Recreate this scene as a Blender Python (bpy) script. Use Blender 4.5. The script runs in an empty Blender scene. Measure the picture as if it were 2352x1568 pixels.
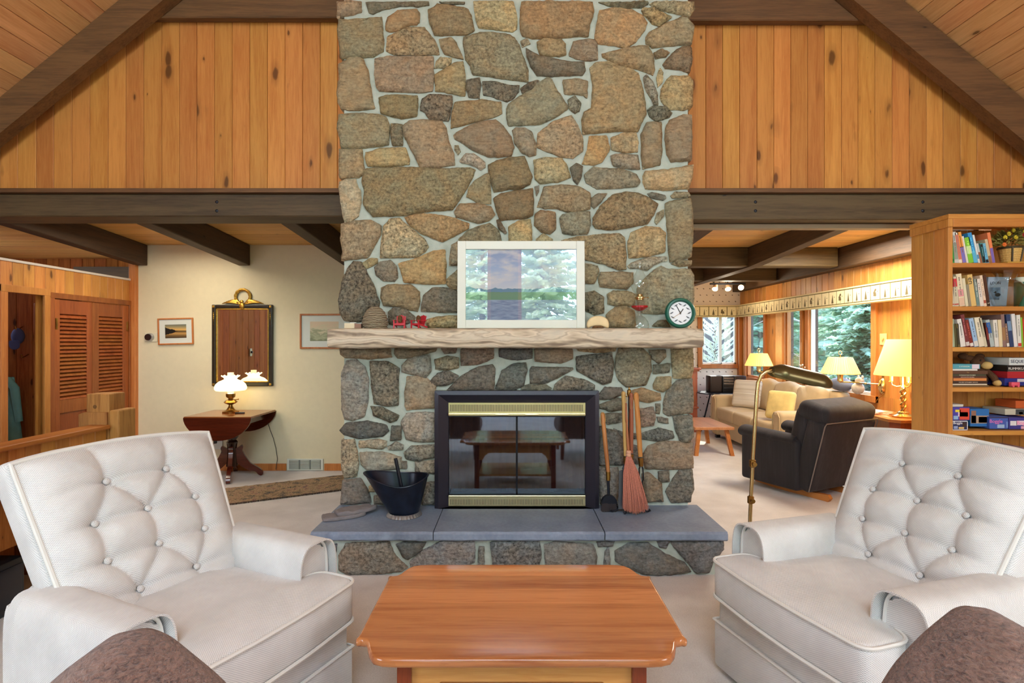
import bpy, bmesh, math, random
from mathutils import Vector, Matrix, Euler, geometry, noise as mnoise
R = math.radians
random.seed(7)
F, CX, CY, H = 1250.0, 1176.0, 784.0, 1.39      # focal length in pixels, image centre, eye height
scene = bpy.context.scene
col = scene.collection

# ---------------------------------------------------------------- camera, world, sun, area lights, exposure
cam_data = bpy.data.cameras.new('camera'); cam_data.lens = F * 36 / 2352; cam_data.sensor_width = 36
cam_data.clip_start = 0.02
cam = bpy.data.objects.new('camera', cam_data); col.objects.link(cam)
cam.location = (0, 0, H); cam.rotation_euler = (R(90), 0, 0)
scene.camera = cam
scene.view_settings.view_transform = 'Standard'; scene.view_settings.look = 'None'
scene.view_settings.gamma = 1.0; scene.view_settings.use_curve_mapping = False
scene.view_settings.exposure = -0.1
cy = scene.cycles
cy.max_bounces = 7; cy.diffuse_bounces = 4; cy.glossy_bounces = 4; cy.transmission_bounces = 6; cy.transparent_max_bounces = 16
cy.caustics_reflective = False; cy.caustics_refractive = False; cy.sample_clamp_indirect = 4.0; cy.adaptive_threshold = 0.015; cy.use_denoising = True

w = bpy.data.worlds.new('sky'); scene.world = w; w.use_nodes = True
wn = w.node_tree; bg = wn.nodes['Background']
sky = wn.nodes.new('ShaderNodeTexSky'); sky.sky_type = 'NISHITA'; sky.sun_disc = False
sky.sun_elevation = R(50); sky.sun_rotation = R(0)
wn.links.new(sky.outputs[0], bg.inputs[0]); bg.inputs[1].default_value = 2.3

def light(name, typ, loc, energy, color, rot=(0, 0, 0), **kw):
    d = bpy.data.lights.new(name, typ); d.energy = energy; d.color = color
    for k, v in kw.items(): setattr(d, k, v)
    o = bpy.data.objects.new(name, d); col.objects.link(o); o.location = loc; o.rotation_euler = rot
    return o
def aim(o, target):
    o.rotation_euler = (Vector(target) - Vector(o.location)).to_track_quat('-Z', 'Y').to_euler()
sun = light('sun', 'SUN', (3, 14, 9), 8.0, (1.0, 0.95, 0.86), angle=R(0.6)); aim(sun, Vector((3, 14, 9)) + Vector((-0.30, -0.72, -0.78)))
a = light('overhead_fill_light', 'AREA', (0, -2.6, 5.1), 335, (0.80, 0.90, 1.0), shape='RECTANGLE', size=4.0, size_y=1.8); aim(a, (0, 2.6, 1.2))  # added overhead fill standing in for daylight; the roof has no skylight
a = light('left_fill_light', 'AREA', (-4.15, -0.9, 1.7), 170, (0.74, 0.87, 1.0), shape='RECTANGLE', size=2.6, size_y=1.5); aim(a, (0, 1.8, 1.3))  # added fill beside the viewpoint; the left wall has no window
a = light('right_fill_light', 'AREA', (4.15, -0.9, 1.7), 160, (0.94, 0.96, 1.0), shape='RECTANGLE', size=2.6, size_y=1.5); aim(a, (0, 1.8, 1.3))  # matching added fill on the right, where the wall is solid
a = light('left_back_room_fill', 'AREA', (-3.2, 4.9, 2.36), 22, (1.0, 0.88, 0.70), shape='RECTANGLE', size=0.5, size_y=0.9)  # unseen panel under the ceiling, added to brighten the left back room
a = light('right_back_room_fill', 'AREA', (3.15, 5.2, 2.36), 62, (1.0, 0.90, 0.74), shape='RECTANGLE', size=0.6, size_y=0.9)  # extra unseen panel brightening the window room; no fixture hangs there

a = light('foyer_fill_light', 'AREA', (-6.2, 5.2, 2.2), 26, (0.95, 0.95, 1.0), shape='RECTANGLE', size=1.0, size_y=1.0); aim(a, (-4.2, 5.6, 1.0))  # fill added for the dark foyer, which has no window

# ---------------------------------------------------------------- helpers: objects
def C(r, g, b):
    f = lambda v: (v/255/12.92) if v/255 <= .04045 else ((v/255+.055)/1.055)**2.4
    return (f(r), f(g), f(b), 1.0)
def P(px, py, d): return Vector(((px-CX)*d/F, d, H-(py-CY)*d/F))
TM = {}
def thing(name, label, cat, loc=(0, 0, 0), rotz=0.0, group=None, kind=None):
    o = bpy.data.objects.new(name, None); col.objects.link(o); o.empty_display_size = .05
    o.location = loc; o.rotation_euler = (0, 0, rotz)
    if label: o['label'] = label
    if cat: o['category'] = cat
    if group: o['group'] = group
    if kind: o['kind'] = kind
    TM[o.name] = Matrix.Translation(loc) @ Matrix.Rotation(rotz, 4, 'Z')
    return o
def tag(o, label, cat, group=None):
    o['label'] = label; o['category'] = cat
    if group: o['group'] = group
    return o
def obj(name, bm, mat, parent=None, smooth=True, label=None, W=False, color=None, angle=38, norm=True):
    if norm: bmesh.ops.recalc_face_normals(bm, faces=bm.faces[:])
    me = bpy.data.meshes.new(name); bm.to_mesh(me); bm.free()
    if mat is not None:
        for m in (mat if isinstance(mat, (list, tuple)) else [mat]): me.materials.append(m)
    if smooth:
        me.polygons.foreach_set('use_smooth', [True]*len(me.polygons))
        if angle < 180: me.set_sharp_from_angle(angle=R(angle))
    o = bpy.data.objects.new(name, me); col.objects.link(o)
    if parent is not None:
        o.parent = parent
        TM[o.name] = TM.get(parent.name, Matrix())
        if W: me.transform(TM[parent.name].inverted())
    else: TM[o.name] = Matrix()
    if label: o['label'] = label
    if color: o.color = color
    return o
def struct(name): return thing(name, None, None, kind='structure')
def sobj(name, bm, mat, smooth=False):
    o = obj(name, bm, mat, None, smooth); o['kind'] = 'structure'; return o
def dup(root, loc, rotz, label=None, group=None, scale=None):
    r = root.copy(); col.objects.link(r); r.location = loc; r.rotation_euler = (0, 0, rotz)
    if scale: r.scale = scale
    if label: r['label'] = label
    if group: r['group'] = group
    TM[r.name] = Matrix.Translation(loc) @ Matrix.Rotation(rotz, 4, 'Z')
    for ch in list(root.children):
        c = ch.copy(); col.objects.link(c); c.parent = r
        for g in ch.children:
            d = g.copy(); col.objects.link(d); d.parent = c
    return r
def text(name, s, size, mat, parent, loc, rot=(R(90), 0, 0), W=False, align='CENTER', ext=0.0006, sx=1.0):
    cu = bpy.data.curves.new(name, 'FONT'); cu.body = s; cu.size = size; cu.extrude = ext
    cu.align_x = align; cu.align_y = 'CENTER'; cu.materials.append(mat); cu.resolution_u = 3
    tmp = bpy.data.objects.new('tmp_text', cu); me = bpy.data.meshes.new_from_object(tmp); me.name = name
    bpy.data.objects.remove(tmp); o = bpy.data.objects.new(name, me); col.objects.link(o); o.parent = parent
    m = Matrix.Translation(loc) @ Euler(rot).to_matrix().to_4x4() @ Matrix.Diagonal((sx, 1, 1, 1))
    if W: m = TM[parent.name].inverted() @ m
    o.matrix_basis = m
    return o

# ---------------------------------------------------------------- helpers: shapes
def B(): return bmesh.new()
def xf(verts, M):
    for v in verts: v.co = M @ v.co
def box(bm, x0, x1, y0, y1, z0, z1, M=None):
    vs = [bm.verts.new((x, y, z)) for x in (x0, x1) for y in (y0, y1) for z in (z0, z1)]
    for f in ((0, 1, 3, 2), (4, 6, 7, 5), (0, 4, 5, 1), (2, 3, 7, 6), (0, 2, 6, 4), (1, 5, 7, 3)):
        bm.faces.new([vs[i] for i in f])
    if M is not None: xf(vs, M)
    return vs
def rbox(bm, x0, x1, y0, y1, z0, z1, r=.01, seg=2, M=None):
    t = B(); box(t, x0, x1, y0, y1, z0, z1)
    bmesh.ops.recalc_face_normals(t, faces=t.faces[:])
    bmesh.ops.bevel(t, geom=t.edges[:], offset=min(r, .49*min(x1-x0, y1-y0, z1-z0)), segments=seg, profile=.5, affect='EDGES', clamp_overlap=True)
    return merge(bm, t, M)
def merge(bm, t, M=None):
    mp = {}
    for v in t.verts: mp[v] = bm.verts.new(M @ v.co if M is not None else v.co)
    for f in t.faces:
        try: bm.faces.new([mp[v] for v in f.verts])
        except ValueError: pass
    t.free(); return list(mp.values())
def frame_of(d):
    d = d.normalized(); u = d.orthogonal().normalized(); return u, d.cross(u)
def cyl(bm, p0, p1, r0, r1=None, n=14, caps=True):
    p0, p1 = Vector(p0), Vector(p1); r1 = r0 if r1 is None else r1
    u, v = frame_of(p1-p0); A = []; Bv = []
    for i in range(n):
        a = 2*math.pi*i/n; e = u*math.cos(a)+v*math.sin(a)
        A.append(bm.verts.new(p0+e*r0)); Bv.append(bm.verts.new(p1+e*r1))
    for i in range(n): bm.faces.new((A[i], A[(i+1) % n], Bv[(i+1) % n], Bv[i]))
    if caps: bm.faces.new(A[::-1]); bm.faces.new(Bv)
    return A+Bv
def tube(bm, pts, r, n=8, closed=False):
    pts = [Vector(p) for p in pts]; N = len(pts); rs = r if isinstance(r, (list, tuple)) else [r]*N
    rings = []; u = None
    for i, p in enumerate(pts):
        if closed: t = pts[(i+1) % N]-pts[i-1]
        else: t = pts[min(i+1, N-1)]-pts[max(i-1, 0)]
        t = t.normalized() if t.length > 1e-9 else Vector((0, 0, 1))
        if u is None: u = t.orthogonal().normalized()
        else:
            u = u-t*u.dot(t); u = u.normalized() if u.length > 1e-6 else t.orthogonal().normalized()
        v = t.cross(u)
        rings.append([bm.verts.new(p+(u*math.cos(2*math.pi*k/n)+v*math.sin(2*math.pi*k/n))*rs[i]) for k in range(n)])
    for i in range(N if closed else N-1):
        a, b = rings[i], rings[(i+1) % N]
        for k in range(n): bm.faces.new((a[k], a[(k+1) % n], b[(k+1) % n], b[k]))
    if not closed: bm.faces.new(rings[0][::-1]); bm.faces.new(rings[-1])
    return [v for q in rings for v in q]
def lathe(bm, prof, c=(0, 0, 0), n=24, M=None, flute=None):
    rings = []; out = []
    for (r, z) in prof:
        if r < 1e-5: q = [bm.verts.new((c[0], c[1], c[2]+z))]
        else:
            q = []
            for k in range(n):
                a = 2*math.pi*k/n; rr = r*(1+(flute*(k % 2) if flute else 0))
                q.append(bm.verts.new((c[0]+rr*math.cos(a), c[1]+rr*math.sin(a), c[2]+z)))
        rings.append(q); out += q
    for a, b in zip(rings, rings[1:]):
        if len(a) == 1 and len(b) == 1: continue
        for k in range(n):
            k2 = (k+1) % n
            if len(a) == 1: bm.faces.new((a[0], b[k2], b[k]))
            elif len(b) == 1: bm.faces.new((a[k], a[k2], b[0]))
            else: bm.faces.new((a[k], a[k2], b[k2], b[k]))
    if M is not None: xf(out, M)
    return out
def prism(bm, poly, ext):
    a = [bm.verts.new(p) for p in poly]; e = Vector(ext); b = [bm.verts.new(v.co+e) for v in a]
    n = len(a); bm.faces.new(a); bm.faces.new(b[::-1])
    for i in range(n): bm.faces.new((a[i], b[i], b[(i+1) % n], a[(i+1) % n]))
    return a+b
def ell(bm, c, r, u=16, v=10, M=None):
    r = (r, r, r) if isinstance(r, (int, float)) else r
    prof = [(math.sin(math.pi*i/v), -math.cos(math.pi*i/v)) for i in range(v+1)]
    vs = lathe(bm, prof, n=u)
    m = Matrix.Translation(c) @ (M if M is not None else Matrix()) @ Matrix.Diagonal((r[0], r[1], r[2], 1))
    xf(vs, m); return vs
def grid(bm, nu, nv, fn, closeu=False, uv=None):
    g = [[bm.verts.new(fn(i/(nu-(0 if closeu else 1)), j/(nv-1))) for j in range(nv)] for i in range(nu)]
    for i in range(nu if closeu else nu-1):
        for j in range(nv-1):
            f = bm.faces.new((g[i][j], g[(i+1) % nu][j], g[(i+1) % nu][j+1], g[i][j+1]))
            if uv:
                L_ = bm.loops.layers.uv.verify()
                for lp_, (a, b) in zip(f.loops, ((i, j), (i+1, j), (i+1, j+1), (i, j+1))): lp_[L_].uv = (uv[0]*a/(nu-1), uv[1]*b/(nv-1))
    return g
def arc(c, r, a0, a1, n, ax=((1, 0, 0), (0, 0, 1))):
    c = Vector(c); ux, uy = Vector(ax[0]), Vector(ax[1])
    return [c+ux*r*math.cos(a0+(a1-a0)*i/n)+uy*r*math.sin(a0+(a1-a0)*i/n) for i in range(n+1)]
def Mz(a): return Matrix.Rotation(a, 4, 'Z')
def T(x, y, z): return Matrix.Translation((x, y, z))

# ---------------------------------------------------------------- helpers: materials
def mat(name):
    m = bpy.data.materials.new(name); m.use_nodes = True; nt = m.node_tree
    return m, nt, nt.nodes['Principled BSDF']
def nd(nt, typ, ins=None, **at):
    n = nt.nodes.new('ShaderNode'+typ)
    for k, v in at.items(): setattr(n, k, v)
    for k, v in (ins or {}).items():
        s = n.inputs[k]
        if isinstance(v, bpy.types.NodeSocket): nt.links.new(v, s)
        else: s.default_value = v
    return n
def mth(nt, op, a, b=0.0, c=None):
    ins = {0: a, 1: b}
    if c is not None: ins[2] = c
    return nd(nt, 'Math', ins, operation=op).outputs[0]
def ramp(nt, fac, stops, interp='LINEAR'):
    n = nd(nt, 'ValToRGB', {0: fac}); e = n.color_ramp.elements; n.color_ramp.interpolation = interp
    while len(e) < len(stops): e.new(.5)
    for s, (p, c) in zip(e, stops):
        s.position = p; s.color = c if isinstance(c, tuple) else (c, c, c, 1)
    return n.outputs[0]
def mixc(nt, fac, a, b, mode='MIX'):
    n = nd(nt, 'Mix', data_type='RGBA', blend_type=mode)
    for i, v in ((0, fac), (6, a), (7, b)):
        if isinstance(v, bpy.types.NodeSocket): nt.links.new(v, n.inputs[i])
        else: n.inputs[i].default_value = v
    return n.outputs[2]
def coords(nt, scale=(1, 1, 1), rnd=False, kind='Object'):
    o = nd(nt, 'TexCoord').outputs[kind]
    if rnd:
        r = nd(nt, 'ObjectInfo').outputs['Random']
        k = nd(nt, 'CombineXYZ', {0: mth(nt, 'MULTIPLY', r, 37.0), 1: mth(nt, 'MULTIPLY', r, 71.0), 2: mth(nt, 'MULTIPLY', r, 53.0)}).outputs[0]
        o = nd(nt, 'VectorMath', {0: o, 1: k}, operation='ADD').outputs[0]
    return nd(nt, 'Mapping', {'Vector': o, 'Scale': scale}).outputs[0]
def noi(nt, v, scale, detail=3, rough=.55, dist=0.0):
    return nd(nt, 'TexNoise', {'Vector': v, 'Scale': scale, 'Detail': detail, 'Roughness': rough, 'Distortion': dist}).outputs[0]
def bump(nt, b, h, strength=.3, dist=.01):
    n = nd(nt, 'Bump', {'Height': h, 'Strength': strength, 'Distance': dist}); nt.links.new(n.outputs[0], b.inputs['Normal'])
def plain(name, c, rough=.5, metal=0.0, spec=.5, var=0.0, vs=20, bmp=0.0, bs=80, emit=None, es=0.0, coat=0.0, alpha=None, trans=0.0):
    m, nt, b = mat(name)
    b.inputs['Roughness'].default_value = rough; b.inputs['Metallic'].default_value = metal
    b.inputs['Specular IOR Level'].default_value = spec; b.inputs['Coat Weight'].default_value = coat
    v = coords(nt)
    f = noi(nt, v, vs, 4)
    lo = tuple(max(0, x*(1-var)) for x in c[:3])+(1,); hi = tuple(min(1, x*(1+var)) for x in c[:3])+(1,)
    nt.links.new(ramp(nt, f, [(.3, lo), (.7, hi)]), b.inputs['Base Color'])
    if bmp: bump(nt, b, noi(nt, v, bs, 3), bmp, .004)
    if emit: b.inputs['Emission Color'].default_value = emit; b.inputs['Emission Strength'].default_value = es
    if trans: b.inputs['Transmission Weight'].default_value = trans
    return m
def wood(name, base, dark, axis='Z', knots=1.0, rough=.42, tone=.13, fine=.5, gs=1.0, knotc=None, bmp=.12, coat=0.0, rnd=True, spec=.4, band=0):
    m, nt, b = mat(name); i = 'XYZ'.index(axis)
    s = [1, 1, 1]; s[i] = .07; v = coords(nt, tuple(s), rnd)
    big = noi(nt, v, 9*gs, 3, .5, 1.2); fin = noi(nt, v, 75*gs, 4, .65, .4)
    g = mth(nt, 'ADD', mth(nt, 'MULTIPLY', big, 1-fine), mth(nt, 'MULTIPLY', fin, fine))
    colr = ramp(nt, g, [(.34, dark), (.56, base), (.72, tuple(min(1, x*1.12) for x in base[:3])+(1,))])
    if knots:
        s2 = [9.0, 9.0, 9.0]; s2[i] = 3.6; kv = coords(nt, tuple(s2), rnd)
        kv2 = nd(nt, 'VectorMath', {0: kv, 1: nd(nt, 'VectorMath', {0: nd(nt, 'TexNoise', {'Vector': kv, 'Scale': 2.2}).outputs[1], 1: (.22, .22, .22)}, operation='MULTIPLY').outputs[0]}, operation='ADD').outputs[0]
        vo = nd(nt, 'TexVoronoi', {'Vector': kv2, 'Scale': 1.0})
        rr = nd(nt, 'SeparateColor', {0: vo.outputs['Color']}).outputs[0]
        k = mth(nt, 'DIVIDE', vo.outputs['Distance'], mth(nt, 'MULTIPLY_ADD', mth(nt, 'POWER', rr, 1.7), .17*knots, .015))
        kc = knotc or tuple(x*.24 for x in dark[:3])+(1,)
        halo = ramp(nt, k, [(.55, 1.0), (1.7, 0.0)]) if False else ramp(nt, mth(nt, 'MULTIPLY', k, .4), [(.22, .92), (.30, .70), (.36, .30), (.75, 0.0)])
        colr = mixc(nt, halo, colr, kc)
    if band:
        yy = nd(nt, 'SeparateXYZ', {0: nd(nt, 'TexCoord').outputs['Object']}).outputs[1]
        wn_ = nd(nt, 'TexWhiteNoise', {'W': mth(nt, 'FLOOR', mth(nt, 'DIVIDE', yy, band))}, noise_dimensions='1D').outputs[0]
        colr = nd(nt, 'HueSaturation', {'Color': colr, 'Value': mth(nt, 'MULTIPLY_ADD', wn_, .34, .84)}).outputs[0]
    ob = nd(nt, 'ObjectInfo').outputs['Random']
    hs = nd(nt, 'HueSaturation', {'Color': colr, 'Value': mth(nt, 'MULTIPLY_ADD', ob, 2*tone, 1-tone), 'Hue': mth(nt, 'MULTIPLY_ADD', mth(nt, 'FRACT', mth(nt, 'MULTIPLY', ob, 7.3)), .014, .493)})
    nt.links.new(hs.outputs[0], b.inputs['Base Color'])
    b.inputs['Roughness'].default_value = rough; b.inputs['Coat Weight'].default_value = coat; b.inputs['Coat Roughness'].default_value = .12
    b.inputs['Specular IOR Level'].default_value = spec
    if bmp: bump(nt, b, g, bmp, .006)
    return m
def fabric(name, c1, c2, period=.009, strength=.6, rough=.9, var=.06, sheen=.2, uv=False):
    m, nt, b = mat(name)
    tc = nd(nt, 'TexCoord'); p = nd(nt, 'SeparateXYZ', {0: tc.outputs['Object']}).outputs
    n = nd(nt, 'SeparateXYZ', {0: nd(nt, 'VectorMath', {0: tc.outputs['Normal']}, operation='ABSOLUTE').outputs[0]}).outputs
    isx = mth(nt, 'GREATER_THAN', n[0], mth(nt, 'MAXIMUM', n[1], n[2])); isz = mth(nt, 'GREATER_THAN', n[2], mth(nt, 'MAXIMUM', n[0], n[1]))
    def pick(f, a_, b_): return mth(nt, 'ADD', mth(nt, 'MULTIPLY', f, b_), mth(nt, 'MULTIPLY', mth(nt, 'SUBTRACT', 1.0, f), a_))
    u = pick(isx, p[0], p[1]); v = pick(isz, p[2], p[1]); k = 2*math.pi/period
    if uv:
        q = nd(nt, 'SeparateXYZ', {0: tc.outputs['UV']}).outputs; u, v = q[0], q[1]
    su = mth(nt, 'SINE', mth(nt, 'MULTIPLY', u, k*.8)); sv = mth(nt, 'SINE', mth(nt, 'MULTIPLY', v, k))
    h = mth(nt, 'MULTIPLY_ADD', mth(nt, 'MULTIPLY', su, sv), .5, .5)
    nz = noi(nt, tc.outputs['Object'], 9, 3); f = mth(nt, 'MULTIPLY_ADD', mth(nt, 'SUBTRACT', nz, .5), 2*var*3, 1.0)
    cc = ramp(nt, h, [(.22, c2), (.55, c1)])
    hs = nd(nt, 'HueSaturation', {'Color': cc, 'Value': f})
    nt.links.new(hs.outputs[0], b.inputs['Base Color'])
    b.inputs['Roughness'].default_value = rough; b.inputs['Sheen Weight'].default_value = sheen; b.inputs['Specular IOR Level'].default_value = .15
    bump(nt, b, h, strength, period*.35)
    return m
def lampglass(name, c, s, base=(.9, .85, .7, 1)):
    return plain(name, base, .4, emit=c, es=s)
def glassy(name, tint=(1, 1, 1, 1), refl=.5, rough=.02, base_=.035):
    m, nt, b = mat(name); nt.nodes.remove(b)
    tr = nd(nt, 'BsdfTransparent', {0: tint}); gl = nd(nt, 'BsdfGlossy', {0: (1, 1, 1, 1), 'Roughness': rough})
    fr = mth(nt, 'MULTIPLY_ADD', mth(nt, 'POWER', nd(nt, 'LayerWeight', {0: .5}).outputs['Facing'], 3.5), refl, base_)
    mx = nd(nt, 'MixShader', {0: fr, 1: tr.outputs[0], 2: gl.outputs[0]})
    nt.links.new(mx.outputs[0], nt.nodes['Material Output'].inputs[0]); return m

PINE = wood('knotty_pine', C(203, 140, 70), C(180, 112, 50), 'Z', knots=1.5)
PINE_X = wood('pine_boards_across', C(228, 180, 110), C(208, 154, 84), 'X', knots=.6, tone=.08)
PINE_Y = wood('pale_pine_boards', C(224, 174, 118), C(204, 148, 92), 'Y', knots=.6, tone=.09)
CEDAR = wood('red_cedar', C(176, 108, 52), C(136, 76, 34), 'Z', tone=.14, rough=.75, spec=.12)
BEAM_X = wood('dark_timber_across', C(92, 76, 50), C(64, 50, 33), 'X', knots=.4, rough=.6, tone=.06)
BEAM_Y = wood('dark_timber_deep', C(78, 58, 38), C(52, 38, 25), 'Y', knots=.4, rough=.6, tone=.08)
BEAM_R = wood('brown_rafter', C(112, 80, 48), C(80, 56, 34), 'X', knots=.4, rough=.6, tone=.05)
TRIMW = wood('orange_trim_wood', C(198, 130, 66), C(172, 102, 46), 'Z', knots=.5)
CAPW = wood('pine_cap', C(188, 116, 56), C(160, 88, 38), 'Y', knots=.4)
SHELFW = wood('bookcase_pine', C(208, 146, 74), C(182, 116, 50), 'Z', knots=.9, tone=.07)
SHELFX = wood('bookcase_pine_across', C(208, 146, 72), C(184, 118, 52), 'X', knots=.4, tone=.05)
CHERRY = wood('cherry', C(208, 140, 82), C(168, 100, 54), 'X', knots=0, rough=.22, tone=.03, gs=.8, coat=.5, fine=.4, band=.115)
CHERRYD = wood('cherry_dark', C(150, 72, 38), C(118, 52, 26), 'Z', knots=0, rough=.3, tone=.06, coat=.3)
MAHOG = wood('mahogany', C(92, 36, 18), C(58, 20, 10), 'X', knots=0, rough=.2, tone=.06, coat=.6)
DOORW = wood('louver_wood', C(158, 88, 42), C(128, 66, 30), 'Z', knots=0, rough=.38, tone=.1)
OAKL = wood('light_oak', C(190, 122, 60), C(160, 94, 42), 'Y', knots=0, tone=.06)
OLDW = wood('rough_timber', C(186, 136, 72), C(140, 92, 44), 'Z', knots=.4, rough=.7, tone=.08, bmp=.3)
WHITE = plain('white_paint', C(226, 228, 220), .45)
BLACK = plain('black_plastic', C(22, 22, 26), .35)
BLACKM = plain('black_metal', C(26, 30, 40), .38, .3)
BRASS = plain('brass', C(216, 190, 134), .24, 1.0, var=.08)
BRASSA = plain('antique_brass', C(158, 120, 62), .32, 1.0, var=.15)
GOLD = plain('gilt', C(196, 152, 66), .36, .9, var=.2, vs=60)
CHROME = plain('chrome', C(200, 200, 200), .2, 1.0)
GLASS = glassy('window_glass', (.97, .99, .98, 1), .4)
CLEAR = glassy('clear_glass', (.90, .93, .92, 1), .8, base_=.07)

# ================================================================ SETTING
def mk_carpet(name, c1, c2):
    m, nt, b = mat(name); v = coords(nt)
    f = mth(nt, 'ADD', mth(nt, 'MULTIPLY', noi(nt, v, 3.5, 4), .55), mth(nt, 'MULTIPLY', noi(nt, v, 160, 3), .45))
    nt.links.new(ramp(nt, f, [(.36, c2), (.62, c1)]), b.inputs['Base Color'])
    b.inputs['Roughness'].default_value = .95; b.inputs['Specular IOR Level'].default_value = .1; b.inputs['Sheen Weight'].default_value = .2
    bump(nt, b, noi(nt, v, 220, 2), .6, .006); return m
CARPET = mk_carpet('cut_pile_carpet', C(228, 222, 217), C(203, 196, 190))
CREAM = plain('cream_plaster', C(226, 214, 180), .85, var=.02, bmp=.05, bs=200)
DARKF = plain('dark_floor', C(70, 52, 40), .6)
def plank(o, u, w_, n, width, l0, l1, t=.02, c=.004, gap=.0012):
    """one board: o origin, u across, w_ along, n towards the room; l0/l1 functions of the across position"""
    bm = B(); o, u, w_, n = Vector(o), Vector(u), Vector(w_), Vector(n)
    cr = [(gap, -t), (gap, -c), (gap+c, 0), (width-gap-c, 0), (width-gap, -c), (width-gap, -t)]
    f0 = l0 if callable(l0) else (lambda a: l0); f1 = l1 if callable(l1) else (lambda a: l1)
    A = [bm.verts.new(o+u*a+n*d+w_*f0(a)) for a, d in cr]; Bt = [bm.verts.new(o+u*a+n*d+w_*f1(a)) for a, d in cr]
    for i in range(6): bm.faces.new((A[i], A[(i+1) % 6], Bt[(i+1) % 6], Bt[i]))
    bm.faces.new(A[::-1]); bm.faces.new(Bt); return bm
def boards(parent, o, u, w_, n, widths, l0, l1, m, name='plank', t=.02, c=.004, mats=None):
    a = 0.0
    for i, wd in enumerate(widths):
        g0 = (lambda q, a=a: l0(a+q)) if callable(l0) else l0; g1 = (lambda q, a=a: l1(a+q)) if callable(l1) else l1
        x0 = g0(wd/2) if callable(g0) else g0; x1 = g1(wd/2) if callable(g1) else g1
        if x1-x0 > .02:
            obj(name, plank(Vector(o)+Vector(u)*a, u, w_, n, wd, g0, g1, t, c), mats[i % len(mats)] if mats else m, parent, smooth=False)
        a += wd
CEIL = lambda x: 6.117-.815*abs(x)          # underside of the pitched ceiling
# floor, with the lower foyer cut out on the left
bm = B(); box(bm, -3.05, 4.3, -3.7, 9.2, -.12, 0); box(bm, -4.2, -3.05, -3.7, 1.8, -.12, 0); box(bm, -4.12, -3.05, 5.0, 5.95, -.12, 0)
sobj('floor', bm, CARPET)
bm = B(); box(bm, -7.0, -3.0, 1.8, 7.0, -.52, -.42); sobj('floor_foyer', bm, DARKF)
# pitched ceiling: boards run towards the chimney wall
cosr = math.cos(math.atan(.815)); sinr = math.sin(math.atan(.815)); bw = .128
for s, nm in ((-1, 'ceiling_left'), (1, 'ceiling_right')):
    st = struct(nm); n_ = int(4.3/cosr/bw)+1
    u = Vector((-s*cosr, 0, sinr)); o = Vector((s*4.3, 0, CEIL(4.3)))
    boards(st, o, u, (0, 1, 0), Vector((-s*sinr, 0, -cosr)), [bw]*n_, -3.65, 4.07, PINE_Y, 'board', c=.004)
    bm = B(); up = Vector((s*sinr, 0, cosr))
    prism(bm, [o+up*.03+Vector((0, -3.7, 0)), o+up*.03+Vector((0, 4.15, 0)), o+u*n_*bw+up*.03+Vector((0, 4.15, 0)), o+u*n_*bw+up*.03+Vector((0, -3.7, 0))], up*.1)
    obj('roof_deck', bm, DARKF, st, False)
# gable wall above the openings: vertical boards
GY = 4.07
def gable(nm, xs):
    st = struct(nm)
    for x0, x1 in zip(xs, xs[1:]):
        top = lambda a, x0=x0: min(3.95, CEIL(x0+a)-.03)
        obj('plank', plank((x0, GY, 0), (1, 0, 0), (0, 0, 1), (0, -1, 0), x1-x0, 2.5, top, c=.003), PINE, st, False)
    bm = B(); prism(bm, [(xs[0], GY+.022, 2.4), (xs[-1], GY+.022, 2.4), (xs[-1], GY+.022, min(CEIL(xs[-1]), 6)), (xs[0], GY+.022, CEIL(xs[0]))], (0, .1, 0)); obj('backing', bm, DARKF, st, False)
lx = [0, 117, 240, 357, 478, 598, 720, 838, 957, 1078, 1195, 1312, 1430, 1548, 1665, 1783, 1900, 2018, 2135, 2250, 2340]
LX = [(q/2.904-1176)*GY/F for q in lx]; LX = [-4.2, LX[0]-.117] + LX + [-1.155]
gable('wall_front_left', LX)
rx = [60, 178, 290, 404, 520, 632, 745, 858, 970, 1084, 1195, 1308, 1422, 1536, 1650, 1762, 1876, 1988, 2100, 2212, 2326]
RX = [(1560+q/2.904-1176)*GY/F for q in rx]; RX = [1.21]+RX + [RX[-1]+.125, 4.3]
gable('wall_front_right', RX)
bm = B(); box(bm, 3.55, 4.3, 4.03, 4.14, 0, 2.28); sobj('wall_front_corner', bm, PINE)
bm = B(); box(bm, -1.4, 1.4, 4.26, 4.35, 2.72, 6.1); sobj('wall_front_middle', bm, DARKF)
# side walls of the main room
st = struct('wall_left'); boards(st, (-4.12, -3.65, 0), (0, 1, 0), (0, 0, 1), (1, 0, 0), [.19]*41, -.42, 2.76, CEDAR)
bm = B(); box(bm, -4.24, -4.14, -3.7, 4.14, -.42, 2.9); obj('backing', bm, DARKF, st, False)
st = struct('wall_right'); boards(st, (4.2, -3.65, 0), (0, 1, 0), (0, 0, 1), (-1, 0, 0), [.19]*40, 0, 2.7, PINE)
bm = B(); box(bm, 4.22, 4.34, -3.7, 4.1, 0, 2.9); obj('backing', bm, DARKF, st, False)
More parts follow.
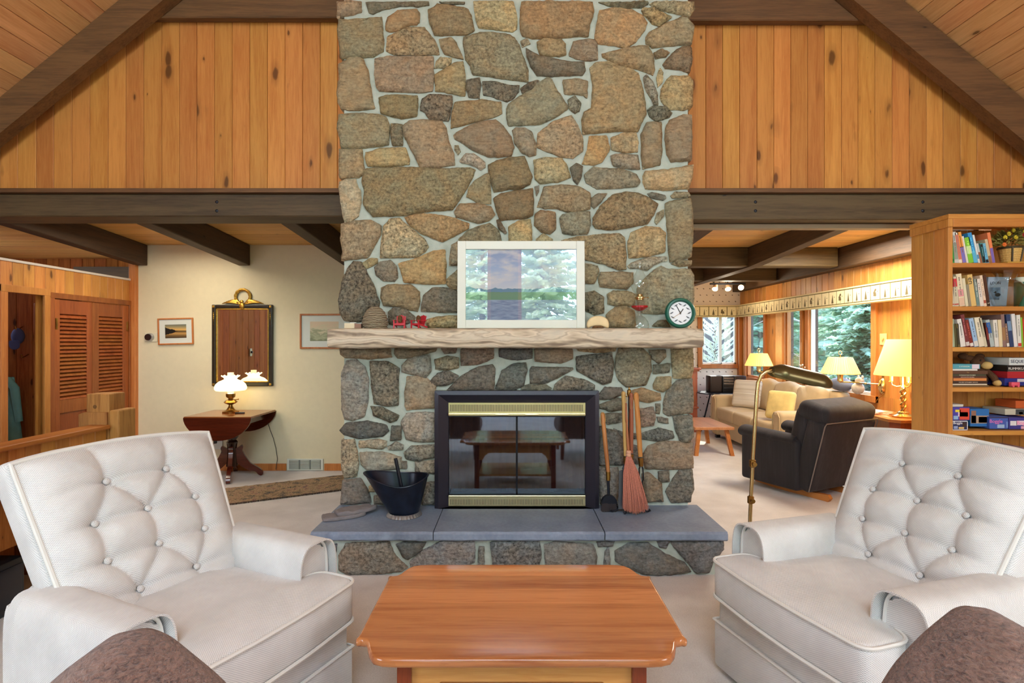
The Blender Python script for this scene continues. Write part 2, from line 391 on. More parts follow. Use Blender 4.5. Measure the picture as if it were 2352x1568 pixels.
# wall behind the viewer: tall windows either side of a broad timber post
BY = -3.6
st = struct('wall_behind')
bm = B(); box(bm, -4.2, -2.75, BY-.1, BY, 0, 5); box(bm, 2.45, 4.2, BY-.1, BY, 0, 5); box(bm, -2.75, 2.45, BY-.1, BY, 0, .3); box(bm, -2.75, 2.45, BY-.1, BY, 4.3, 6.1)
obj('paneling', bm, CEDAR, st, False)
bm = B(); rbox(bm, -.42, .12, BY-.12, BY+.04, .3, 4.3, .01); obj('post', bm, BEAM_R, st, False)
for i, (x0, x1) in enumerate(((-2.75, -.42), (.12, 2.45))):
    wst = struct('window_%d' % (i+4))
    bm = B()
    for z in (.3, 2.2, 4.22): box(bm, x0, x1, BY-.08, BY, z, z+.08)
    for x in (x0, x1-.07): box(bm, x, x+.07, BY-.08, BY, .3, 4.3)
    obj('window_frame', bm, TRIMW, wst, False)
    for z0, z1 in ((.38, 2.2), (2.28, 4.22)):
        bm = B(); box(bm, x0+.07, x1-.07, BY-.045, BY-.04, z0, z1); obj('pane', bm, GLASS, wst, False)
# low ceilings of the two back rooms, boards run across; the left one falls towards the back wall
for nm, x0, x1, y1 in (('ceiling_back_left', -6.9, -1.156, 7.0), ('ceiling_back_right', 1.212, 3.85, 9.1)):
    zc = (lambda y: 2.43+max(0, 5.87-y)*.062) if x0 < 0 else (lambda y: 2.43)
    st = struct(nm); n_ = int((y1-4.2)/.122+1)
    for k in range(n_):
        y = 4.2+.122*k; ta = Vector((0, .122, zc(y+.122)-zc(y))).normalized()
        obj('board', plank((x0, y, zc(y)), ta, (1, 0, 0), Vector((0, ta.z, -ta.y)), .122, 0, x1-x0, .02, .002), PINE_X, st, False)
    bm = B(); prism(bm, [(x0, 4.195, zc(4.195)+.025), (x0, 5.87, zc(5.87)+.025), (x0, y1+.1, zc(y1)+.025), (x0, y1+.1, 2.8), (x0, 4.195, 2.8)], (x1-x0, 0, 0)); obj('roof_deck', bm, DARKF, st, False)
bm = B(); box(bm, -1.15, 1.205, 4.36, 9.2, 2.57, 2.7); box(bm, -7.0, -4.26, 1.7, 4.18, 2.5, 2.6); sobj('roof_middle', bm, DARKF)
bm = B(); box(bm, -7.0, -4.26, 1.7, 1.8, -.5, 2.6); sobj('wall_foyer_front', bm, CEDAR)
# ---- left back room and foyer
bm = B(); box(bm, -4.09, .9, 5.87, 5.97, -.45, 2.43); sobj('wall_back_left', bm, CREAM)
bm = B(); rbox(bm, -4.02, -2.43, 5.852, 5.87, 0, .075, .004); rbox(bm, -2.02, -.9, 5.852, 5.87, 0, .075, .004); sobj('baseboard_back_left', bm, TRIMW)
bm = B(); rbox(bm, -4.1, -4.03, 5.82, 5.872, -.42, 2.40, .004); sobj('trim_1', bm, TRIMW)
st = struct('wall_foyer_back'); boards(st, (-6.9, 6.84, 0), (1, 0, 0), (0, 0, 1), (0, -1, 0), [.15]*22, -.42, 2.43, CEDAR)
bm = B(); box(bm, -5.4, -4.1, 6.7, 6.82, 2.15, 2.31); obj('ledger', bm, BEAM_X, st, False)
bm = B(); box(bm, -6.95, -6.85, 1.8, 7, -.45, 2.43); box(bm, -7, -4.1, 6.87, 6.95, -.45, 2.43); box(bm, -7, -4.1, 4.05, 4.14, -.42, 2.43); sobj('wall_foyer_side', bm, CEDAR)
WX = -4.09
pw = struct('wall_partition')
boards(pw, (WX, 4.14, 0), (0, 1, 0), (0, 0, 1), (1, 0, 0), [.105]*17, lambda a: 1.80 if a > .2 else -.42, 2.04, PINE, c=.003)
bm = B(); box(bm, WX-.03, WX, 4.775, 4.83, -.42, 1.8); box(bm, WX-.03, WX, 5.80, 5.87, -.42, 1.8); obj('backing', bm, PINE, pw, False)
bm = B(); rbox(bm, WX-.06, WX+.012, 4.14, 5.86, 2.04, 2.062, .004); sobj('trim_2', bm, plain('pale_trim', C(214, 205, 196), .5))
# niche opening with coats
dst = struct('door_1')
def casing(parent, y0, y1, zt, z0=-.42, cw=.06, m=TRIMW, x=WX):
    for q in (y0-cw, y1):
        bm = B(); rbox(bm, x, x+.018, q, q+cw, z0, zt+cw, .004); obj('casing', bm, m, parent, False)
    bm = B(); rbox(bm, x, x+.02, y0-cw, y1+cw, zt, zt+cw, .004); obj('casing', bm, m, parent, False)
casing(dst, 4.40, 4.745, 1.79)
st = struct('wall_niche'); boards(st, (-5.9, 5.16, 0), (1, 0, 0), (0, 0, 1), (0, -1, 0), [.15]*12, -.42, 2.0, CEDAR)
bm = B(); box(bm, -4.16, -4.14, 4.75, 5.16, -.42, 2.0); obj('side_panel', bm, PINE, st, False)
bm = B(); rbox(bm, -4.50, -4.42, 5.12, 5.15, -.42, 1.75, .004); obj('casing', bm, TRIMW, st, False)
for z in (.6, 1.5):
    bm = B(); rbox(bm, -4.425, -4.40, 5.11, 5.125, z, z+.1, .003); obj('hinge', bm, BRASSA, st, False)
# louvered closet doors
casing(struct('door_frame_closet'), 4.85, 5.80, 1.775, cw=.05, m=DOORW)
for i, (y0, y1) in enumerate(((4.855, 5.29), (5.295, 5.795))):
    d = struct('door_%d' % (i+2)); dw = y1-y0
    sw = .06 if i == 0 else .085
    lo = -.4; mid = .80; top = 1.77
    for q in (y0, y1-sw):
        bm = B(); rbox(bm, WX-.03, WX+.008, q, q+sw, lo, top, .004); obj('stile', bm, DOORW, d, False)
    for z0, z1 in ((top-.13, top), (mid-.06, mid+.06), (lo, lo+.2)):
        bm = B(); rbox(bm, WX-.03, WX+.006, y0+sw, y1-sw, z0, z1, .003); obj('rail', bm, DOORW, d, False)
    bm = B(); rbox(bm, WX-.02, WX-.004, y0+sw, y1-sw, lo+.2, mid-.06, .002); obj('lower_panel', bm, DOORW, d, False)
    n = 22; zz = (top-.13-mid-.06)/n
    sl = B(); rbox(sl, -.024, .024, y0+sw, y1-sw, -.004, .004, .002, 1, Matrix.Rotation(R(52), 4, 'Y'))
    me0 = obj('slat', sl, DOORW, d, False); me0.location = (WX-.008, 0, mid+.06+zz*.5)
    for k in range(1, n):
        c = me0.copy(); col.objects.link(c); c.location.z = mid+.06+zz*(k+.5)
    bm = B(); ky = y1-.03 if i == 0 else y0+.04
    cyl(bm, (WX, ky, .78), (WX+.025, ky, .78), .008); ell(bm, (WX+.035, ky, .78), .017, 12, 8); obj('knob', bm, BRASSA, d)
    bm = B(); hy = y0+.02 if i == 0 else y1-.02; rbox(bm, WX+.008, WX+.014, hy-.012, hy+.012, 1.5, 1.6, .002); obj('hinge', bm, BRASSA, d)
# ---- right back room
RXW = 3.75
def ry(px): return RXW*F/(px-CX)
WALLP = None
def mk_wallpaper():
    m, nt, b = mat('sprigged_wallpaper'); p = nd(nt, 'SeparateXYZ', {0: nd(nt, 'TexCoord').outputs['Object']}).outputs
    k = 1/.105; u = mth(nt, 'MULTIPLY', p[0], k); v = mth(nt, 'MULTIPLY', p[2], k)
    row = mth(nt, 'FLOOR', v); u2 = mth(nt, 'ADD', u, mth(nt, 'MULTIPLY', mth(nt, 'MODULO', row, 2.0), .5))
    fu = mth(nt, 'SUBTRACT', mth(nt, 'FRACT', u2), .5); fv = mth(nt, 'SUBTRACT', mth(nt, 'FRACT', v), .5)
    dsum = mth(nt, 'ADD', mth(nt, 'ABSOLUTE', mth(nt, 'ADD', fu, mth(nt, 'MULTIPLY', fv, .4))), mth(nt, 'ABSOLUTE', fv))
    wob = noi(nt, nd(nt, 'TexCoord').outputs['Object'], 60, 2)
    nt.links.new(ramp(nt, mth(nt, 'ADD', dsum, mth(nt, 'MULTIPLY', mth(nt, 'SUBTRACT', wob, .5), .22)), [(.09, C(112, 98, 84)), (.14, C(236, 226, 214))]), b.inputs['Base Color'])
    b.inputs['Roughness'].default_value = .8; return m
WALLP = mk_wallpaper()
BYR = 8.95
wx0, wx1, wz0, wz1 = 3.12, 3.68, 1.02, 1.86
bm = B(); box(bm, 1.0, wx0, BYR, BYR+.1, 0, 2.43); box(bm, wx0, wx1, BYR, BYR+.1, 0, wz0); box(bm, wx0, wx1, BYR, BYR+.1, wz1, 2.43); box(bm, wx1, 3.85, BYR, BYR+.1, 0, 2.43)
sobj('wall_back_right', bm, WALLP)
bm = B(); box(bm, .9, 1.0, 4.27, 9.0, 0, 2.43); sobj('wall_inner_right', bm, WALLP)
w1 = struct('window_1'); f = .055
bm = B(); rbox(bm, wx0-.07, wx0, BYR-.03, BYR+.02, wz0-.06, wz1+.05, .004); rbox(bm, wx1, wx1+.065, BYR-.03, BYR+.02, wz0-.06, wz1+.05, .004); rbox(bm, wx0-.07, wx1+.065, BYR-.035, BYR+.02, wz0-.07, wz0, .004); obj('casing', bm, TRIMW, w1, False)
bm = B()
for x0, x1, z0, z1 in ((wx0, wx0+.02, wz0, wz1), (wx1-.02, wx1, wz0, wz1), (wx0, wx1, wz0, wz0+.025), (wx0, wx1, wz1-.02, wz1), ((wx0+wx1)/2+.005, (wx0+wx1)/2+.05, wz0, wz1)): box(bm, x0, x1, BYR, BYR+.05, z0, z1)
obj('sash', bm, WHITE, w1, False)
for x0, x1 in ((wx0+.02, (wx0+wx1)/2+.005), ((wx0+wx1)/2+.05, wx1-.02)):
    bm = B(); box(bm, x0, x1, BYR+.02, BYR+.025, wz0+.02, wz1-.02); obj('pane', bm, GLASS, w1, False)
bm = B(); rbox(bm, wx0+.14, wx0+.30, BYR-.045, BYR-.02, wz0+.006, wz0+.03, .004); tube(bm, [(wx0+.16, BYR-.04, wz0+.025), (wx0+.2, BYR-.055, wz0+.05), (wx0+.25, BYR-.05, wz0+.045)], .008); obj('crank_handle', bm, WHITE, w1)
# window wall on the right: boards above, between and below three panes
rw = struct('wall_right_back')
ZB, ZT = .83, 1.90
wins = [(ry(1757), ry(1716)), (ry(1842), ry(1806)), (ry(2006), ry(1861))]
def solid(y):
    for a0, a1 in wins:
        if a0-.001 < y < a1+.001: return False
    return True
y = 4.14
while y < BYR:
    y1 = min(y+.122, BYR)
    obj('plank', plank((RXW, y, 0), (0, 1, 0), (0, 0, 1), (-1, 0, 0), y1-y, 1.90, 2.43, c=.004), PINE, rw, False)
    obj('plank', plank((RXW, y, 0), (0, 1, 0), (0, 0, 1), (-1, 0, 0), y1-y, 0, ZB, c=.004), PINE, rw, False)
    y = y1
for a0, a1, c in ((4.14, wins[2][0], .122), (wins[2][1], wins[1][0], .2), (wins[1][1], wins[0][0], .16), (wins[0][1], BYR, .3)):
    n = max(1, round((a1-a0)/c)); boards(rw, (RXW, a0, 0), (0, 1, 0), (0, 0, 1), (-1, 0, 0), [(a1-a0)/n]*n, ZB, 1.90, PINE, c=.004)
bm = B(); box(bm, RXW+.025, RXW+.1, 4.1, BYR+.1, 0, ZB); box(bm, RXW+.025, RXW+.1, 4.1, BYR+.1, 1.9, 2.45)
for a0, a1 in ((4.1, wins[2][0]), (wins[2][1], wins[1][0]), (wins[1][1], wins[0][0]), (wins[0][1], BYR+.1)): box(bm, RXW+.025, RXW+.1, a0, a1, ZB, 1.9)
obj('backing', bm, DARKF, rw, False)
for i, (y0, y1) in enumerate(wins):
    ws = struct('window_%d' % (i+2) if i < 2 else 'window_6')
    cw = .075 if i == 2 else .06
    bm = B(); rbox(bm, RXW-.03, RXW+.01, y0-cw, y0, ZB-.07, ZT, .004); rbox(bm, RXW-.03, RXW+.01, y1, y1+cw, ZB-.07, ZT, .004); rbox(bm, RXW-.035, RXW+.01, y0-cw, y1+cw, ZB-.07, ZB, .004)
    obj('casing', bm, TRIMW, ws, False)
    bm = B()
    for a0, a1, z0, z1 in ((y0, y0+.025, ZB, ZT), (y1-.025, y1, ZB, ZT), (y0, y1, ZB, ZB+.03), (y0, y1, ZT-.03, ZT)): box(bm, RXW, RXW+.05, a0, a1, z0, z1)
    obj('sash', bm, WHITE if i == 2 else TRIMW, ws, False)
    bm = B(); box(bm, RXW+.02, RXW+.025, y0+.02, y1-.02, ZB+.02, ZT-.02); obj('pane', bm, GLASS, ws, False)
    bm = B(); rbox(bm, RXW-.01, RXW+.09, y0, y1, ZB-.02, ZB, .004); obj('window_sill', bm, WHITE if i == 2 else TRIMW, ws, False)
bm = B(); rbox(bm, RXW-.03, RXW-.005, ry(1806)+.06, ry(1786), ZB, 1.9, .003); sobj('trim_3', bm, plain('lit_jamb_tone', C(222, 178, 128), .5, var=.08))  # pale colour stands in for light falling on the window jamb
bm = B(); rbox(bm, RXW-.04, RXW, 4.93, 5.04, .1, 1.9, .01); sobj('trim_4', bm, plain('grey_curtain_edge', C(196, 190, 180), .7))
bm = B(); rbox(bm, RXW-.05, RXW+.01, BYR-.09, BYR, .0, 1.95, .004); sobj('trim_5', bm, TRIMW)

# ---------------------------------------------------------------- timbers
def timber(label, x0, x1, y0, y1, z0, z1, m, r=.008, nm='ceiling_beam'):
    bm = B(); rbox(bm, x0, x1, y0, y1, z0, z1, r, 1); return tag(obj(nm, bm, m, None, False), label, 'beam')
for s, lab in ((-1, 'left'), (1, 'right')):
    x0, x1 = (-4.18, -1.152) if s < 0 else (1.207, 4.28)
    z0 = 2.308 if s < 0 else 2.283
    h = timber('dark horizontal timber header under the board wall, %s of the stone chimney' % lab, x0, x1, 4.0, 4.25, z0, 2.475, BEAM_X)
    bm = B(); rbox(bm, x0, x1, 3.965, 4.06, 2.476, 2.508, .004); obj('ledge_board', bm, BEAM_R, h, False)
    bm = B()
    for q in ((-2.17, -.0) if s < 0 else (1.79, 3.02)):
        if q > -.5 and s < 0: continue
        for z in (2.35, 2.415): ell(bm, (q, 4.0, z), (.012, .006, .012), 10, 6)
    obj('bolt', bm, BLACKM, h)
    timber('brown horizontal tie timber at the top of the board wall, %s of the stone chimney' % lab, x0, x1, 3.99, 4.06, 3.765 if s < 0 else 3.745, 4.08, BEAM_R)
    # rafter
    sl = .815 if s < 0 else .828
    lo = (lambda x: 2.79+.815*(x+3.763)) if s < 0 else (lambda x: 2.732+.828*(3.763-x))
    xa, xb = s*4.2, s*1.21
    bm = B(); pts = [(xa, 3.90, lo(xa)), (xb, 3.90, lo(xb)), (xb, 3.90, lo(xb)+.3), (xa, 3.90, lo(xa)+.3)]
    pts = [Vector((p[0], p[1], min(p[2], CEIL(p[0])-.004))) for p in pts]
    prism(bm, [p_+Vector((0, -.015, 0)) for p_ in pts], (0, .10, 0)); tag(obj('rafter', bm, BEAM_R, None, False), 'sloping brown rafter along the gable, %s of the stone chimney' % lab, 'rafter')
tag(obj('curtain_track', (lambda bm: (rbox(bm, 1.25, 3.05, 4.12, 4.19, 2.245, 2.28, .004), bm)[1])(B()), plain('putty_track', C(150, 132, 104), .5), None, False), 'putty coloured curtain track under the dark header right of the chimney', 'track')
JB = 2.207
def joist(label, x0, x1, y1, ya, z_near, left):
    zt = 2.428; top = [(4.26, zt+(.1 if left else 0)), (y1, zt)]
    bm = B(); prism(bm, [(x0, 4.26, z_near), (x0, ya, JB), (x0, y1, JB), (x0, y1, zt), (x0, 4.26, top[0][1])] if ya < y1 else [(x0, 4.26, z_near), (x0, y1, JB), (x0, y1, zt), (x0, 4.26, top[0][1])], (x1-x0, 0, 0))
    bmesh.ops.bevel(bm, geom=bm.edges[:], offset=.006, segments=1, affect='EDGES'); tag(obj('ceiling_joist', bm, BEAM_Y, None, False), label, 'beam')
for x, lab in ((-3.926, 'dark first ceiling joist from the foyer side in the left back room'), (-2.822, 'dark ceiling joist above the mirror in the left back room'), (-1.69, 'dark ceiling joist beside the chimney in the left back room')):
    joist(lab, x-.125, x, 5.865, 9, 2.312, True)
joist('dark joist beside the chimney in the window room', 1.485, 1.637, 8.94, 6.0, 2.30, False)
joist('dark middle joist crossing the window room ceiling', 2.60, 2.715, 8.94, 6.0, 2.29, False)
timber('dark cross timber with long crack nearest in the window room ceiling', 1.212, 3.60, 6.0, 6.16, JB+.012, 2.428, BEAM_X)
timber('dark cross timber near the wallpaper wall of the window room', 1.212, 3.60, 7.4, 7.55, JB+.012, 2.428, BEAM_X)
timber('dark wall beam along the top of the window wall', 3.62, 3.755, 4.26, 8.94, 2.2, 2.428, BEAM_Y)

# ================================================================ STONE CHIMNEY
def mk_stone():
    m, nt, b = mat('field_stone'); oi = nd(nt, 'ObjectInfo'); v = coords(nt, (1, 1, 1), True)
    n1 = noi(nt, v, 7, 5, .6, .6); n2 = noi(nt, v, 55, 6, .7, .3); n3 = noi(nt, coords(nt, (1, 1, 3.2), True), 18, 5, .65, .5)
    base = oi.outputs['Color']; mot = oi.outputs['Alpha']
    warm = mixc(nt, 1.0, base, C(232, 196, 150), 'MULTIPLY'); cool = mixc(nt, 1.0, base, C(196, 208, 206), 'MULTIPLY')
    c = mixc(nt, ramp(nt, n1, [(.38, 0.0), (.62, 1.0)]), cool, warm)
    c = mixc(nt, .55, c, base)
    k = mth(nt, 'MULTIPLY_ADD', mth(nt, 'SUBTRACT', n2, .5), mth(nt, 'MULTIPLY_ADD', mot, 3.2, 1.2), 1.0)
    k = mth(nt, 'ADD', k, mth(nt, 'MULTIPLY', mth(nt, 'SUBTRACT', n3, .5), 1.4))
    k = mth(nt, 'MAXIMUM', k, .16)
    kk = nd(nt, 'CombineColor', {0: k, 1: k, 2: k}).outputs[0]
    nt.links.new(mixc(nt, 1.0, c, kk, 'MULTIPLY'), b.inputs['Base Color'])
    b.inputs['Roughness'].default_value = .82; b.inputs['Specular IOR Level'].default_value = .25
    h = mth(nt, 'ADD', mth(nt, 'MULTIPLY', n2, .5), mth(nt, 'ADD', mth(nt, 'MULTIPLY', n3, .5), noi(nt, v, 16, 4)))
    bump(nt, b, h, 1.0, .022); return m
STONE = mk_stone()
def mk_mortar():
    m, nt, b = mat('mortar'); v = coords(nt); n = noi(nt, v, 14, 5)
    nt.links.new(ramp(nt, n, [(.3, C(164, 174, 162)), (.7, C(190, 198, 186))]), b.inputs['Base Color'])
    b.inputs['Roughness'].default_value = .9; bump(nt, b, noi(nt, v, 30, 5), .5, .012); return m
MORTAR = mk_mortar()
PAL = dict(t=(166, 146, 112), g=(146, 140, 116), p=(168, 144, 114), o=(190, 152, 102), d=(104, 100, 90), w=(202, 190, 156), b=(138, 116, 90), y=(190, 170, 124), k=(92, 94, 92), l=(170, 165, 150), r=(166, 128, 98), n=(118, 114, 100))
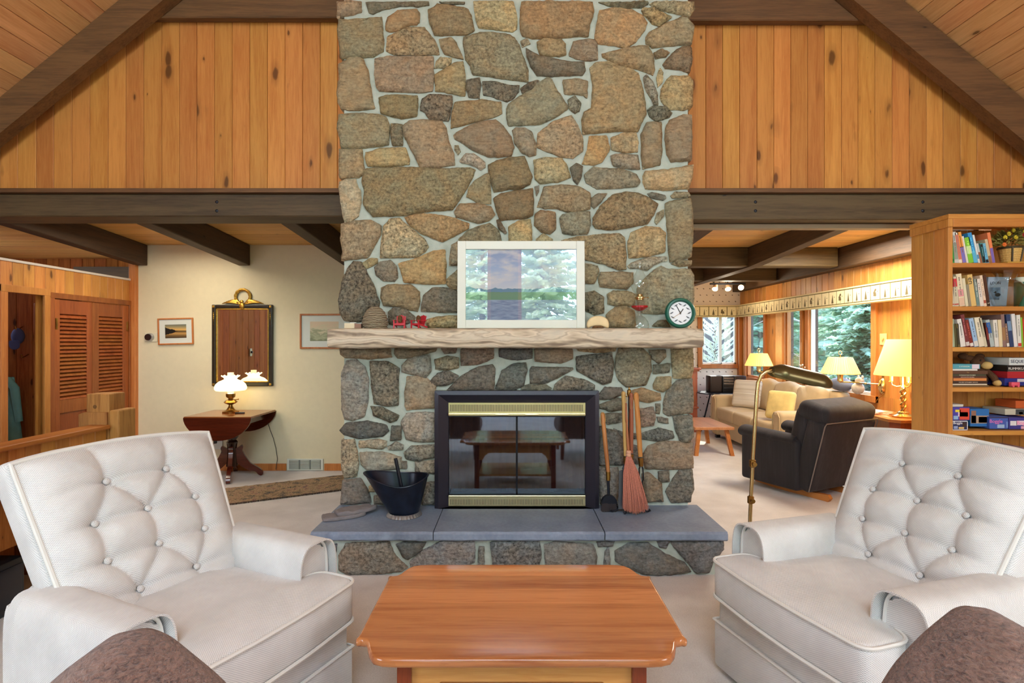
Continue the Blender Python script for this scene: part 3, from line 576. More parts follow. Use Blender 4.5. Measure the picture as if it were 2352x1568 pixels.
STN = """
A|p1|45,0 235,0 235,85 180,100 80,115 75,140 50,135
A|n1|285,0 790,0 790,25 700,40 560,35 440,60 345,97 310,85
A|d2|890,0 1085,0 1082,18 955,18
A|o0|450,180 465,125 515,100 545,75 690,65 715,90 715,165 690,185 620,190 560,230 480,240 448,230
A|p1|800,65 850,45 870,18 950,26 1080,50 1115,60 1140,110 1168,230 1110,265 850,270 835,240 815,180 800,130
A|y2|1170,0 1490,0 1518,130 1515,220 1480,242 1380,222 1215,210 1190,140
A|g1|60,145 140,150 300,140 405,130 410,200 420,330 415,400 340,445 200,460 75,460 65,330 52,230
A|t3|460,290 620,215 760,215 790,260 840,320 870,380 875,430 820,430 700,430 520,432 455,400
A|t1|888,310 985,300 1020,340 1050,410 1075,465 1010,450 930,425 905,370
A|g2|1090,290 1200,265 1310,255 1461,275 1500,300 1535,360 1575,460 1610,560 1616,650 1520,645 1350,615 1250,600 1165,595 1140,520 1105,470 1095,400 1085,350
A|t0|60,520 100,495 150,455 215,455 260,480 290,560 310,680 345,865 335,875 200,885 75,875 55,830 48,740 60,640
A|p1|360,470 480,450 640,455 830,450 830,560 838,600 820,730 740,740 560,735 400,730 370,700 358,600
A|w3|895,460 980,465 975,500 930,535 850,540 870,490
A|t1|850,600 930,555 1000,510 1080,490 1095,620 1090,770 1010,755 930,735 860,730
A|d2|1112,650 1215,630 1222,680 1212,745 1210,785 1130,780 1112,720
A|d4|1245,655 1320,655 1480,690 1535,690 1530,740 1480,800 1440,815 1340,780 1250,765
A|t1|388,790 500,765 700,775 705,860 690,940 570,955 480,935 410,915
A|d4|735,860 745,800 800,765 985,775 985,850 955,975 810,970 770,905 735,895
A|t1|985,1035 990,960 1000,890 1015,830 1240,805 1340,825 1385,820 1395,915 1310,955 1180,975 1090,1010
B|g1|310,625 345,640 370,700 430,790 480,875 400,930 350,955 250,1000 100,1012 0,1015 -20,960 -20,880 0,840 60,795 150,740 220,680
A|g1|60,930 200,920 370,925 440,950 470,1010 462,1170 380,1185 280,1195 130,1195 85,1210 65,1100 48,1040
A|d3|485,1010 580,1015 580,1175 500,1175 490,1110
A|t1|585,1030 640,985 760,975 900,985 935,1040 950,1120 1000,1250 1008,1335 870,1360 730,1365 690,1270 640,1180 600,1110
A|p0|1005,1100 1040,1070 1180,1000 1340,975 1400,1020 1470,1110 1495,1195 1470,1260 1370,1275 1280,1265 1170,1220 1090,1165 1020,1130
A|g2|1015,1185 1040,1185 1050,1225 1038,1250 1015,1215
A|l3|1055,1310 1110,1255 1170,1258 1255,1320 1255,1360 1215,1378 1170,1340 1080,1325
A|y1|65,1215 245,1220 255,1330 265,1410 220,1440 100,1445 65,1440 62,1300
A|y1|285,1240 400,1210 600,1200 630,1290 630,1335 500,1350 300,1350 282,1290
B|g1|30,1065 60,1040 130,1045 180,1075 210,1160 215,1250 160,1265 100,1230 50,1160
C|t2|265,35 300,15 600,10 900,20 1130,10 1175,30 1145,110 1080,220 985,355 800,365 600,395 430,405 345,410 290,350 265,300 275,200 255,130
B|b1|-170,1345 -100,1310 0,1285 120,1275 150,1360 183,1440 160,1500 80,1540 0,1535 -60,1550 -125,1562 -140,1480 -165,1400
C|w1|60,135 120,110 195,110 205,160 230,200 235,290 215,400 160,440 110,455 90,400 75,250 60,180
C|t2|80,475 200,450 320,445 400,490 395,560 345,650 290,745 200,755 80,770 95,700 75,590 80,520
C|w4|430,500 480,435 560,430 620,490 700,550 760,600 790,660 760,700 690,740 560,745 400,750 410,650
C|o2|600,420 700,395 830,395 1000,425 1120,470 1120,510 1000,570 905,615 840,590 740,550 640,480
C|t1|1010,370 1060,310 1180,310 1300,330 1340,395 1290,440 1210,462 1150,445 1090,430 1030,420
C|t1|1130,180 1180,120 1280,60 1300,80 1305,300 1210,305 1180,275 1115,245
D|b1|-126,265 -60,225 60,205 185,185 195,260 190,400 120,425 0,430 -70,440 -85,400 -110,330
C|d2|1355,450 1380,440 1435,535 1420,548 1380,510
C|g2|1050,600 1110,540 1200,500 1300,470 1370,530 1390,612 1390,660 1105,660
C|g2|985,650 1040,620 1100,660 1100,800 970,812 978,730
C|y2|255,795 310,760 365,760 368,795 290,832
C|n2|355,830 400,790 480,775 530,830 538,910 510,940 430,935 370,895
C|o1|555,800 700,760 830,700 925,685 935,800 930,960 800,965 600,950 580,880
C|k4|140,830 180,785 240,790 270,840 300,910 340,980 360,1050 385,1110 380,1160 300,1160 260,1230 250,1270 160,1275 100,1260 70,1200 60,1100 80,1000 100,920
C|t2|950,930 1040,850 1100,880 1100,1010 980,1000 950,970
C|t1|415,1000 480,975 650,975 715,1030 718,1110 700,1190 640,1180 560,1150 430,1145 410,1080
C|n2|745,1130 760,1060 830,1000 940,1000 1030,1030 1100,1060 1100,1195 900,1195 740,1190
C|n3|470,1200 510,1165 600,1175 680,1240 670,1280 560,1300 475,1290
C|y2|775,1260 870,1240 1000,1225 1060,1240 1060,1325 790,1325
B|r1|105,0 680,0 690,90 655,190 645,285 560,280 440,290 350,290 200,300 110,275 90,200 95,100
B|n2|740,0 1130,0 1135,15 1080,45 940,50 830,35
B|y3|1160,20 1200,0 1510,0 1515,60 1480,115 1380,95 1270,70 1210,60
B|o1|745,75 860,55 1000,65 1080,110 1130,170 1110,230 1040,320 960,375 880,355 740,340 708,310 720,200
B|y4|1090,70 1110,50 1200,60 1230,80 1330,125 1300,150 1230,192 1180,170 1120,110
B|t1|1130,290 1160,250 1280,190 1440,115 1490,170 1512,200 1495,350 1380,350 1180,375 1130,340
B|l2|100,325 140,310 165,340 110,365
B|o1|230,330 300,305 420,310 455,345 460,430 400,445 260,435 235,370
B|p1|500,420 530,330 650,310 720,320 722,470 660,482 560,465 500,440
B|n1|140,380 190,410 255,445 320,460 480,490 610,495 618,560 590,600 340,605 235,600 180,530 150,450
B|t1|765,430 900,400 1030,370 1140,365 1180,450 1190,560 1175,600 1100,565 1000,530 880,515 800,465 770,455
B|b1|1195,420 1250,395 1310,415 1280,450 1210,460
B|b2|1270,510 1340,430 1420,370 1498,375 1500,470 1480,580 1400,550 1290,545
B|t1|665,550 720,500 850,490 900,530 1000,545 1060,590 1090,700 1110,800 1120,920 1080,1000 1055,1065 900,1055 720,1075 610,1085 600,960 620,900 680,870 690,700
B|t1|445,645 560,640 640,655 635,785 600,760 460,755
B|n4|485,810 540,775 585,840 570,895 540,910 500,880
B|d3|95,710 150,680 220,645 242,655 190,710 110,745
B|p2|240,1085 360,990 510,940 560,1020 600,1130 600,1220 520,1278 420,1265 330,1230 230,1195
B|o1|660,1110 800,1105 820,1210 760,1310 700,1335 605,1328 650,1210
B|t2|840,1120 940,1085 1040,1080 1055,1160 1050,1230 950,1235 850,1215
B|l2|838,1270 880,1255 1050,1260 1070,1375 980,1370 860,1350
B|t0|1085,1090 1130,1000 1250,990 1250,1200 1240,1335 1100,1370 1090,1270
B|p0|1290,1050 1320,980 1430,930 1500,935 1500,1300 1330,1312 1300,1250 1285,1130
B|l3|1108,630 1130,605 1180,660 1215,760 1220,840 1190,840 1150,760 1120,700
B|y1|1220,620 1240,550 1265,590 1255,650 1222,700
B|y2|1255,720 1300,640 1330,615 1470,615 1505,660 1500,860 1430,885 1300,875 1270,830 1248,790
B|n4|1145,890 1190,860 1290,870 1330,915 1310,950 1210,980 1160,940
B|w2|205,1305 300,1285 430,1290 470,1350 500,1440 400,1475 260,1492 215,1460
B|n2|505,1370 550,1330 600,1360 590,1430 560,1500 530,1460
B|g2|620,1420 700,1360 800,1375 930,1380 1040,1420 1070,1480 1040,1520 850,1530 730,1535 640,1490
B|y1|1105,1430 1130,1390 1300,1385 1400,1360 1505,1345 1500,1440 1470,1535 1290,1545 1130,1535 1105,1480
D|t2|235,330 270,230 290,170 420,155 560,165 660,220 660,350 520,375 470,370 400,340 300,345
D|n2|212,170 240,160 235,200 222,235
D|b2|210,480 215,400 260,365 375,380 380,510 330,550 260,530
D|g2|420,430 440,395 560,375 655,370 662,480 640,550 520,560 440,545
D|b3|695,420 750,330 850,240 960,215 1060,225 1150,265 1220,310 1180,400 1130,470 1000,490 850,520 720,505 690,470
D|g1|680,260 730,230 800,225 760,280 700,340 680,320
D|n2|1145,225 1180,215 1270,235 1282,260 1260,275 1170,255
D|g2|1335,240 1370,210 1470,215 1485,240 1440,255 1350,258
D|l2|1200,450 1220,390 1270,355 1270,400 1215,470
D|g1|1285,310 1360,280 1490,265 1505,380 1505,560 1495,740 1440,755 1320,780 1310,600 1295,420
D|y2|980,620 1010,550 1120,495 1230,505 1280,550 1275,700 1140,735 990,750
D|t3|430,610 560,580 740,565 900,555 940,590 955,700 955,840 900,850 780,800 620,760 560,740 540,660
D|y2|0,500 80,450 170,440 180,540 180,660 0,660
D|y2|225,600 280,555 350,600 350,660 225,660
D|l3|980,820 1010,790 1150,750 1290,740 1290,775 1180,810 1130,850 1060,835 1000,840
D|g2|1340,800 1400,770 1495,775 1490,810 1410,822
D|g2|1130,910 1190,860 1250,825 1310,850 1480,845 1510,900 1510,1090 1500,1180 1230,1205 1100,1205 1060,1150 1060,1000
D|g2|600,800 720,820 730,870 700,960 620,955 600,900
D|t1|735,920 760,870 880,875 1010,870 1010,960 960,1005 750,990
D|n4|600,1050 700,1030 770,1080 775,1200 700,1215 640,1180 600,1150
D|t2|810,1050 860,1025 960,1030 1040,1050 1020,1150 960,1140 870,1140 815,1130
D|t1|800,1220 880,1160 960,1150 1020,1190 1040,1320 820,1320
D|n2|1180,1310 1230,1270 1290,1265 1320,1320
E|b1|110,55 430,55 435,115 300,125 150,118 115,95
E|b1|470,55 730,55 720,75 600,110 490,122 465,90
E|b1|765,55 860,55 850,85 790,90
E|b2|895,60 1100,55 1095,120 1000,155 895,165
F|k2|-64,58 145,58 140,120 60,128 0,125 -60,110
E|l2|150,140 210,130 270,180 290,250 285,380 265,490 190,518 140,505 120,440 122,300 120,220
E|d4|302,140 420,145 490,190 480,300 485,420 430,425 330,410 318,300
E|l2|510,170 560,120 685,95 692,200 660,245 560,215 510,210
E|y3|725,130 800,110 870,115 870,180 800,192 730,190
E|d4|690,270 740,220 800,200 870,235 850,270 780,298 720,290
E|p1|530,345 545,240 650,240 700,280 724,300 724,435 640,440 545,450 530,420
E|d2|800,326 900,230 1000,180 1090,160 1108,190 1100,326
F|k2|-92,322 -45,200 25,160 105,150 110,200 90,290 30,322
E|d4|312,430 380,440 485,490 470,520 430,530 330,490
E|k2|112,585 150,540 280,530 400,550 420,590 380,625 230,635 140,615
E|n1|445,560 505,560 500,640 435,650
E|l2|505,530 540,480 650,470 724,475 724,660 600,655 540,640
E|w2|232,680 240,655 350,645 405,655 405,690 370,708 300,695 240,700
E|l2|420,690 470,665 512,680 512,710 430,715
E|w4|120,650 200,650 215,720 225,800 215,880 140,890 120,830
E|l1|240,730 380,728 500,760 500,830 300,850 250,810
E|l3|525,730 570,690 724,680 724,760 600,780 540,770
E|n1|130,910 240,900 290,980 302,1050 200,1060 115,1060
E|y2|300,950 340,930 340,980 300,980
E|n2|330,1010 420,1000 420,1060 335,1060
E|l3|600,790 724,780 724,860 600,860
E|l3|650,930 724,920 724,1060 640,1060
E|n2|500,790 535,790 535,830 500,830
F|b1|165,60 400,55 405,125 330,150 170,140
F|o2|435,55 685,52 680,75 560,80 450,75
F|d4|435,110 520,100 660,85 670,180 655,270 600,285 520,240 440,200
F|g2|690,120 710,60 850,50 910,110 915,200 880,290 760,300 710,260 690,200
F|g2|910,70 1005,68 1008,110 965,150 925,120
F|n2|935,165 1035,155 1030,210 935,218
F|y2|1050,60 1185,55 1185,190 1170,245 1060,245 1055,150
F|d2|135,200 150,175 400,180 410,195 320,240 230,280 140,280
F|d4|300,290 370,235 480,260 545,290 545,326 290,326
F|n2|80,310 120,290 230,290 265,310 260,326 80,326
F|y1|935,290 960,245 1040,240 1040,300 990,335 940,315
F|g2|1000,410 1020,340 1080,270 1180,250 1185,400 1180,470 1030,487 998,470
F|n1|580,360 620,310 720,310 740,350 650,380 590,383
F|o1|800,330 860,315 970,345 975,390 900,402 800,385
F|n2|580,420 700,380 740,390 740,450 660,460 590,440
F|p2|840,450 930,435 940,500 930,550 840,560
F|n2|950,420 975,420 970,475 950,470
F|n2|960,500 1020,510 1025,540 970,530
F|n2|1060,500 1180,490 1187,620 1160,660 1110,655 1080,590
F|d4|680,575 760,600 860,610 960,570 1050,590 1060,635 960,655 880,640 750,640 690,600
F|n2|580,560 700,600 740,650 740,805 580,810
F|p1|870,740 900,690 980,660 1180,665 1185,830 1020,835 880,830
F|l2|580,830 700,830 710,940 690,1050 590,1060
F|p1|860,870 900,860 980,930 990,1040 880,1045
F|n2|965,855 1030,850 1030,915 970,920
F|d3|1015,980 1070,890 1100,845 1180,840 1187,960 1165,1045 1050,1050
F|n2|600,480 720,475 725,530 640,545
F|l2|750,860 840,860 840,1050 730,1050
F|n2|760,680 850,690 840,800 760,800
"""
HST = """
E|k2|-40,1320 80,1330 75,1380 50,1470 -40,1500
E|t3|105,1400 150,1320 420,1310 460,1400 540,1470 500,1500 350,1510 170,1525 105,1490
E|n1|475,1330 530,1310 660,1315 620,1370 550,1418 520,1400
E|l2|565,1440 640,1370 760,1310 975,1305 975,1435 900,1490 700,1510 580,1490
E|l2|1005,1345 1040,1345 1040,1500 1000,1500
E|d4|1085,1310 1290,1300 1395,1300 1404,1390 1385,1500 1110,1500
F|l1|230,1330 300,1310 540,1325 560,1400 555,1500 420,1505 240,1500
F|n1|570,1310 680,1300 660,1335 580,1335
F|l2|620,1380 645,1340 655,1500 610,1500
F|n1|690,1370 780,1320 900,1320 1010,1390 1130,1440 1170,1500 1050,1515 900,1515 760,1480 690,1430
F|d2|1050,1310 1230,1305 1380,1300 1380,1360 1320,1420 1290,1500 1210,1505 1150,1430 1080,1360
F|n1|960,1305 1035,1300 1010,1345 980,1340
"""
REG = dict(A=(760, 0, 3.5636), B=(1170, 0, 3.5636), C=(760, 380, 3.5636), D=(1170, 380, 3.5638), E=(740, 780, 2.8), F=(1170, 780, 2.8))
def seg_d(p, a, b):
    ab = b-a; t = max(0, min(1, (p-a).dot(ab)/max(ab.length_squared, 1e-9))); return (p-a-ab*t).length
def inside(p, poly):
    r = False; n = len(poly)
    for i in range(n):
        a, b = poly[i], poly[i-1]
        if (a.y > p.y) != (b.y > p.y) and p.x < (b.x-a.x)*(p.y-a.y)/(b.y-a.y)+a.x: r = not r
    return r
def stone_mesh(poly, Y, h, back, seed):
    n = len(poly); q = []
    for i in range(n):
        a, b = poly[i], poly[(i+1) % n]
        q += [a.lerp(b, .04), a.lerp(b, .96)]
    c_ = sum(q, Vector((0, 0)))/len(q); poly = [p+(p-c_).normalized()*.008 for p in q]; ring = []; n = len(poly); sp = .015
    for i in range(n):
        a, b = poly[i], poly[(i+1) % n]; k = max(1, round((b-a).length/sp))
        for j in range(k):
            p = a.lerp(b, j/k); nn = mnoise.noise_vector(Vector((p.x*22, p.y*22, seed*3.1)))*.6+mnoise.noise_vector(Vector((p.x*60, p.y*60, seed*1.3)))*.55
            ring.append(p+Vector((nn.x, nn.y))*.006)
    xs = [p.x for p in ring]; ys = [p.y for p in ring]; g = .026; pts = list(ring)
    rng = random.Random(seed); y = min(ys)+g*.5
    dist = {}
    while y < max(ys):
        x = min(xs)+g*.5
        while x < max(xs):
            p = Vector((x+rng.uniform(-.009, .009), y+rng.uniform(-.009, .009)))
            if inside(p, ring):
                dd = min(seg_d(p, ring[i-1], ring[i]) for i in range(len(ring)))
                if dd > .008: dist[len(pts)] = dd; pts.append(p)
            x += g
        y += g
    m = len(ring)
    # a second ring a little way in keeps the rounded shoulder
    vo, ed, fc, ov, oe, of = geometry.delaunay_2d_cdt(pts, [(i, (i+1) % m) for i in range(m)], [], 1, 1e-5)
    bm = B(); V = []; tx, tz = rng.uniform(-.05, .05), rng.uniform(-.08, .03); cx = sum(xs)/len(xs); cz = sum(ys)/len(ys)
    for k, p in enumerate(vo):
        src = ov[k]; dd = 0.0 if any(s < m for s in src) else max([dist.get(s, 0) for s in src]+[0])
        t = min(1, dd/.02); s = (1-(1-t)**2)
        nz = mnoise.fractal(Vector((p.x*11, p.y*11, seed*1.7)), .9, 2.0, 5)*.015
        hh = .012+(h-.012)*s+(nz+tx*(p.x-cx)+tz*(p.y-cz))*(.3+.7*s)
        V.append(bm.verts.new((p.x, Y-max(.006, hh), p.y)))
    for f in fc:
        try: bm.faces.new([V[i] for i in f])
        except ValueError: pass
    be = [e for e in bm.edges if len(e.link_faces) == 1]
    r = bmesh.ops.extrude_edge_only(bm, edges=be)
    for v in r['geom']:
        if isinstance(v, bmesh.types.BMVert): v.co.y = Y+back
    return bm
def lay(spec, parent, Y, pull):
    for si, line in enumerate(spec.strip().split('\n')):
        rg, code, pp = line.split('|'); ox, oy, sc = REG[rg]; dd = Y-pull
        poly = []
        for p in pp.split():
            x, y = map(float, p.split(',')); P3 = P(ox+x/sc, oy+y/sc, dd); poly.append(Vector((P3.x, P3.z)))
        if Y > 3.5: poly = [Vector((p.x, max(p.y, .272))) for p in poly]
        else: poly = [Vector((p.x, min(max(p.y, .004), .208))) for p in poly]
        rng = random.Random(si*13+5); c = PAL[code[0]]; mx_ = .42 if Y > 3.5 else .6; c = tuple(q*(1-mx_)+w_*mx_ for q, w_ in zip(c, (166, 158, 132) if rg in 'ABCD' else (152, 152, 146) if Y > 3.5 else (138, 144, 152))); k = rng.uniform(.99, 1.14)
        cc = C(min(255, c[0]*k+rng.uniform(-4, 4)), min(255, c[1]*k), min(255, c[2]*k+rng.uniform(-5, 5)))
        edge = min(p.x for p in poly) < -1.12 or max(p.x for p in poly) > 1.19
        o = obj('stone', stone_mesh(poly, Y, rng.uniform(.024, .044), .22 if edge else .02, si+3), STONE, parent, True, color=(cc[0], cc[1], cc[2], int(code[1])/4), angle=60)
chim = thing('stone_chimney', 'tall fieldstone chimney breast with pale mortar rising behind the mantel', 'chimney', (.03, 3.73, 0))
CH = (-1.15, 1.205)
bm = B(); FX0, FX1, FZ0, FZ1 = -.45, .52, .30, 1.0
box(bm, CH[0], FX0, 3.73, 4.25, 0, FZ1); box(bm, FX1, CH[1], 3.73, 4.25, 0, FZ1); box(bm, CH[0], CH[1], 3.73, 4.25, FZ1, 5.06); box(bm, FX0, FX1, 3.73, 4.25, 0, FZ0)
TM['chim_id'] = Matrix()
obj('mortar_core', bm, MORTAR, chim, False, W=True)
bm = B(); box(bm, FX0, FX1, 4.2, 4.3, FZ0, FZ1); box(bm, FX0-.001, FX0+.03, 3.75, 4.25, FZ0, FZ1); box(bm, FX1-.03, FX1+.001, 3.75, 4.25, FZ0, FZ1); box(bm, FX0, FX1, 3.75, 4.25, FZ0, FZ0+.012); obj('firebox_lining', bm, plain('soot', C(40, 38, 38), .9, var=.3, vs=8), chim, False, W=True)
# stones are laid in world coordinates, so the chimney frame must be undone
_obj = obj
def obj_w(*a, **k): k['W'] = True; return _obj(*a, **k)
obj = obj_w; lay(STN, chim, 3.73, .03); obj = _obj
# raised hearth
hearth = thing('raised_hearth', 'raised stone hearth topped with blue grey slate slabs', 'hearth', (.04, 3.45, 0))
bm = B(); box(bm, -1.13, 1.23, 3.25, 3.735, 0, .214); obj('mortar_core', bm, MORTAR, hearth, False, W=True)
obj = obj_w; lay(HST, hearth, 3.25, .03); obj = _obj
def mk_slate():
    m, nt, b = mat('slate'); v = coords(nt); n = mth(nt, 'ADD', mth(nt, 'MULTIPLY', noi(nt, v, 5, 5), .6), mth(nt, 'MULTIPLY', noi(nt, v, 45, 5), .4))
    nt.links.new(ramp(nt, n, [(.3, C(112, 126, 148)), (.7, C(146, 160, 180))]), b.inputs['Base Color'])
    b.inputs['Roughness'].default_value = .5; bump(nt, b, noi(nt, v, 24, 6), .35, .008); return m
SLATE = mk_slate()
for i, (x0, x1) in enumerate(((-1.185, -.466), (-.461, .543), (.549, 1.27))):
    bm = B(); N = 34
    def prof(u, v, x0=x0, x1=x1):
        x = x0+(x1-x0)*u
        ring = [(3.742, .214), (3.212, .214), (3.200, .224), (3.200, .256), (3.212, .268), (3.742, .268)]
        k = min(int(v*5.001), 5); y_, z_ = ring[k]
        if 1 <= k <= 4: y_ += mnoise.noise(Vector((x*14, k*3.0, i)))*.010+mnoise.noise(Vector((x*45, k*3.0, i)))*.005
        return (x, y_, z_)
    g = grid(bm, N, 6, prof)
    for row in (g[0], g[-1]): bm.faces.new(row)
    for j in range(N-1): bm.faces.new((g[j][5], g[j+1][5], g[j+1][0], g[j][0]))
    obj('hearth_slab', bm, SLATE, hearth, True, W=True, angle=25)
# ---------------------------------------------------------------- fireplace insert
ins = thing('fireplace_insert', 'black framed fireplace insert with glass doors and brass vents', 'fireplace', (.03, 3.70, .268))
X0, X1, Z0, Z1 = -.520, .585, .269, 1.058; ix0, ix1, iz0, iz1 = -.430, .497, .285, .975; Yf = 3.655
INSF = plain('insert_frame_black', C(46, 44, 54), .3, .3)
bm = B()
def ringface(bm, a, b):
    for i in range(4): bm.faces.new((a[i], a[(i+1) % 4], b[(i+1) % 4], b[i]))
def rect(bm, x0, x1, z0, z1, y): return [bm.verts.new(p) for p in ((x0, y, z0), (x1, y, z0), (x1, y, z1), (x0, y, z1))]
r0 = rect(bm, X0, X1, Z0, Z1, 3.74); r1 = rect(bm, X0, X1, Z0, Z1, Yf); r2 = rect(bm, X0+.026, X1-.026, Z0, Z1-.026, Yf-.006); r3 = rect(bm, ix0, ix1, Z0, iz1, Yf+.035); r4 = rect(bm, ix0, ix1, Z0, iz1, 3.75)
for a_, b_ in ((r0, r1), (r1, r2), (r2, r3), (r3, r4)): ringface(bm, a_, b_)
obj('surround', bm, INSF, ins, False, W=True)
PBR = plain('polished_brass', C(232, 218, 168), .3, 1.0, var=.05)
def vent(z0, z1):
    bm = B(); box(bm, ix0, ix1, Yf+.03, Yf+.04, z0, z1)
    v = obj('vent_panel', bm, PBR, ins, False, W=True)
    bm = B(); n = 84
    for k in range(n):
        x = ix0+.012+(ix1-ix0-.024)*k/n; box(bm, x, x+.0045, Yf+.027, Yf+.031, z0+.012, z1-.012)
    s = obj('vent_slot', bm, plain('vent_shadow', C(96, 88, 62), .6), v, False, W=True); s['kind'] = 'stuff'
vent(.905, .975); vent(.275, .335)
bm = B(); rbox(bm, ix0, ix1, Yf+.015, Yf+.035, .888, .906, .004); rbox(bm, ix0, ix1, Yf+.015, Yf+.035, .335, .352, .004); obj('brass_rail', bm, PBR, ins, False, W=True)
def mk_smoked():
    m, nt, b = mat('smoked_glass'); nt.nodes.remove(b)
    tr = nd(nt, 'BsdfTransparent', {0: (.30, .36, .46, 1)}); gl = nd(nt, 'BsdfGlossy', {0: (.70, .84, 1, 1), 'Roughness': .03})
    mx = nd(nt, 'MixShader', {0: .24, 1: tr.outputs[0], 2: gl.outputs[0]}); nt.links.new(mx.outputs[0], nt.nodes['Material Output'].inputs[0]); return m
SMOKE = mk_smoked()
xm = .0325
for x0, x1 in ((ix0+.004, xm-.001), (xm+.001, ix1-.004)):
    bm = B(); bm.faces.new([bm.verts.new(q_) for q_ in ((x0, Yf+.03, .352), (x1, Yf+.03, .352), (x1, Yf+.03, .888), (x0, Yf+.03, .888))]); d = obj('glass_door', bm, SMOKE, ins, False, W=True)
    bm = B(); q = x1-.006 if x1 < .1 else x0; box(bm, q, q+.006, Yf+.024, Yf+.036, .352, .888); box(bm, x0, x1, Yf+.024, Yf+.036, .352, .360); box(bm, x0, x1, Yf+.024, Yf+.036, .880, .888); obj('door_edge', bm, plain('door_edge_black', C(30, 34, 40), .3, .4), d, False, W=True)
    h = (x1-.10) if x1 < .1 else (x0+.10)
    bm = B(); rbox(bm, h-.045, h+.045, Yf+.004, Yf+.018, .893, .901, .003); obj('handle', bm, PBR, d, True, W=True)
def mk_mesh():
    m, nt, b = mat('mesh_curtain'); v = coords(nt); n = noi(nt, v, 5, 3)
    b.inputs['Base Color'].default_value = C(52, 54, 60); b.inputs['Roughness'].default_value = .5; b.inputs['Metallic'].default_value = .6
    p = nd(nt, 'SeparateXYZ', {0: nd(nt, 'TexCoord').outputs['Object']}).outputs; k = 2*math.pi/.006
    h = mth(nt, 'MULTIPLY', mth(nt, 'SINE', mth(nt, 'MULTIPLY', mth(nt, 'ADD', p[0], p[2]), k)), mth(nt, 'SINE', mth(nt, 'MULTIPLY', mth(nt, 'SUBTRACT', p[0], p[2]), k)))
    tr = nd(nt, 'BsdfTransparent'); mx = nd(nt, 'MixShader', {0: ramp(nt, h, [(.1, 1.0), (.3, .12)]), 1: tr.outputs[0], 2: b.outputs[0]})
    nt.links.new(mx.outputs[0], nt.nodes['Material Output'].inputs[0]); return m
MESH = mk_mesh()
bm = B(); grid(bm, 90, 2, lambda u, v: (ix0+.02+(ix1-ix0-.04)*u, 3.745+.008*math.sin(u*110), .36+.52*v)); obj('mesh_curtain', bm, MESH, ins, True, W=True)
tag(obj('log', (lambda bm: (tube(bm, [(.08, 3.98, .40), (.30, 3.97, .42), (.44, 3.96, .47)], [.055, .06, .05], 12), bm)[1])(B()), plain('split_log', C(176, 150, 120), .9, var=.3, vs=30), None), 'pale split log lying in the firebox behind the right glass door', 'log')
bm = B()
for x in (-.1, .2): box(bm, x-.01, x+.01, 3.82, 4.1, .345, .36); box(bm, x-.01, x+.01, 3.82, 3.84, .312, .42); box(bm, x-.01, x+.01, 4.08, 4.1, .312, .36)
box(bm, -.1, .2, 3.95, 3.965, .345, .36)
tag(obj('fire_grate', bm, BLACKM, None, False), 'black iron grate on the firebox floor', 'grate')
# ---------------------------------------------------------------- mantel
def mk_mantel():
    m, nt, b = mat('weathered_mantel'); v = coords(nt, (.5, 1, 2.4)); n = noi(nt, v, 5, 5, .6, 1.6); v2 = coords(nt, (.12, 1, 1))
    wv = nd(nt, 'TexWave', {'Vector': coords(nt, (.28, .6, 1)), 'Scale': 3.6, 'Distortion': 13, 'Detail': 4, 'Detail Scale': 1.4}, bands_direction='Z').outputs[1]
    f = mth(nt, 'ADD', mth(nt, 'MULTIPLY', wv, .5), mth(nt, 'MULTIPLY', n, .5))
    c = ramp(nt, f, [(.22, C(128, 112, 94)), (.36, C(190, 172, 146)), (.52, C(216, 200, 174)), (.62, C(176, 160, 138)), (.72, C(210, 196, 172)), (.9, C(180, 174, 158))])
    nt.links.new(c, b.inputs['Base Color']); b.inputs['Roughness'].default_value = .6; bump(nt, b, f, .35, .01); return m
bm = B(); nx = 60; MZ0, MZ1 = 1.346, 1.476
def mant(u, v):
    a = 2*math.pi*v; sx = 1-abs(2*u-1)**14*.06
    x = -1.178+2.40*u
    ca, sa = math.cos(a), math.sin(a); e = .28
    yy = math.copysign(abs(ca)**e, ca); zz = math.copysign(abs(sa)**e, sa)
    k = mnoise.noise(Vector((x*3.2, ca, sa)))*.007+mnoise.noise(Vector((x*11, ca*2, sa*2)))*.0025
    return (x, 3.60+(.140*sx)*yy+k*ca*(1 if ca < 0 else 0), (MZ0+MZ1)/2+(.065*sx)*zz+(k if sa < 0 else 0))
g = [[bm.verts.new(mant(i/(nx-1), j/28)) for j in range(28)] for i in range(nx)]
for i in range(nx-1):
    for j in range(28): bm.faces.new((g[i][j], g[i+1][j], g[i+1][(j+1) % 28], g[i][(j+1) % 28]))
bm.faces.new(g[0]); bm.faces.new(g[-1][::-1])
tag(obj('mantel_shelf', bm, mk_mantel(), None, True, angle=50), 'thick weathered pale timber mantel across the stone chimney', 'mantel')

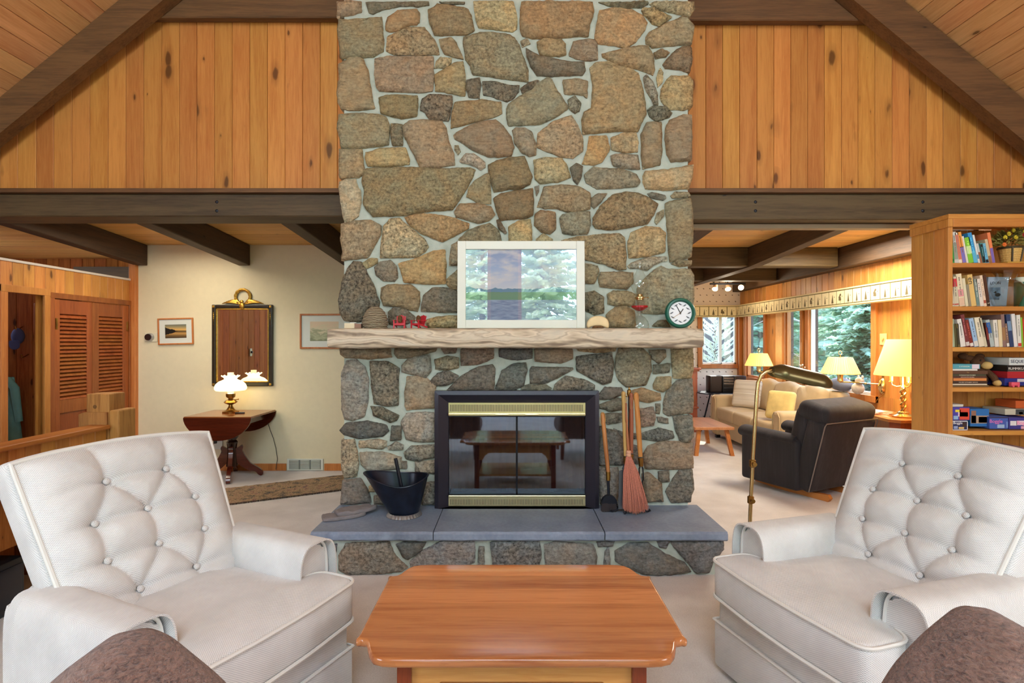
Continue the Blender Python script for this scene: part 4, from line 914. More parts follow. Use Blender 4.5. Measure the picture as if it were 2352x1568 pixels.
# ================================================================ FRONT ROOM FURNITURE
def pad(poly, z0, z1, crown=.03, r=.04, g=.035, flat_bottom=True, cr=.25, sub=.03):
    """soft cushion: outline in XY, rounded shoulder, crowned top"""
    poly = [Vector(p) for p in poly]; ring = []; n = len(poly)
    for i in range(n):
        a, b = poly[i], poly[(i+1) % n]; k = max(1, round((b-a).length/sub)); ring += [a.lerp(b, j/k) for j in range(k)]
    m = len(ring); pts = list(ring); dist = {}
    # inset rings for a smooth shoulder
    cen = sum(ring, Vector((0, 0)))/m
    xs = [p.x for p in ring]; ys = [p.y for p in ring]
    for q in (.25, .6, 1.0):
        for i in range(m):
            t = (ring[(i+1) % m]-ring[i-1]).normalized(); nn = Vector((-t.y, t.x))
            if not inside(ring[i]+nn*.004, ring): nn = -nn
            p = ring[i]+nn*r*q; dd = min(seg_d(p, ring[j-1], ring[j]) for j in range(m))
            if inside(p, ring) and dd > r*q*.9: dist[len(pts)] = r*q; pts.append(p)
    y = min(ys)+g*.5
    while y < max(ys):
        x = min(xs)+g*.5
        while x < max(xs):
            p = Vector((x, y))
            if inside(p, ring):
                dd = min(seg_d(p, ring[i-1], ring[i]) for i in range(m))
                if dd > r*1.2: dist[len(pts)] = dd; pts.append(p)
            x += g
        y += g
    vo, ed, fc, ov, oe, of = geometry.delaunay_2d_cdt(pts, [(i, (i+1) % m) for i in range(m)], [], 1, 1e-5)
    bm = B(); zm = (z0+z1)/2
    def build(top):
        V = []
        for k, p in enumerate(vo):
            dd = 0.0 if any(s < m for s in ov[k]) else max([dist.get(s, 0) for s in ov[k]]+[0])
            q = 1-min(1, dd/r); rr = min(r, (z1-z0)/2-.004)
            z = z1-rr*(1-math.sqrt(max(0, 1-q*q))); c = min(1, dd/cr); z += crown*(c*c*(3-2*c)) if top else 0
            z = z if top else z0+(z1-z)
            V.append(bm.verts.new((p.x, p.y, z)))
        for f in fc: bm.faces.new([V[i] for i in (f if top else f[::-1])])
        return V
    A = build(True); Bq = build(False)
    for i in range(m):
        # ring vertices keep their input index
        pass
    idx = {}
    for k in range(len(vo)):
        for s in ov[k]:
            if s < m: idx[s] = k
    for i in range(m):
        a, b = idx[i], idx[(i+1) % m]
        if a != b: bm.faces.new((A[a], Bq[a], Bq[b], A[b]))
    return bm
def round_poly(pts, r=.03, n=4):
    out = []; N = len(pts)
    for i in range(N):
        p, a, b = Vector(pts[i]), Vector(pts[i-1]), Vector(pts[(i+1) % N]); rr = min(r, (a-p).length*.45, (b-p).length*.45)
        p0 = p+(a-p).normalized()*rr; p1 = p+(b-p).normalized()*rr
        for k in range(n+1):
            t = k/n; out.append(p0*(1-t)**2+p*2*t*(1-t)+p1*t*t)
    return out
OFFW = fabric('off_white_basket_weave', C(228, 227, 225), C(196, 196, 197), .0066, .5)
OFFWU = fabric('off_white_weave_fitted', C(228, 227, 225), C(196, 196, 197), .0066, .5, uv=True)
PIPE = plain('off_white_piping', C(226, 225, 220), .9)
def make_armchair(label):
    t = thing('armchair', label, 'armchair', group='white tufted armchairs')
    base = Vector((0, -.10, .42)); d = Vector((0, -.30, .555)); L = d.length; d.normalize(); n = Vector((0, d.z, -d.y))
    hw = lambda q: .305+.05*q
    rows = ((.76, (-.11, .11)), (.55, (-.185, 0, .185)), (.34, (-.18, 0, .18)), (.14, (-.105, .105)))
    BT = [[Vector((x, q*L)) for x in xs] for q, xs in rows]
    segs = []
    for x0 in BT[0]:
        segs.append((x0, Vector((x0.x*1.25, L*1.02))))
        for x1 in BT[1]:
            if abs(x0.x-x1.x) < .13: segs.append((x0, x1))
    for i in range(3): segs.append((BT[1][i], BT[2][i]))
    for x0 in BT[3]:
        segs.append((x0, Vector((x0.x*1.1, -.02))))
        for x1 in BT[2]:
            if abs(x0.x-x1.x) < .13: segs.append((x0, x1))
    for row in BT:
        for p, q in zip(row, row[1:]): segs.append((p, q))
        segs.append((row[0], Vector((-.40, row[0].y-.01)))); segs.append((row[-1], Vector((.40, row[-1].y-.01))))
    allb = [b for r_ in BT for b in r_]
    def pt(u, v):
        s = 2*u-1; arch = 1+.045*(1-s*s); W_ = hw(v); S = s*W_; Tm = v*L*arch
        e = (1-abs(s)**7)*(1-abs(2*v-1)**9)
        p2 = Vector((S, v*L)); dc = min(seg_d(p2, a, b) for a, b in segs); db = min((p2-b).length for b in allb)
        fade = max(0.0, 1-abs(s)**5)
        off = .065*e+.010*s*s
        off += fade*(.027*min(1, dc/.08)**.8-.014*math.exp(-dc/.009)-.034*math.exp(-(db/.034)**1.4))*e
        return base+Vector((S, 0, 0))+d*Tm+n*off
    bm = B(); grid(bm, 76, 72, pt, uv=(.72, .68))
    bk = obj('backrest', bm, OFFWU, t, True, angle=180)
    for b in allb:
        bm = B(); s = b.x/hw(b.y/L); c = pt((s+1)/2, b.y/L)+n*.020; M_ = n.to_track_quat('Z', 'Y').to_matrix().to_4x4()
        ell(bm, c, (.0125, .0125, .008), 12, 6, M_); obj('button', bm, OFFW, bk)
    out = [(-1, v/20) for v in range(0, 21)]+[(s/10-1, 1.0) for s in range(1, 20)]+[(1, 1-v/20) for v in range(0, 21)]
    bm = B(); tube(bm, [base+Vector((s*hw(v)*1.0, 0, 0))+d*v*L*(1+.045*(1-s*s))+n*.012 for s, v in out], .008, 8); obj('piping', bm, PIPE, bk)
    # outer shell of the back, reaching down behind the seat
    tb = B()
    def shell(u, v):
        a = 2*math.pi*u; ca, sa = math.cos(a), math.sin(a); cap = max(0, (v-.9)/.1); k = math.sqrt(max(0, 1-cap*cap)); k0 = min(1, .25+v*12)
        q = -.40+1.38*min(1, v/.9)+.055*math.sin(cap*math.pi/2); W_ = (hw(max(0, q))+.012)*(1-.05*(1-k))
        x = W_*math.copysign(abs(ca)**.22, ca); s = x/W_; arch = 1+.045*(1-s*s) if q > .3 else 1+.045*(1-s*s)*max(0, q)/.3
        p = base+Vector((x, 0, 0))+d*(q*L*arch)+n*(-.062+.066*k*k0*math.copysign(abs(sa)**.45, sa)); p.z = max(p.z, .05); return p
    g = grid(tb, 64, 40, shell, closeu=True); tb.faces.new([r_[0] for r_ in g])
    obj('back_shell', tb, OFFW, t, True, angle=60)
    # seat cushion, wider in front of the arms
    T_ = [(-.25, -.20), (-.255, .24), (-.36, .27), (-.362, .455), (-.1, .475), (.1, .475), (.362, .455), (.36, .27), (.255, .24), (.25, -.20)]
    sc = obj('seat_cushion', pad(round_poly(T_, .05), .315, .475, .035, .022, .05, cr=.2), OFFW, t, True, angle=50)
    rp = round_poly(T_, .05)
    for z in (.468, .322):
        bm = B(); tube(bm, [Vector((p.x*1.004, p.y*1.004, z)) for p in rp if p.y > .2], .0065, 6); obj('piping', bm, PIPE, sc)
    bm = B(); rbox(bm, -.345, .345, -.30, .435, .03, .318, .025, 3); fb = obj('base', bm, OFFW, t)
    bm = B(); rbox(bm, -.352, .352, .20, .447, .025, .215, .012, 2); sk = obj('skirt', bm, OFFW, t)
    bm = B(); tube(bm, [(-.35, .22, .217), (-.352, .447, .217), (.352, .447, .217), (.35, .22, .217)], .006, 6); obj('piping', bm, PIPE, sk)
    for s in (-1, 1):
        bm = B()
        def armcs(u, v, s=s, grow=0.0):
            a = -math.pi/2+2*math.pi*u; ca, sa = math.cos(a), math.sin(a); e = .55
            w_ = .076+.006*max(0, sa)
            x = s*(.335+w_*math.copysign(abs(ca)**e, ca)); zz = .315+.272*math.copysign(abs(sa)**(.42), sa)
            y = -.30+.555*v
            return (x, y, zz-.02*(1-v)*(sa > 0)*0)
        g = grid(bm, 40, 12, armcs, closeu=True, uv=(1.3, .555)); bm.faces.new([r_[0] for r_ in g]); bm.faces.new([r_[-1] for r_ in g][::-1])
        be = [e for e in bm.edges if len([f for f in e.link_faces if len(f.verts) > 4]) == 1]
        bmesh.ops.bevel(bm, geom=be, offset=.014, segments=3, affect='EDGES')
        ar = obj('arm', bm, OFFW, t, True, angle=55)
        bm = B(); tube(bm, [armcs(.18+.64*k/24, 1.0)+Vector((0, .0, 0)) if False else Vector(armcs(.02+.96*k/40, 1.0))+Vector((0, .0, 0)) for k in range(41)], .006, 6); obj('piping', bm, PIPE, ar)
        bm = B(); N1 = 30
        def cov(u, v, s=s):
            # from low on the inner side, over the top, to the outer side
            a0, a1 = (.80, .17) if s > 0 else (.80, .17)
            q = a0+(a1-a0)*u; a = -math.pi/2+2*math.pi*q; ca, sa = math.cos(a), math.sin(a); e = .55; w_ = .082+.010*max(0, sa)
            y = -.21+.50*v
            flare = .010*max(0, v-.8)*5*abs(ca)
            x = s*(.335+(w_+.006+flare)*math.copysign(abs(ca)**e, ca)); zz = .315+.285*math.copysign(abs(sa)**.42, sa)
            zz -= .035*(u < .2)*(.2-u)*5*v
            return (x, y, zz)
        grid(bm, N1, 14, cov, uv=(.62, .5)); bmesh.ops.recalc_face_normals(bm, faces=bm.faces[:]); bmesh.ops.solidify(bm, geom=bm.faces[:], thickness=.006)
        obj('arm_cover', bm, OFFW, t, True, angle=60)
    return t
ch = make_armchair('white tufted armchair on the stair side of the coffee table, facing right')
ch.location = (-1.166, 1.969, 0); ch.rotation_euler = (0, 0, R(-114.8)); TM[ch.name] = Matrix.Translation(ch.location) @ Mz(R(-114.8))
dup(ch, (1.385, 2.10, 0), R(106.9), 'white tufted armchair in front of the bookcase, facing left')

# ---- coffee table
ct = thing('coffee_table', 'cherry coffee table with scroll cut corners and glossy plank top', 'table', (.03, 1.955, 0))
def top_outline(hx=.526, hy=.345):
    c = [(.375, -.345), (.415, -.342), (.445, -.330), (.462, -.308), (.474, -.280), (.482, -.255), (.494, -.237), (.508, -.233), (.519, -.240), (.526, -.228), (.522, -.205)]
    q = c; p = list(q)+[(x, -y) for x, y in q[::-1]]
    return [Vector(v) for v in p]+[Vector((-x, y)) for x, y in p[::-1]]
ol = top_outline()
tp_ = obj('tabletop', pad(ol, .421, .450, 0.0, .010, .08, sub=.02), CHERRY, ct, True, angle=50)
ct_board = []
bm = B(); rbox(bm, -.375, .375, -.262, .262, .16, .421, .004)
# hollow with an arched front apron: build panels instead
bm.free()
def arch_panel(y0, y1):
    bm = B(); pts = [(-.345, .421), (-.345, .335)]+[(-.24+.48*k/16, .372+.018*math.sin(math.pi*k/16)-.0) for k in range(17)]+[(.345, .335), (.345, .421)]
    pts = [(-.345, .421), (-.345, .27), (-.31, .27), (-.285, .31), (-.25, .336), (.25, .336), (.285, .31), (.31, .27), (.345, .27), (.345, .421)]
    prism(bm, [(x, y0, z) for x, z in pts], (0, y1-y0, 0)); return bm
CHL = wood('cherry_light', C(228, 166, 96), C(206, 138, 70), 'X', knots=0, rough=.3, tone=.04, coat=.3)
for y0 in (-.268, .246): obj('apron', arch_panel(y0, y0+.022), CHL, ct, False)
for x in (-.372, .35):
    bm = B(); rbox(bm, x, x+.022, -.24, .24, .33, .421, .003); obj('apron', bm, CHL, ct, False)
for sx in (-1, 1):
    for sy in (-1, 1):
        bm = B(); x, y = sx*.362, sy*.262; rbox(bm, x-.022, x+.022, y-.022, y+.022, 0, .421, .003); obj('leg', bm, CHERRYD, ct, False)
bm = B(); rbox(bm, -.345, .345, -.245, .245, .11, .13, .003); obj('lower_shelf', bm, CHL, ct, False)

# ---- brown armchairs beside the viewpoint, their rounded backs in the lower corners of the view
BROWN = None
def mk_brown():
    m, nt, b = mat('brown_chenille'); v = coords(nt, (1, 1, 1)); n = noi(nt, coords(nt, (1, 1, 2.2)), 95, 4, .7, .8); n2 = noi(nt, v, 14, 3)
    nt.links.new(ramp(nt, mth(nt, 'ADD', mth(nt, 'MULTIPLY', n, .8), mth(nt, 'MULTIPLY', n2, .2)), [(.36, C(74, 50, 44)), (.52, C(132, 98, 86)), (.7, C(158, 124, 110))]), b.inputs['Base Color'])
    b.inputs['Roughness'].default_value = .95; b.inputs['Sheen Weight'].default_value = .3; bump(nt, b, n, .9, .01); return m
BROWN = mk_brown()
def brown_chair(label, outline, xm):
    t = thing('brown_armchair', label, 'armchair', (xm, .7, 0), group='brown armchairs')
    bm = pad(round_poly([(x-xm, z) for x, z in outline], .03, 3), -.08, .08, .03, .05, .05)
    xf(bm.verts, T(0, .23, 0) @ Matrix.Rotation(R(90), 4, 'X')); obj('backrest', bm, BROWN, t, True, angle=60)
    bm = pad(round_poly([(-.30, -.42), (.30, -.42), (.28, .14), (-.28, .14)], .06), .26, .42, .04, .05, .06); obj('seat', bm, BROWN, t, True, angle=60)
    for sx in (-1, 1):
        for y in (-.36, .26):
            bm = B(); cyl(bm, (sx*.25, y, .0), (sx*.24, y, .30), .02, .028); obj('leg', bm, CHERRYD, t)
    return t
brown_chair('brown woven armchair back in the lower corner beside the stair side armchair', [(-1.02, .24), (-1.0, .55), (-.90, .70), (-.80, .792), (-.742, .846), (-.700, .876), (-.66, .882), (-.618, .866), (-.575, .831), (-.525, .79), (-.44, .70), (-.38, .55), (-.36, .24)], -.68)
brown_chair('brown woven armchair back in the lower corner beside the bookcase side armchair', [(.55, .24), (.57, .60), (.655, .76), (.685, .81), (.74, .868), (.80, .916), (.830, .923), (.865, .909), (.90, .88), (.98, .80), (1.08, .66), (1.13, .5), (1.14, .24)], .84)

# ================================================================ ON THE MANTEL
MT = 1.4765
RED = plain('red_paint', C(196, 44, 56), .45); 
# framed print
pc = thing('framed_picture', 'wide white framed print of a lake and hills leaning on the mantel', 'picture', (.060, 3.585, MT))
TIL = Matrix.Rotation(R(-2.2), 4, 'X'); W2, HT, fw = .42, .578, .055
bm = B()
for x0, x1, z0, z1 in ((-W2, -W2+fw, 0, HT), (W2-fw, W2, 0, HT), (-W2+fw, W2-fw, 0, fw), (-W2+fw, W2-fw, HT-fw, HT)): rbox(bm, x0, x1, -.012, .014, z0, z1, .003)
xf(bm.verts, TIL); obj('frame', bm, plain('white_frame', C(222, 226, 214), .4), pc, False)
def mk_lake():
    m, nt, b = mat('lake_print'); p = nd(nt, 'SeparateXYZ', {0: nd(nt, 'TexCoord').outputs['Object']}).outputs
    z = mth(nt, 'DIVIDE', mth(nt, 'SUBTRACT', p[2], fw), HT-2*fw); v = coords(nt, (2.2, 1, 5.5))
    cl = noi(nt, v, 2.6, 5, .55)
    skyc = ramp(nt, z, [(.45, C(224, 236, 250)), (.75, C(184, 212, 250)), (1.0, C(166, 190, 232))])
    c = mixc(nt, ramp(nt, cl, [(.46, 0.0), (.60, .85)]), skyc, C(244, 246, 250))
    hill = noi(nt, coords(nt, (1, 0, 0)), 7, 3); hz = mth(nt, 'SUBTRACT', z, mth(nt, 'MULTIPLY', mth(nt, 'SUBTRACT', hill, .5), .18))
    c = mixc(nt, mth(nt, 'LESS_THAN', hz, .445), c, C(120, 166, 196))
    c = mixc(nt, mth(nt, 'LESS_THAN', mth(nt, 'ADD', z, mth(nt, 'MULTIPLY', noi(nt, v, 30, 2), .02)), .405), c, C(124, 172, 146))
    wat = ramp(nt, noi(nt, coords(nt, (9, 1, 90)), 1.6, 3), [(.35, C(120, 146, 186)), (.65, C(172, 196, 224))])
    c = mixc(nt, mth(nt, 'LESS_THAN', z, .285), c, wat)
    nt.links.new(c, b.inputs['Base Color']); b.inputs['Roughness'].default_value = .8; b.inputs['Specular IOR Level'].default_value = .1; return m
bm = B(); box(bm, -W2+fw, W2-fw, .004, .008, fw, HT-fw, TIL); obj('print', bm, mk_lake(), pc, False)
def mk_pane(f):
    m, nt, b = mat('picture_glass'); nt.nodes.remove(b)
    mx = nd(nt, 'MixShader', {0: f, 1: nd(nt, 'BsdfTransparent').outputs[0], 2: nd(nt, 'BsdfGlossy', {'Roughness': .01}).outputs[0]}); nt.links.new(mx.outputs[0], nt.nodes['Material Output'].inputs[0]); return m
bm = B(); bm.faces.new([bm.verts.new(TIL @ Vector(q_)) for q_ in ((-W2+fw, -.001, fw), (W2-fw, -.001, fw), (W2-fw, -.001, HT-fw), (-W2+fw, -.001, HT-fw))]); obj('glass', bm, mk_pane(.27), pc, False)
# clock
ck = thing('bird_clock', 'round green rimmed wall clock with bird drawings leaning on the mantel', 'clock', (1.112, 3.60, MT))
Mc = T(0, 0, .101) @ Matrix.Rotation(R(88), 4, 'X')
bm = B(); lathe(bm, [(.074, -.005), (.078, .016), (.084, .022), (.094, .020), (.100, .012), (.101, 0), (.098, -.012), (.05, -.016), (0, -.016)], n=40, M=Mc); obj('rim', bm, plain('green_rim', C(14, 92, 74), .35), ck)
bm = B(); lathe(bm, [(0, .004), (.078, .004), (.078, 0), (0, 0)], n=36, M=Mc); fc_ = obj('face', bm, plain('clock_face', C(236, 240, 244), .5), ck, False)
BM = plain('bird_ink', C(104, 110, 116), .8)
for k in range(12):
    a = math.pi/2-2*math.pi*k/12; x, y = .058*math.cos(a), .058*math.sin(a); s = 1 if k % 2 else -1
    bm = B(); ell(bm, (x, y, .0045), (.0095, .0045, .0008), 10, 4, Matrix.Rotation(.5*s, 4, 'Z')); ell(bm, (x+s*.008, y+.005, .0045), (.0038, .0036, .0008), 8, 4)
    prism(bm, [(x-s*.006, y-.001, .0042), (x-s*.018, y-.007, .0042), (x-s*.008, y-.005, .0042)], (0, 0, .0006)); xf(bm.verts, Mc)
    obj('bird_drawing', bm, BM, fc_)
for nm, a, l, wd in (('hour_hand', R(55), .034, .0028), ('minute_hand', R(118), .056, .0022), ('second_hand', R(213), .058, .001)):
    bm = B(); box(bm, -.008, l, -wd, wd, .006, .0075, Mz(a)); xf(bm.verts, Mc); obj(nm, bm, BLACK if nm[0] != 's' else BRASSA, ck, False)
# oil lamp
ol_ = thing('oil_lamp', 'glass oil lamp with red oil and tall clear chimney beside the clock', 'oil lamp', (.845, 3.60, MT))
bm = B(); lathe(bm, [(0, 0), (.058, 0), (.062, .012), (.056, .045), (.034, .072), (.014, .086), (.012, .098), (.022, .106), (.020, .112), (0, .112)], n=28); obj('glass_foot', bm, CLEAR, ol_)
bm = B(); lathe(bm, [(.014, .108), (.030, .118), (.056, .136), (.059, .150), (.046, .166), (.026, .182), (.024, .190)], n=28); obj('glass_font', bm, CLEAR, ol_)
bm = B(); lathe(bm, [(0, .112), (.028, .121), (.053, .138), (.055, .149), (0, .149)], n=28); obj('red_oil', bm, plain('red_oil', C(196, 16, 34), .15), ol_)
bm = B(); lathe(bm, [(0, .188), (.026, .188), (.027, .196), (.033, .200), (.033, .206), (.022, .212), (.018, .226), (0, .226)], n=24); tube(bm, [(.02, 0, .204), (.05, -.005, .203)], .002, 6); ell(bm, (.053, -.005, .203), (.004, .006, .006), 10, 6); obj('brass_burner', bm, BRASS, ol_)
bm = B(); lathe(bm, [(.024, .206), (.026, .226), (.046, .252), (.062, .290), (.058, .318), (.042, .344), (.026, .372), (.0165, .402), (.0150, .428), (.0155, .432)], n=32); obj('glass_chimney', bm, CLEAR, ol_)
# wasp nest
bm = B()
def nest(u, v):
    a = 2*math.pi*u; z = .146*v; r = .084*math.sin(math.pi*(.20+.80*(1-(1-v)**1.0)*.98))**.55 if v < .98 else .006
    r = .080*(max(0, 1-max(0, (v-.18)/.82)**2.1))**.5*(.90+.10*min(1, v/.18))
    k = mnoise.fractal(Vector((math.cos(a)*2, math.sin(a)*2, v*9)), 1, 2, 3)*.07
    rr = r*(1+k*.6+.035*math.sin(v*44+3*math.sin(a*1.3)))+.002
    return (rr*math.cos(a)*1.02, rr*.75*math.sin(a), z)
g = grid(bm, 48, 44, nest, closeu=True); bm.faces.new([r_[0] for r_ in g][::-1]); bm.faces.new([r_[-1] for r_ in g])
nm_, nt_, nb_ = mat('paper_nest'); nv = coords(nt_, (1, 1, 1)); nwv = nd(nt_, 'TexWave', {'Vector': nv, 'Scale': 26, 'Distortion': 5, 'Detail': 3}, bands_direction='Z').outputs[1]
nt_.links.new(ramp(nt_, nwv, [(.1, C(98, 86, 66)), (.6, C(146, 132, 106)), (.95, C(168, 156, 130))]), nb_.inputs['Base Color']); nb_.inputs['Roughness'].default_value = .95; bump(nt_, nb_, nwv, .6, .008)
bm2 = obj('wasp_nest', bm, nm_, None, True, angle=180); bm2.location = (-.902, 3.585, MT-.001); tag(bm2, 'grey brown papery wasp nest on the mantel', 'nest')
# match box and a card box
mb = thing('match_box', 'small cream cardboard box at the mantel end by the nest', 'box', (-1.045, 3.59, MT))
bm = B(); rbox(bm, -.055, .012, -.022, .022, 0, .034, .001); obj('cream_end', bm, plain('cream_card', C(222, 208, 176), .7), mb, False)
bm = B(); rbox(bm, .012, .055, -.020, .022, .001, .030, .001, M=None); obj('brown_striker', bm, plain('striker_brown', C(150, 116, 98), .8), mb, False)
bm = B(); rbox(bm, -.02, .02, -.012, .012, .0345, .0395, .001); obj('white_card', bm, WHITE, mb, False)
# pine cone and miniature chair
CONE = plain('cone_scale', C(120, 82, 48), .7, var=.35, vs=90)
def mini_chair(label, loc, rz):
    t = thing('miniature_chair', label, 'toy chair', loc, rz, 'miniature red garden chairs')
    for i in range(5):
        x = (i-2)*.0125; bm = B(); h = .074-.004*abs(i-2); box(bm, x-.0055, x+.0055, -.002, .002, 0, h, T(0, .022, .018) @ Matrix.Rotation(R(-18), 4, 'X')); obj('back_slat', bm, RED, t, False)
    for i in range(4):
        y = -.028+i*.0135; bm = B(); box(bm, -.03, .03, y, y+.012, .0295-.003*i, .0325-.003*i); obj('seat_slat', bm, RED, t, False)
    for s in (-1, 1):
        bm = B(); rbox(bm, s*.036-.007, s*.036+.007, -.038, .034, .049, .053, .001); obj('armrest', bm, RED, t, False)
        bm = B(); box(bm, s*.034-.004, s*.034+.004, -.034, -.028, 0, .049); obj('leg', bm, RED, t, False)
        bm = B(); box(bm, s*.031-.002, s*.031+.002, -.03, .05, 0, .009, T(0, 0, .015) @ Matrix.Rotation(R(-14), 4, 'X')); obj('leg', bm, RED, t, False)
    bm = B(); box(bm, -.03, .03, -.034, -.031, .020, .030); obj('front_rail', bm, RED, t, False)
    return t
mini_chair('miniature red garden chair on the mantel next to the nest, facing straight out', (-.735, 3.575, MT), 0)
mini_chair('miniature red garden chair on the mantel nearer the framed print, turned aside', (-.615, 3.58, MT), R(-38))
def cone(label, loc, tilt):
    bm = B(); ell(bm, (0, 0, .026), (.013, .013, .024), 10, 8)
    for k in range(58):
        q = k/58; z = .004+.044*q; r = .021*math.sin(math.pi*(.22+.72*q)); a = k*2.39996
        M_ = T(0, 0, z) @ Mz(a) @ Matrix.Rotation(R(-25-30*q), 4, 'Y')
        prism(bm, [M_ @ Vector(p) for p in ((.006, -.003, 0), (r*.9, -.006, 0), (r*1.06, 0, .0015), (r*.9, .006, 0), (.006, .003, 0))], M_.to_3x3() @ Vector((0, 0, .0018)))
    xf(bm.verts, Matrix.Rotation(tilt, 4, 'X')); o = obj('pine_cone', bm, CONE, None, False); o.location = loc; return tag(o, label, 'pine cone', 'pine cones on the miniature chairs')
cone('small brown pine cone sitting on the miniature chair next to the nest', (-.735, 3.572, MT+.0325), R(0))
cone('small brown pine cone sitting on the turned miniature chair nearer the framed print', (-.615, 3.577, MT+.0325), R(0))
# shelf fungus
fg = thing('shelf_fungus', 'pale domed shelf fungus on the mantel beside the framed print', 'fungus', (.564, 3.58, MT))
bm = B(); prof = [Vector((.074*math.cos(a), .082*math.sin(a)**.8)) for a in [math.pi*k/18 for k in range(19)]]
prof = [(.070, 0), (.074, .030), (.066, .056), (.045, .074), (.015, .082), (-.02, .081), (-.05, .068), (-.070, .044), (-.074, .015), (-.066, 0), (-.03, .014), (.02, .016), (.05, .004)]
b2 = pad(round_poly(prof, .012, 3), -.022, .022, .006, .014, .02, sub=.012); xf(b2.verts, Matrix.Rotation(R(90), 4, 'X')); obj('cap', b2, plain('fungus_cream', C(232, 208, 160), .7, var=.06), fg, True, angle=60)
b2 = pad(round_poly([(-.040, 0), (-.03, .013), (.02, .015), (.045, .002)], .006, 2), -.019, .02, .0, .006, .02, sub=.01); xf(b2.verts, Matrix.Rotation(R(90), 4, 'X') @ T(0, .0005, 0)); obj('bark_stub', b2, plain('fungus_bark', C(110, 78, 44), .9, var=.4, vs=90), fg)

# ================================================================ ON THE HEARTH
HZ = .2685
sc = thing('coal_scuttle', 'black metal coal scuttle with long spout on the hearth', 'bucket', (-.697, 3.52, HZ))
SCM = plain('scuttle_enamel', C(22, 30, 46), .28, .25, var=.5, vs=14)
def scut(u, v):
    a = 2*math.pi*u; ca, sa = math.cos(a), math.sin(a)
    top_r = .155+.105*max(0, -ca)**2.2; zt = .235-.045*math.sin(math.pi*min(1, abs((a-math.pi)/math.pi)))**2*(1 if sa < 0 else .35)+.018*max(0, -ca)**3
    rb = .095; e = v**.95
    r = rb+(top_r-rb)*e; ys = .86
    return ((r*ca)*(1), r*sa*ys*(1-.25*v*max(0, -ca)**2), .022+(zt)*v)
bm = B(); grid(bm, 56, 14, scut, closeu=True); bmesh.ops.recalc_face_normals(bm, faces=bm.faces[:]); bmesh.ops.solidify(bm, geom=bm.faces[:], thickness=.003)
cyl(bm, (0, 0, .016), (0, 0, .024), .094, .094, 28); obj('body', bm, SCM, sc, True, angle=60)
bm = B(); tube(bm, [Vector(scut(k/56, 1.0)) for k in range(56)], .005, 8, closed=True); obj('rim', bm, SCM, sc)
bm = B(); lathe(bm, [(.094, .024), (.100, .020), (.112, .004), (.110, .0), (.09, .0)], n=64, flute=.03); obj('foot_ring', bm, plain('galvanised', C(150, 154, 158), .4, .7), sc, True, angle=20)
sh = thing('ash_shovel', 'black tubular shovel handle sticking up out of the coal scuttle', 'shovel', (-.71, 3.50, HZ+.03))
bm = B(); tube(bm, [(.015, -.02, .10), (-.035, -.02, .345)], .0115, 12); obj('handle', bm, BLACKM, sh)
bm = B(); rbox(bm, -.03, .05, -.05, .02, .0, .1, .012); obj('blade', bm, BLACKM, sh)
# gloves
GLV = plain('grey_suede', C(128, 122, 122), .95, var=.12, bmp=.3)
gl = thing('work_gloves', 'pair of grey folded work gloves on the hearth end', 'gloves', (-1.045, 3.50, HZ))
for i, (dx, dy, rz, dz) in enumerate(((-.03, -.03, R(24), .0), (.035, .02, R(34), .022))):
    bm = pad(round_poly([(-.13, -.05), (-.05, -.062), (.06, -.058), (.13, -.03), (.145, .0), (.10, .02), (.12, .045), (.05, .06), (-.06, .058), (-.13, .045)], .02, 3), 0, .022, .008, .009, .025, sub=.02)
    for v in bm.verts: v.co.z += (v.co.z > .012)*(mnoise.noise(Vector((v.co.x*22, v.co.y*26, i*5)))*.011+abs(math.sin(v.co.x*40+v.co.y*30))*.004)
    for v in bm.verts: v.co.z = max(0, v.co.z)
    xf(bm.verts, T(dx, dy, dz) @ Mz(rz)); obj('glove', bm, GLV, gl, True, angle=70)
# fire tools
HAND = wood('tool_handle_wood', C(196, 132, 72), C(160, 98, 48), 'Z', knots=0, tone=.12)
HANDP = wood('tool_handle_pale', C(214, 174, 106), C(184, 140, 76), 'Z', knots=0, tone=.03)
HANDR = wood('tool_handle_red', C(170, 104, 72), C(140, 80, 54), 'Z', knots=0, tone=.03)
LEA = plain('leather_cord', C(190, 156, 96), .8)
YT = 3.60
def pt_(px, py, d): return P(px, py, d)
ts = thing('tool_stand', 'brass and black iron fire tool stand behind the broom', 'stand', (.775, 3.60, HZ))
bm = B(); cyl(bm, (.0, 0, .012), (.0, 0, .80), .006); obj('pole', bm, BLACKM, ts)
bm = B(); lathe(bm, [(0, .76), (.012, .76), (.014, .775), (.013, .80), (.006, .806), (.004, .82), (0, .824)], n=16); tube(bm, arc((0, 0, .775), .035, math.pi, 2*math.pi, 10, ((1, 0, 0), (0, -.5, .6))), .003, 6); obj('brass_top', bm, BRASSA, ts)
for k, a in enumerate((R(200), R(340), R(250), R(60), R(120))):
    c, s = math.cos(a), math.sin(a)*.62; bm = B()
    tube(bm, [(0, 0, .03), (c*.05, s*.05, .035), (c*.10, s*.10, .012), (c*.125, s*.125, .007), (c*.14, s*.14, .014), (c*.132, s*.132, .022)], .006, 8); obj('leg', bm, BLACKM, ts)
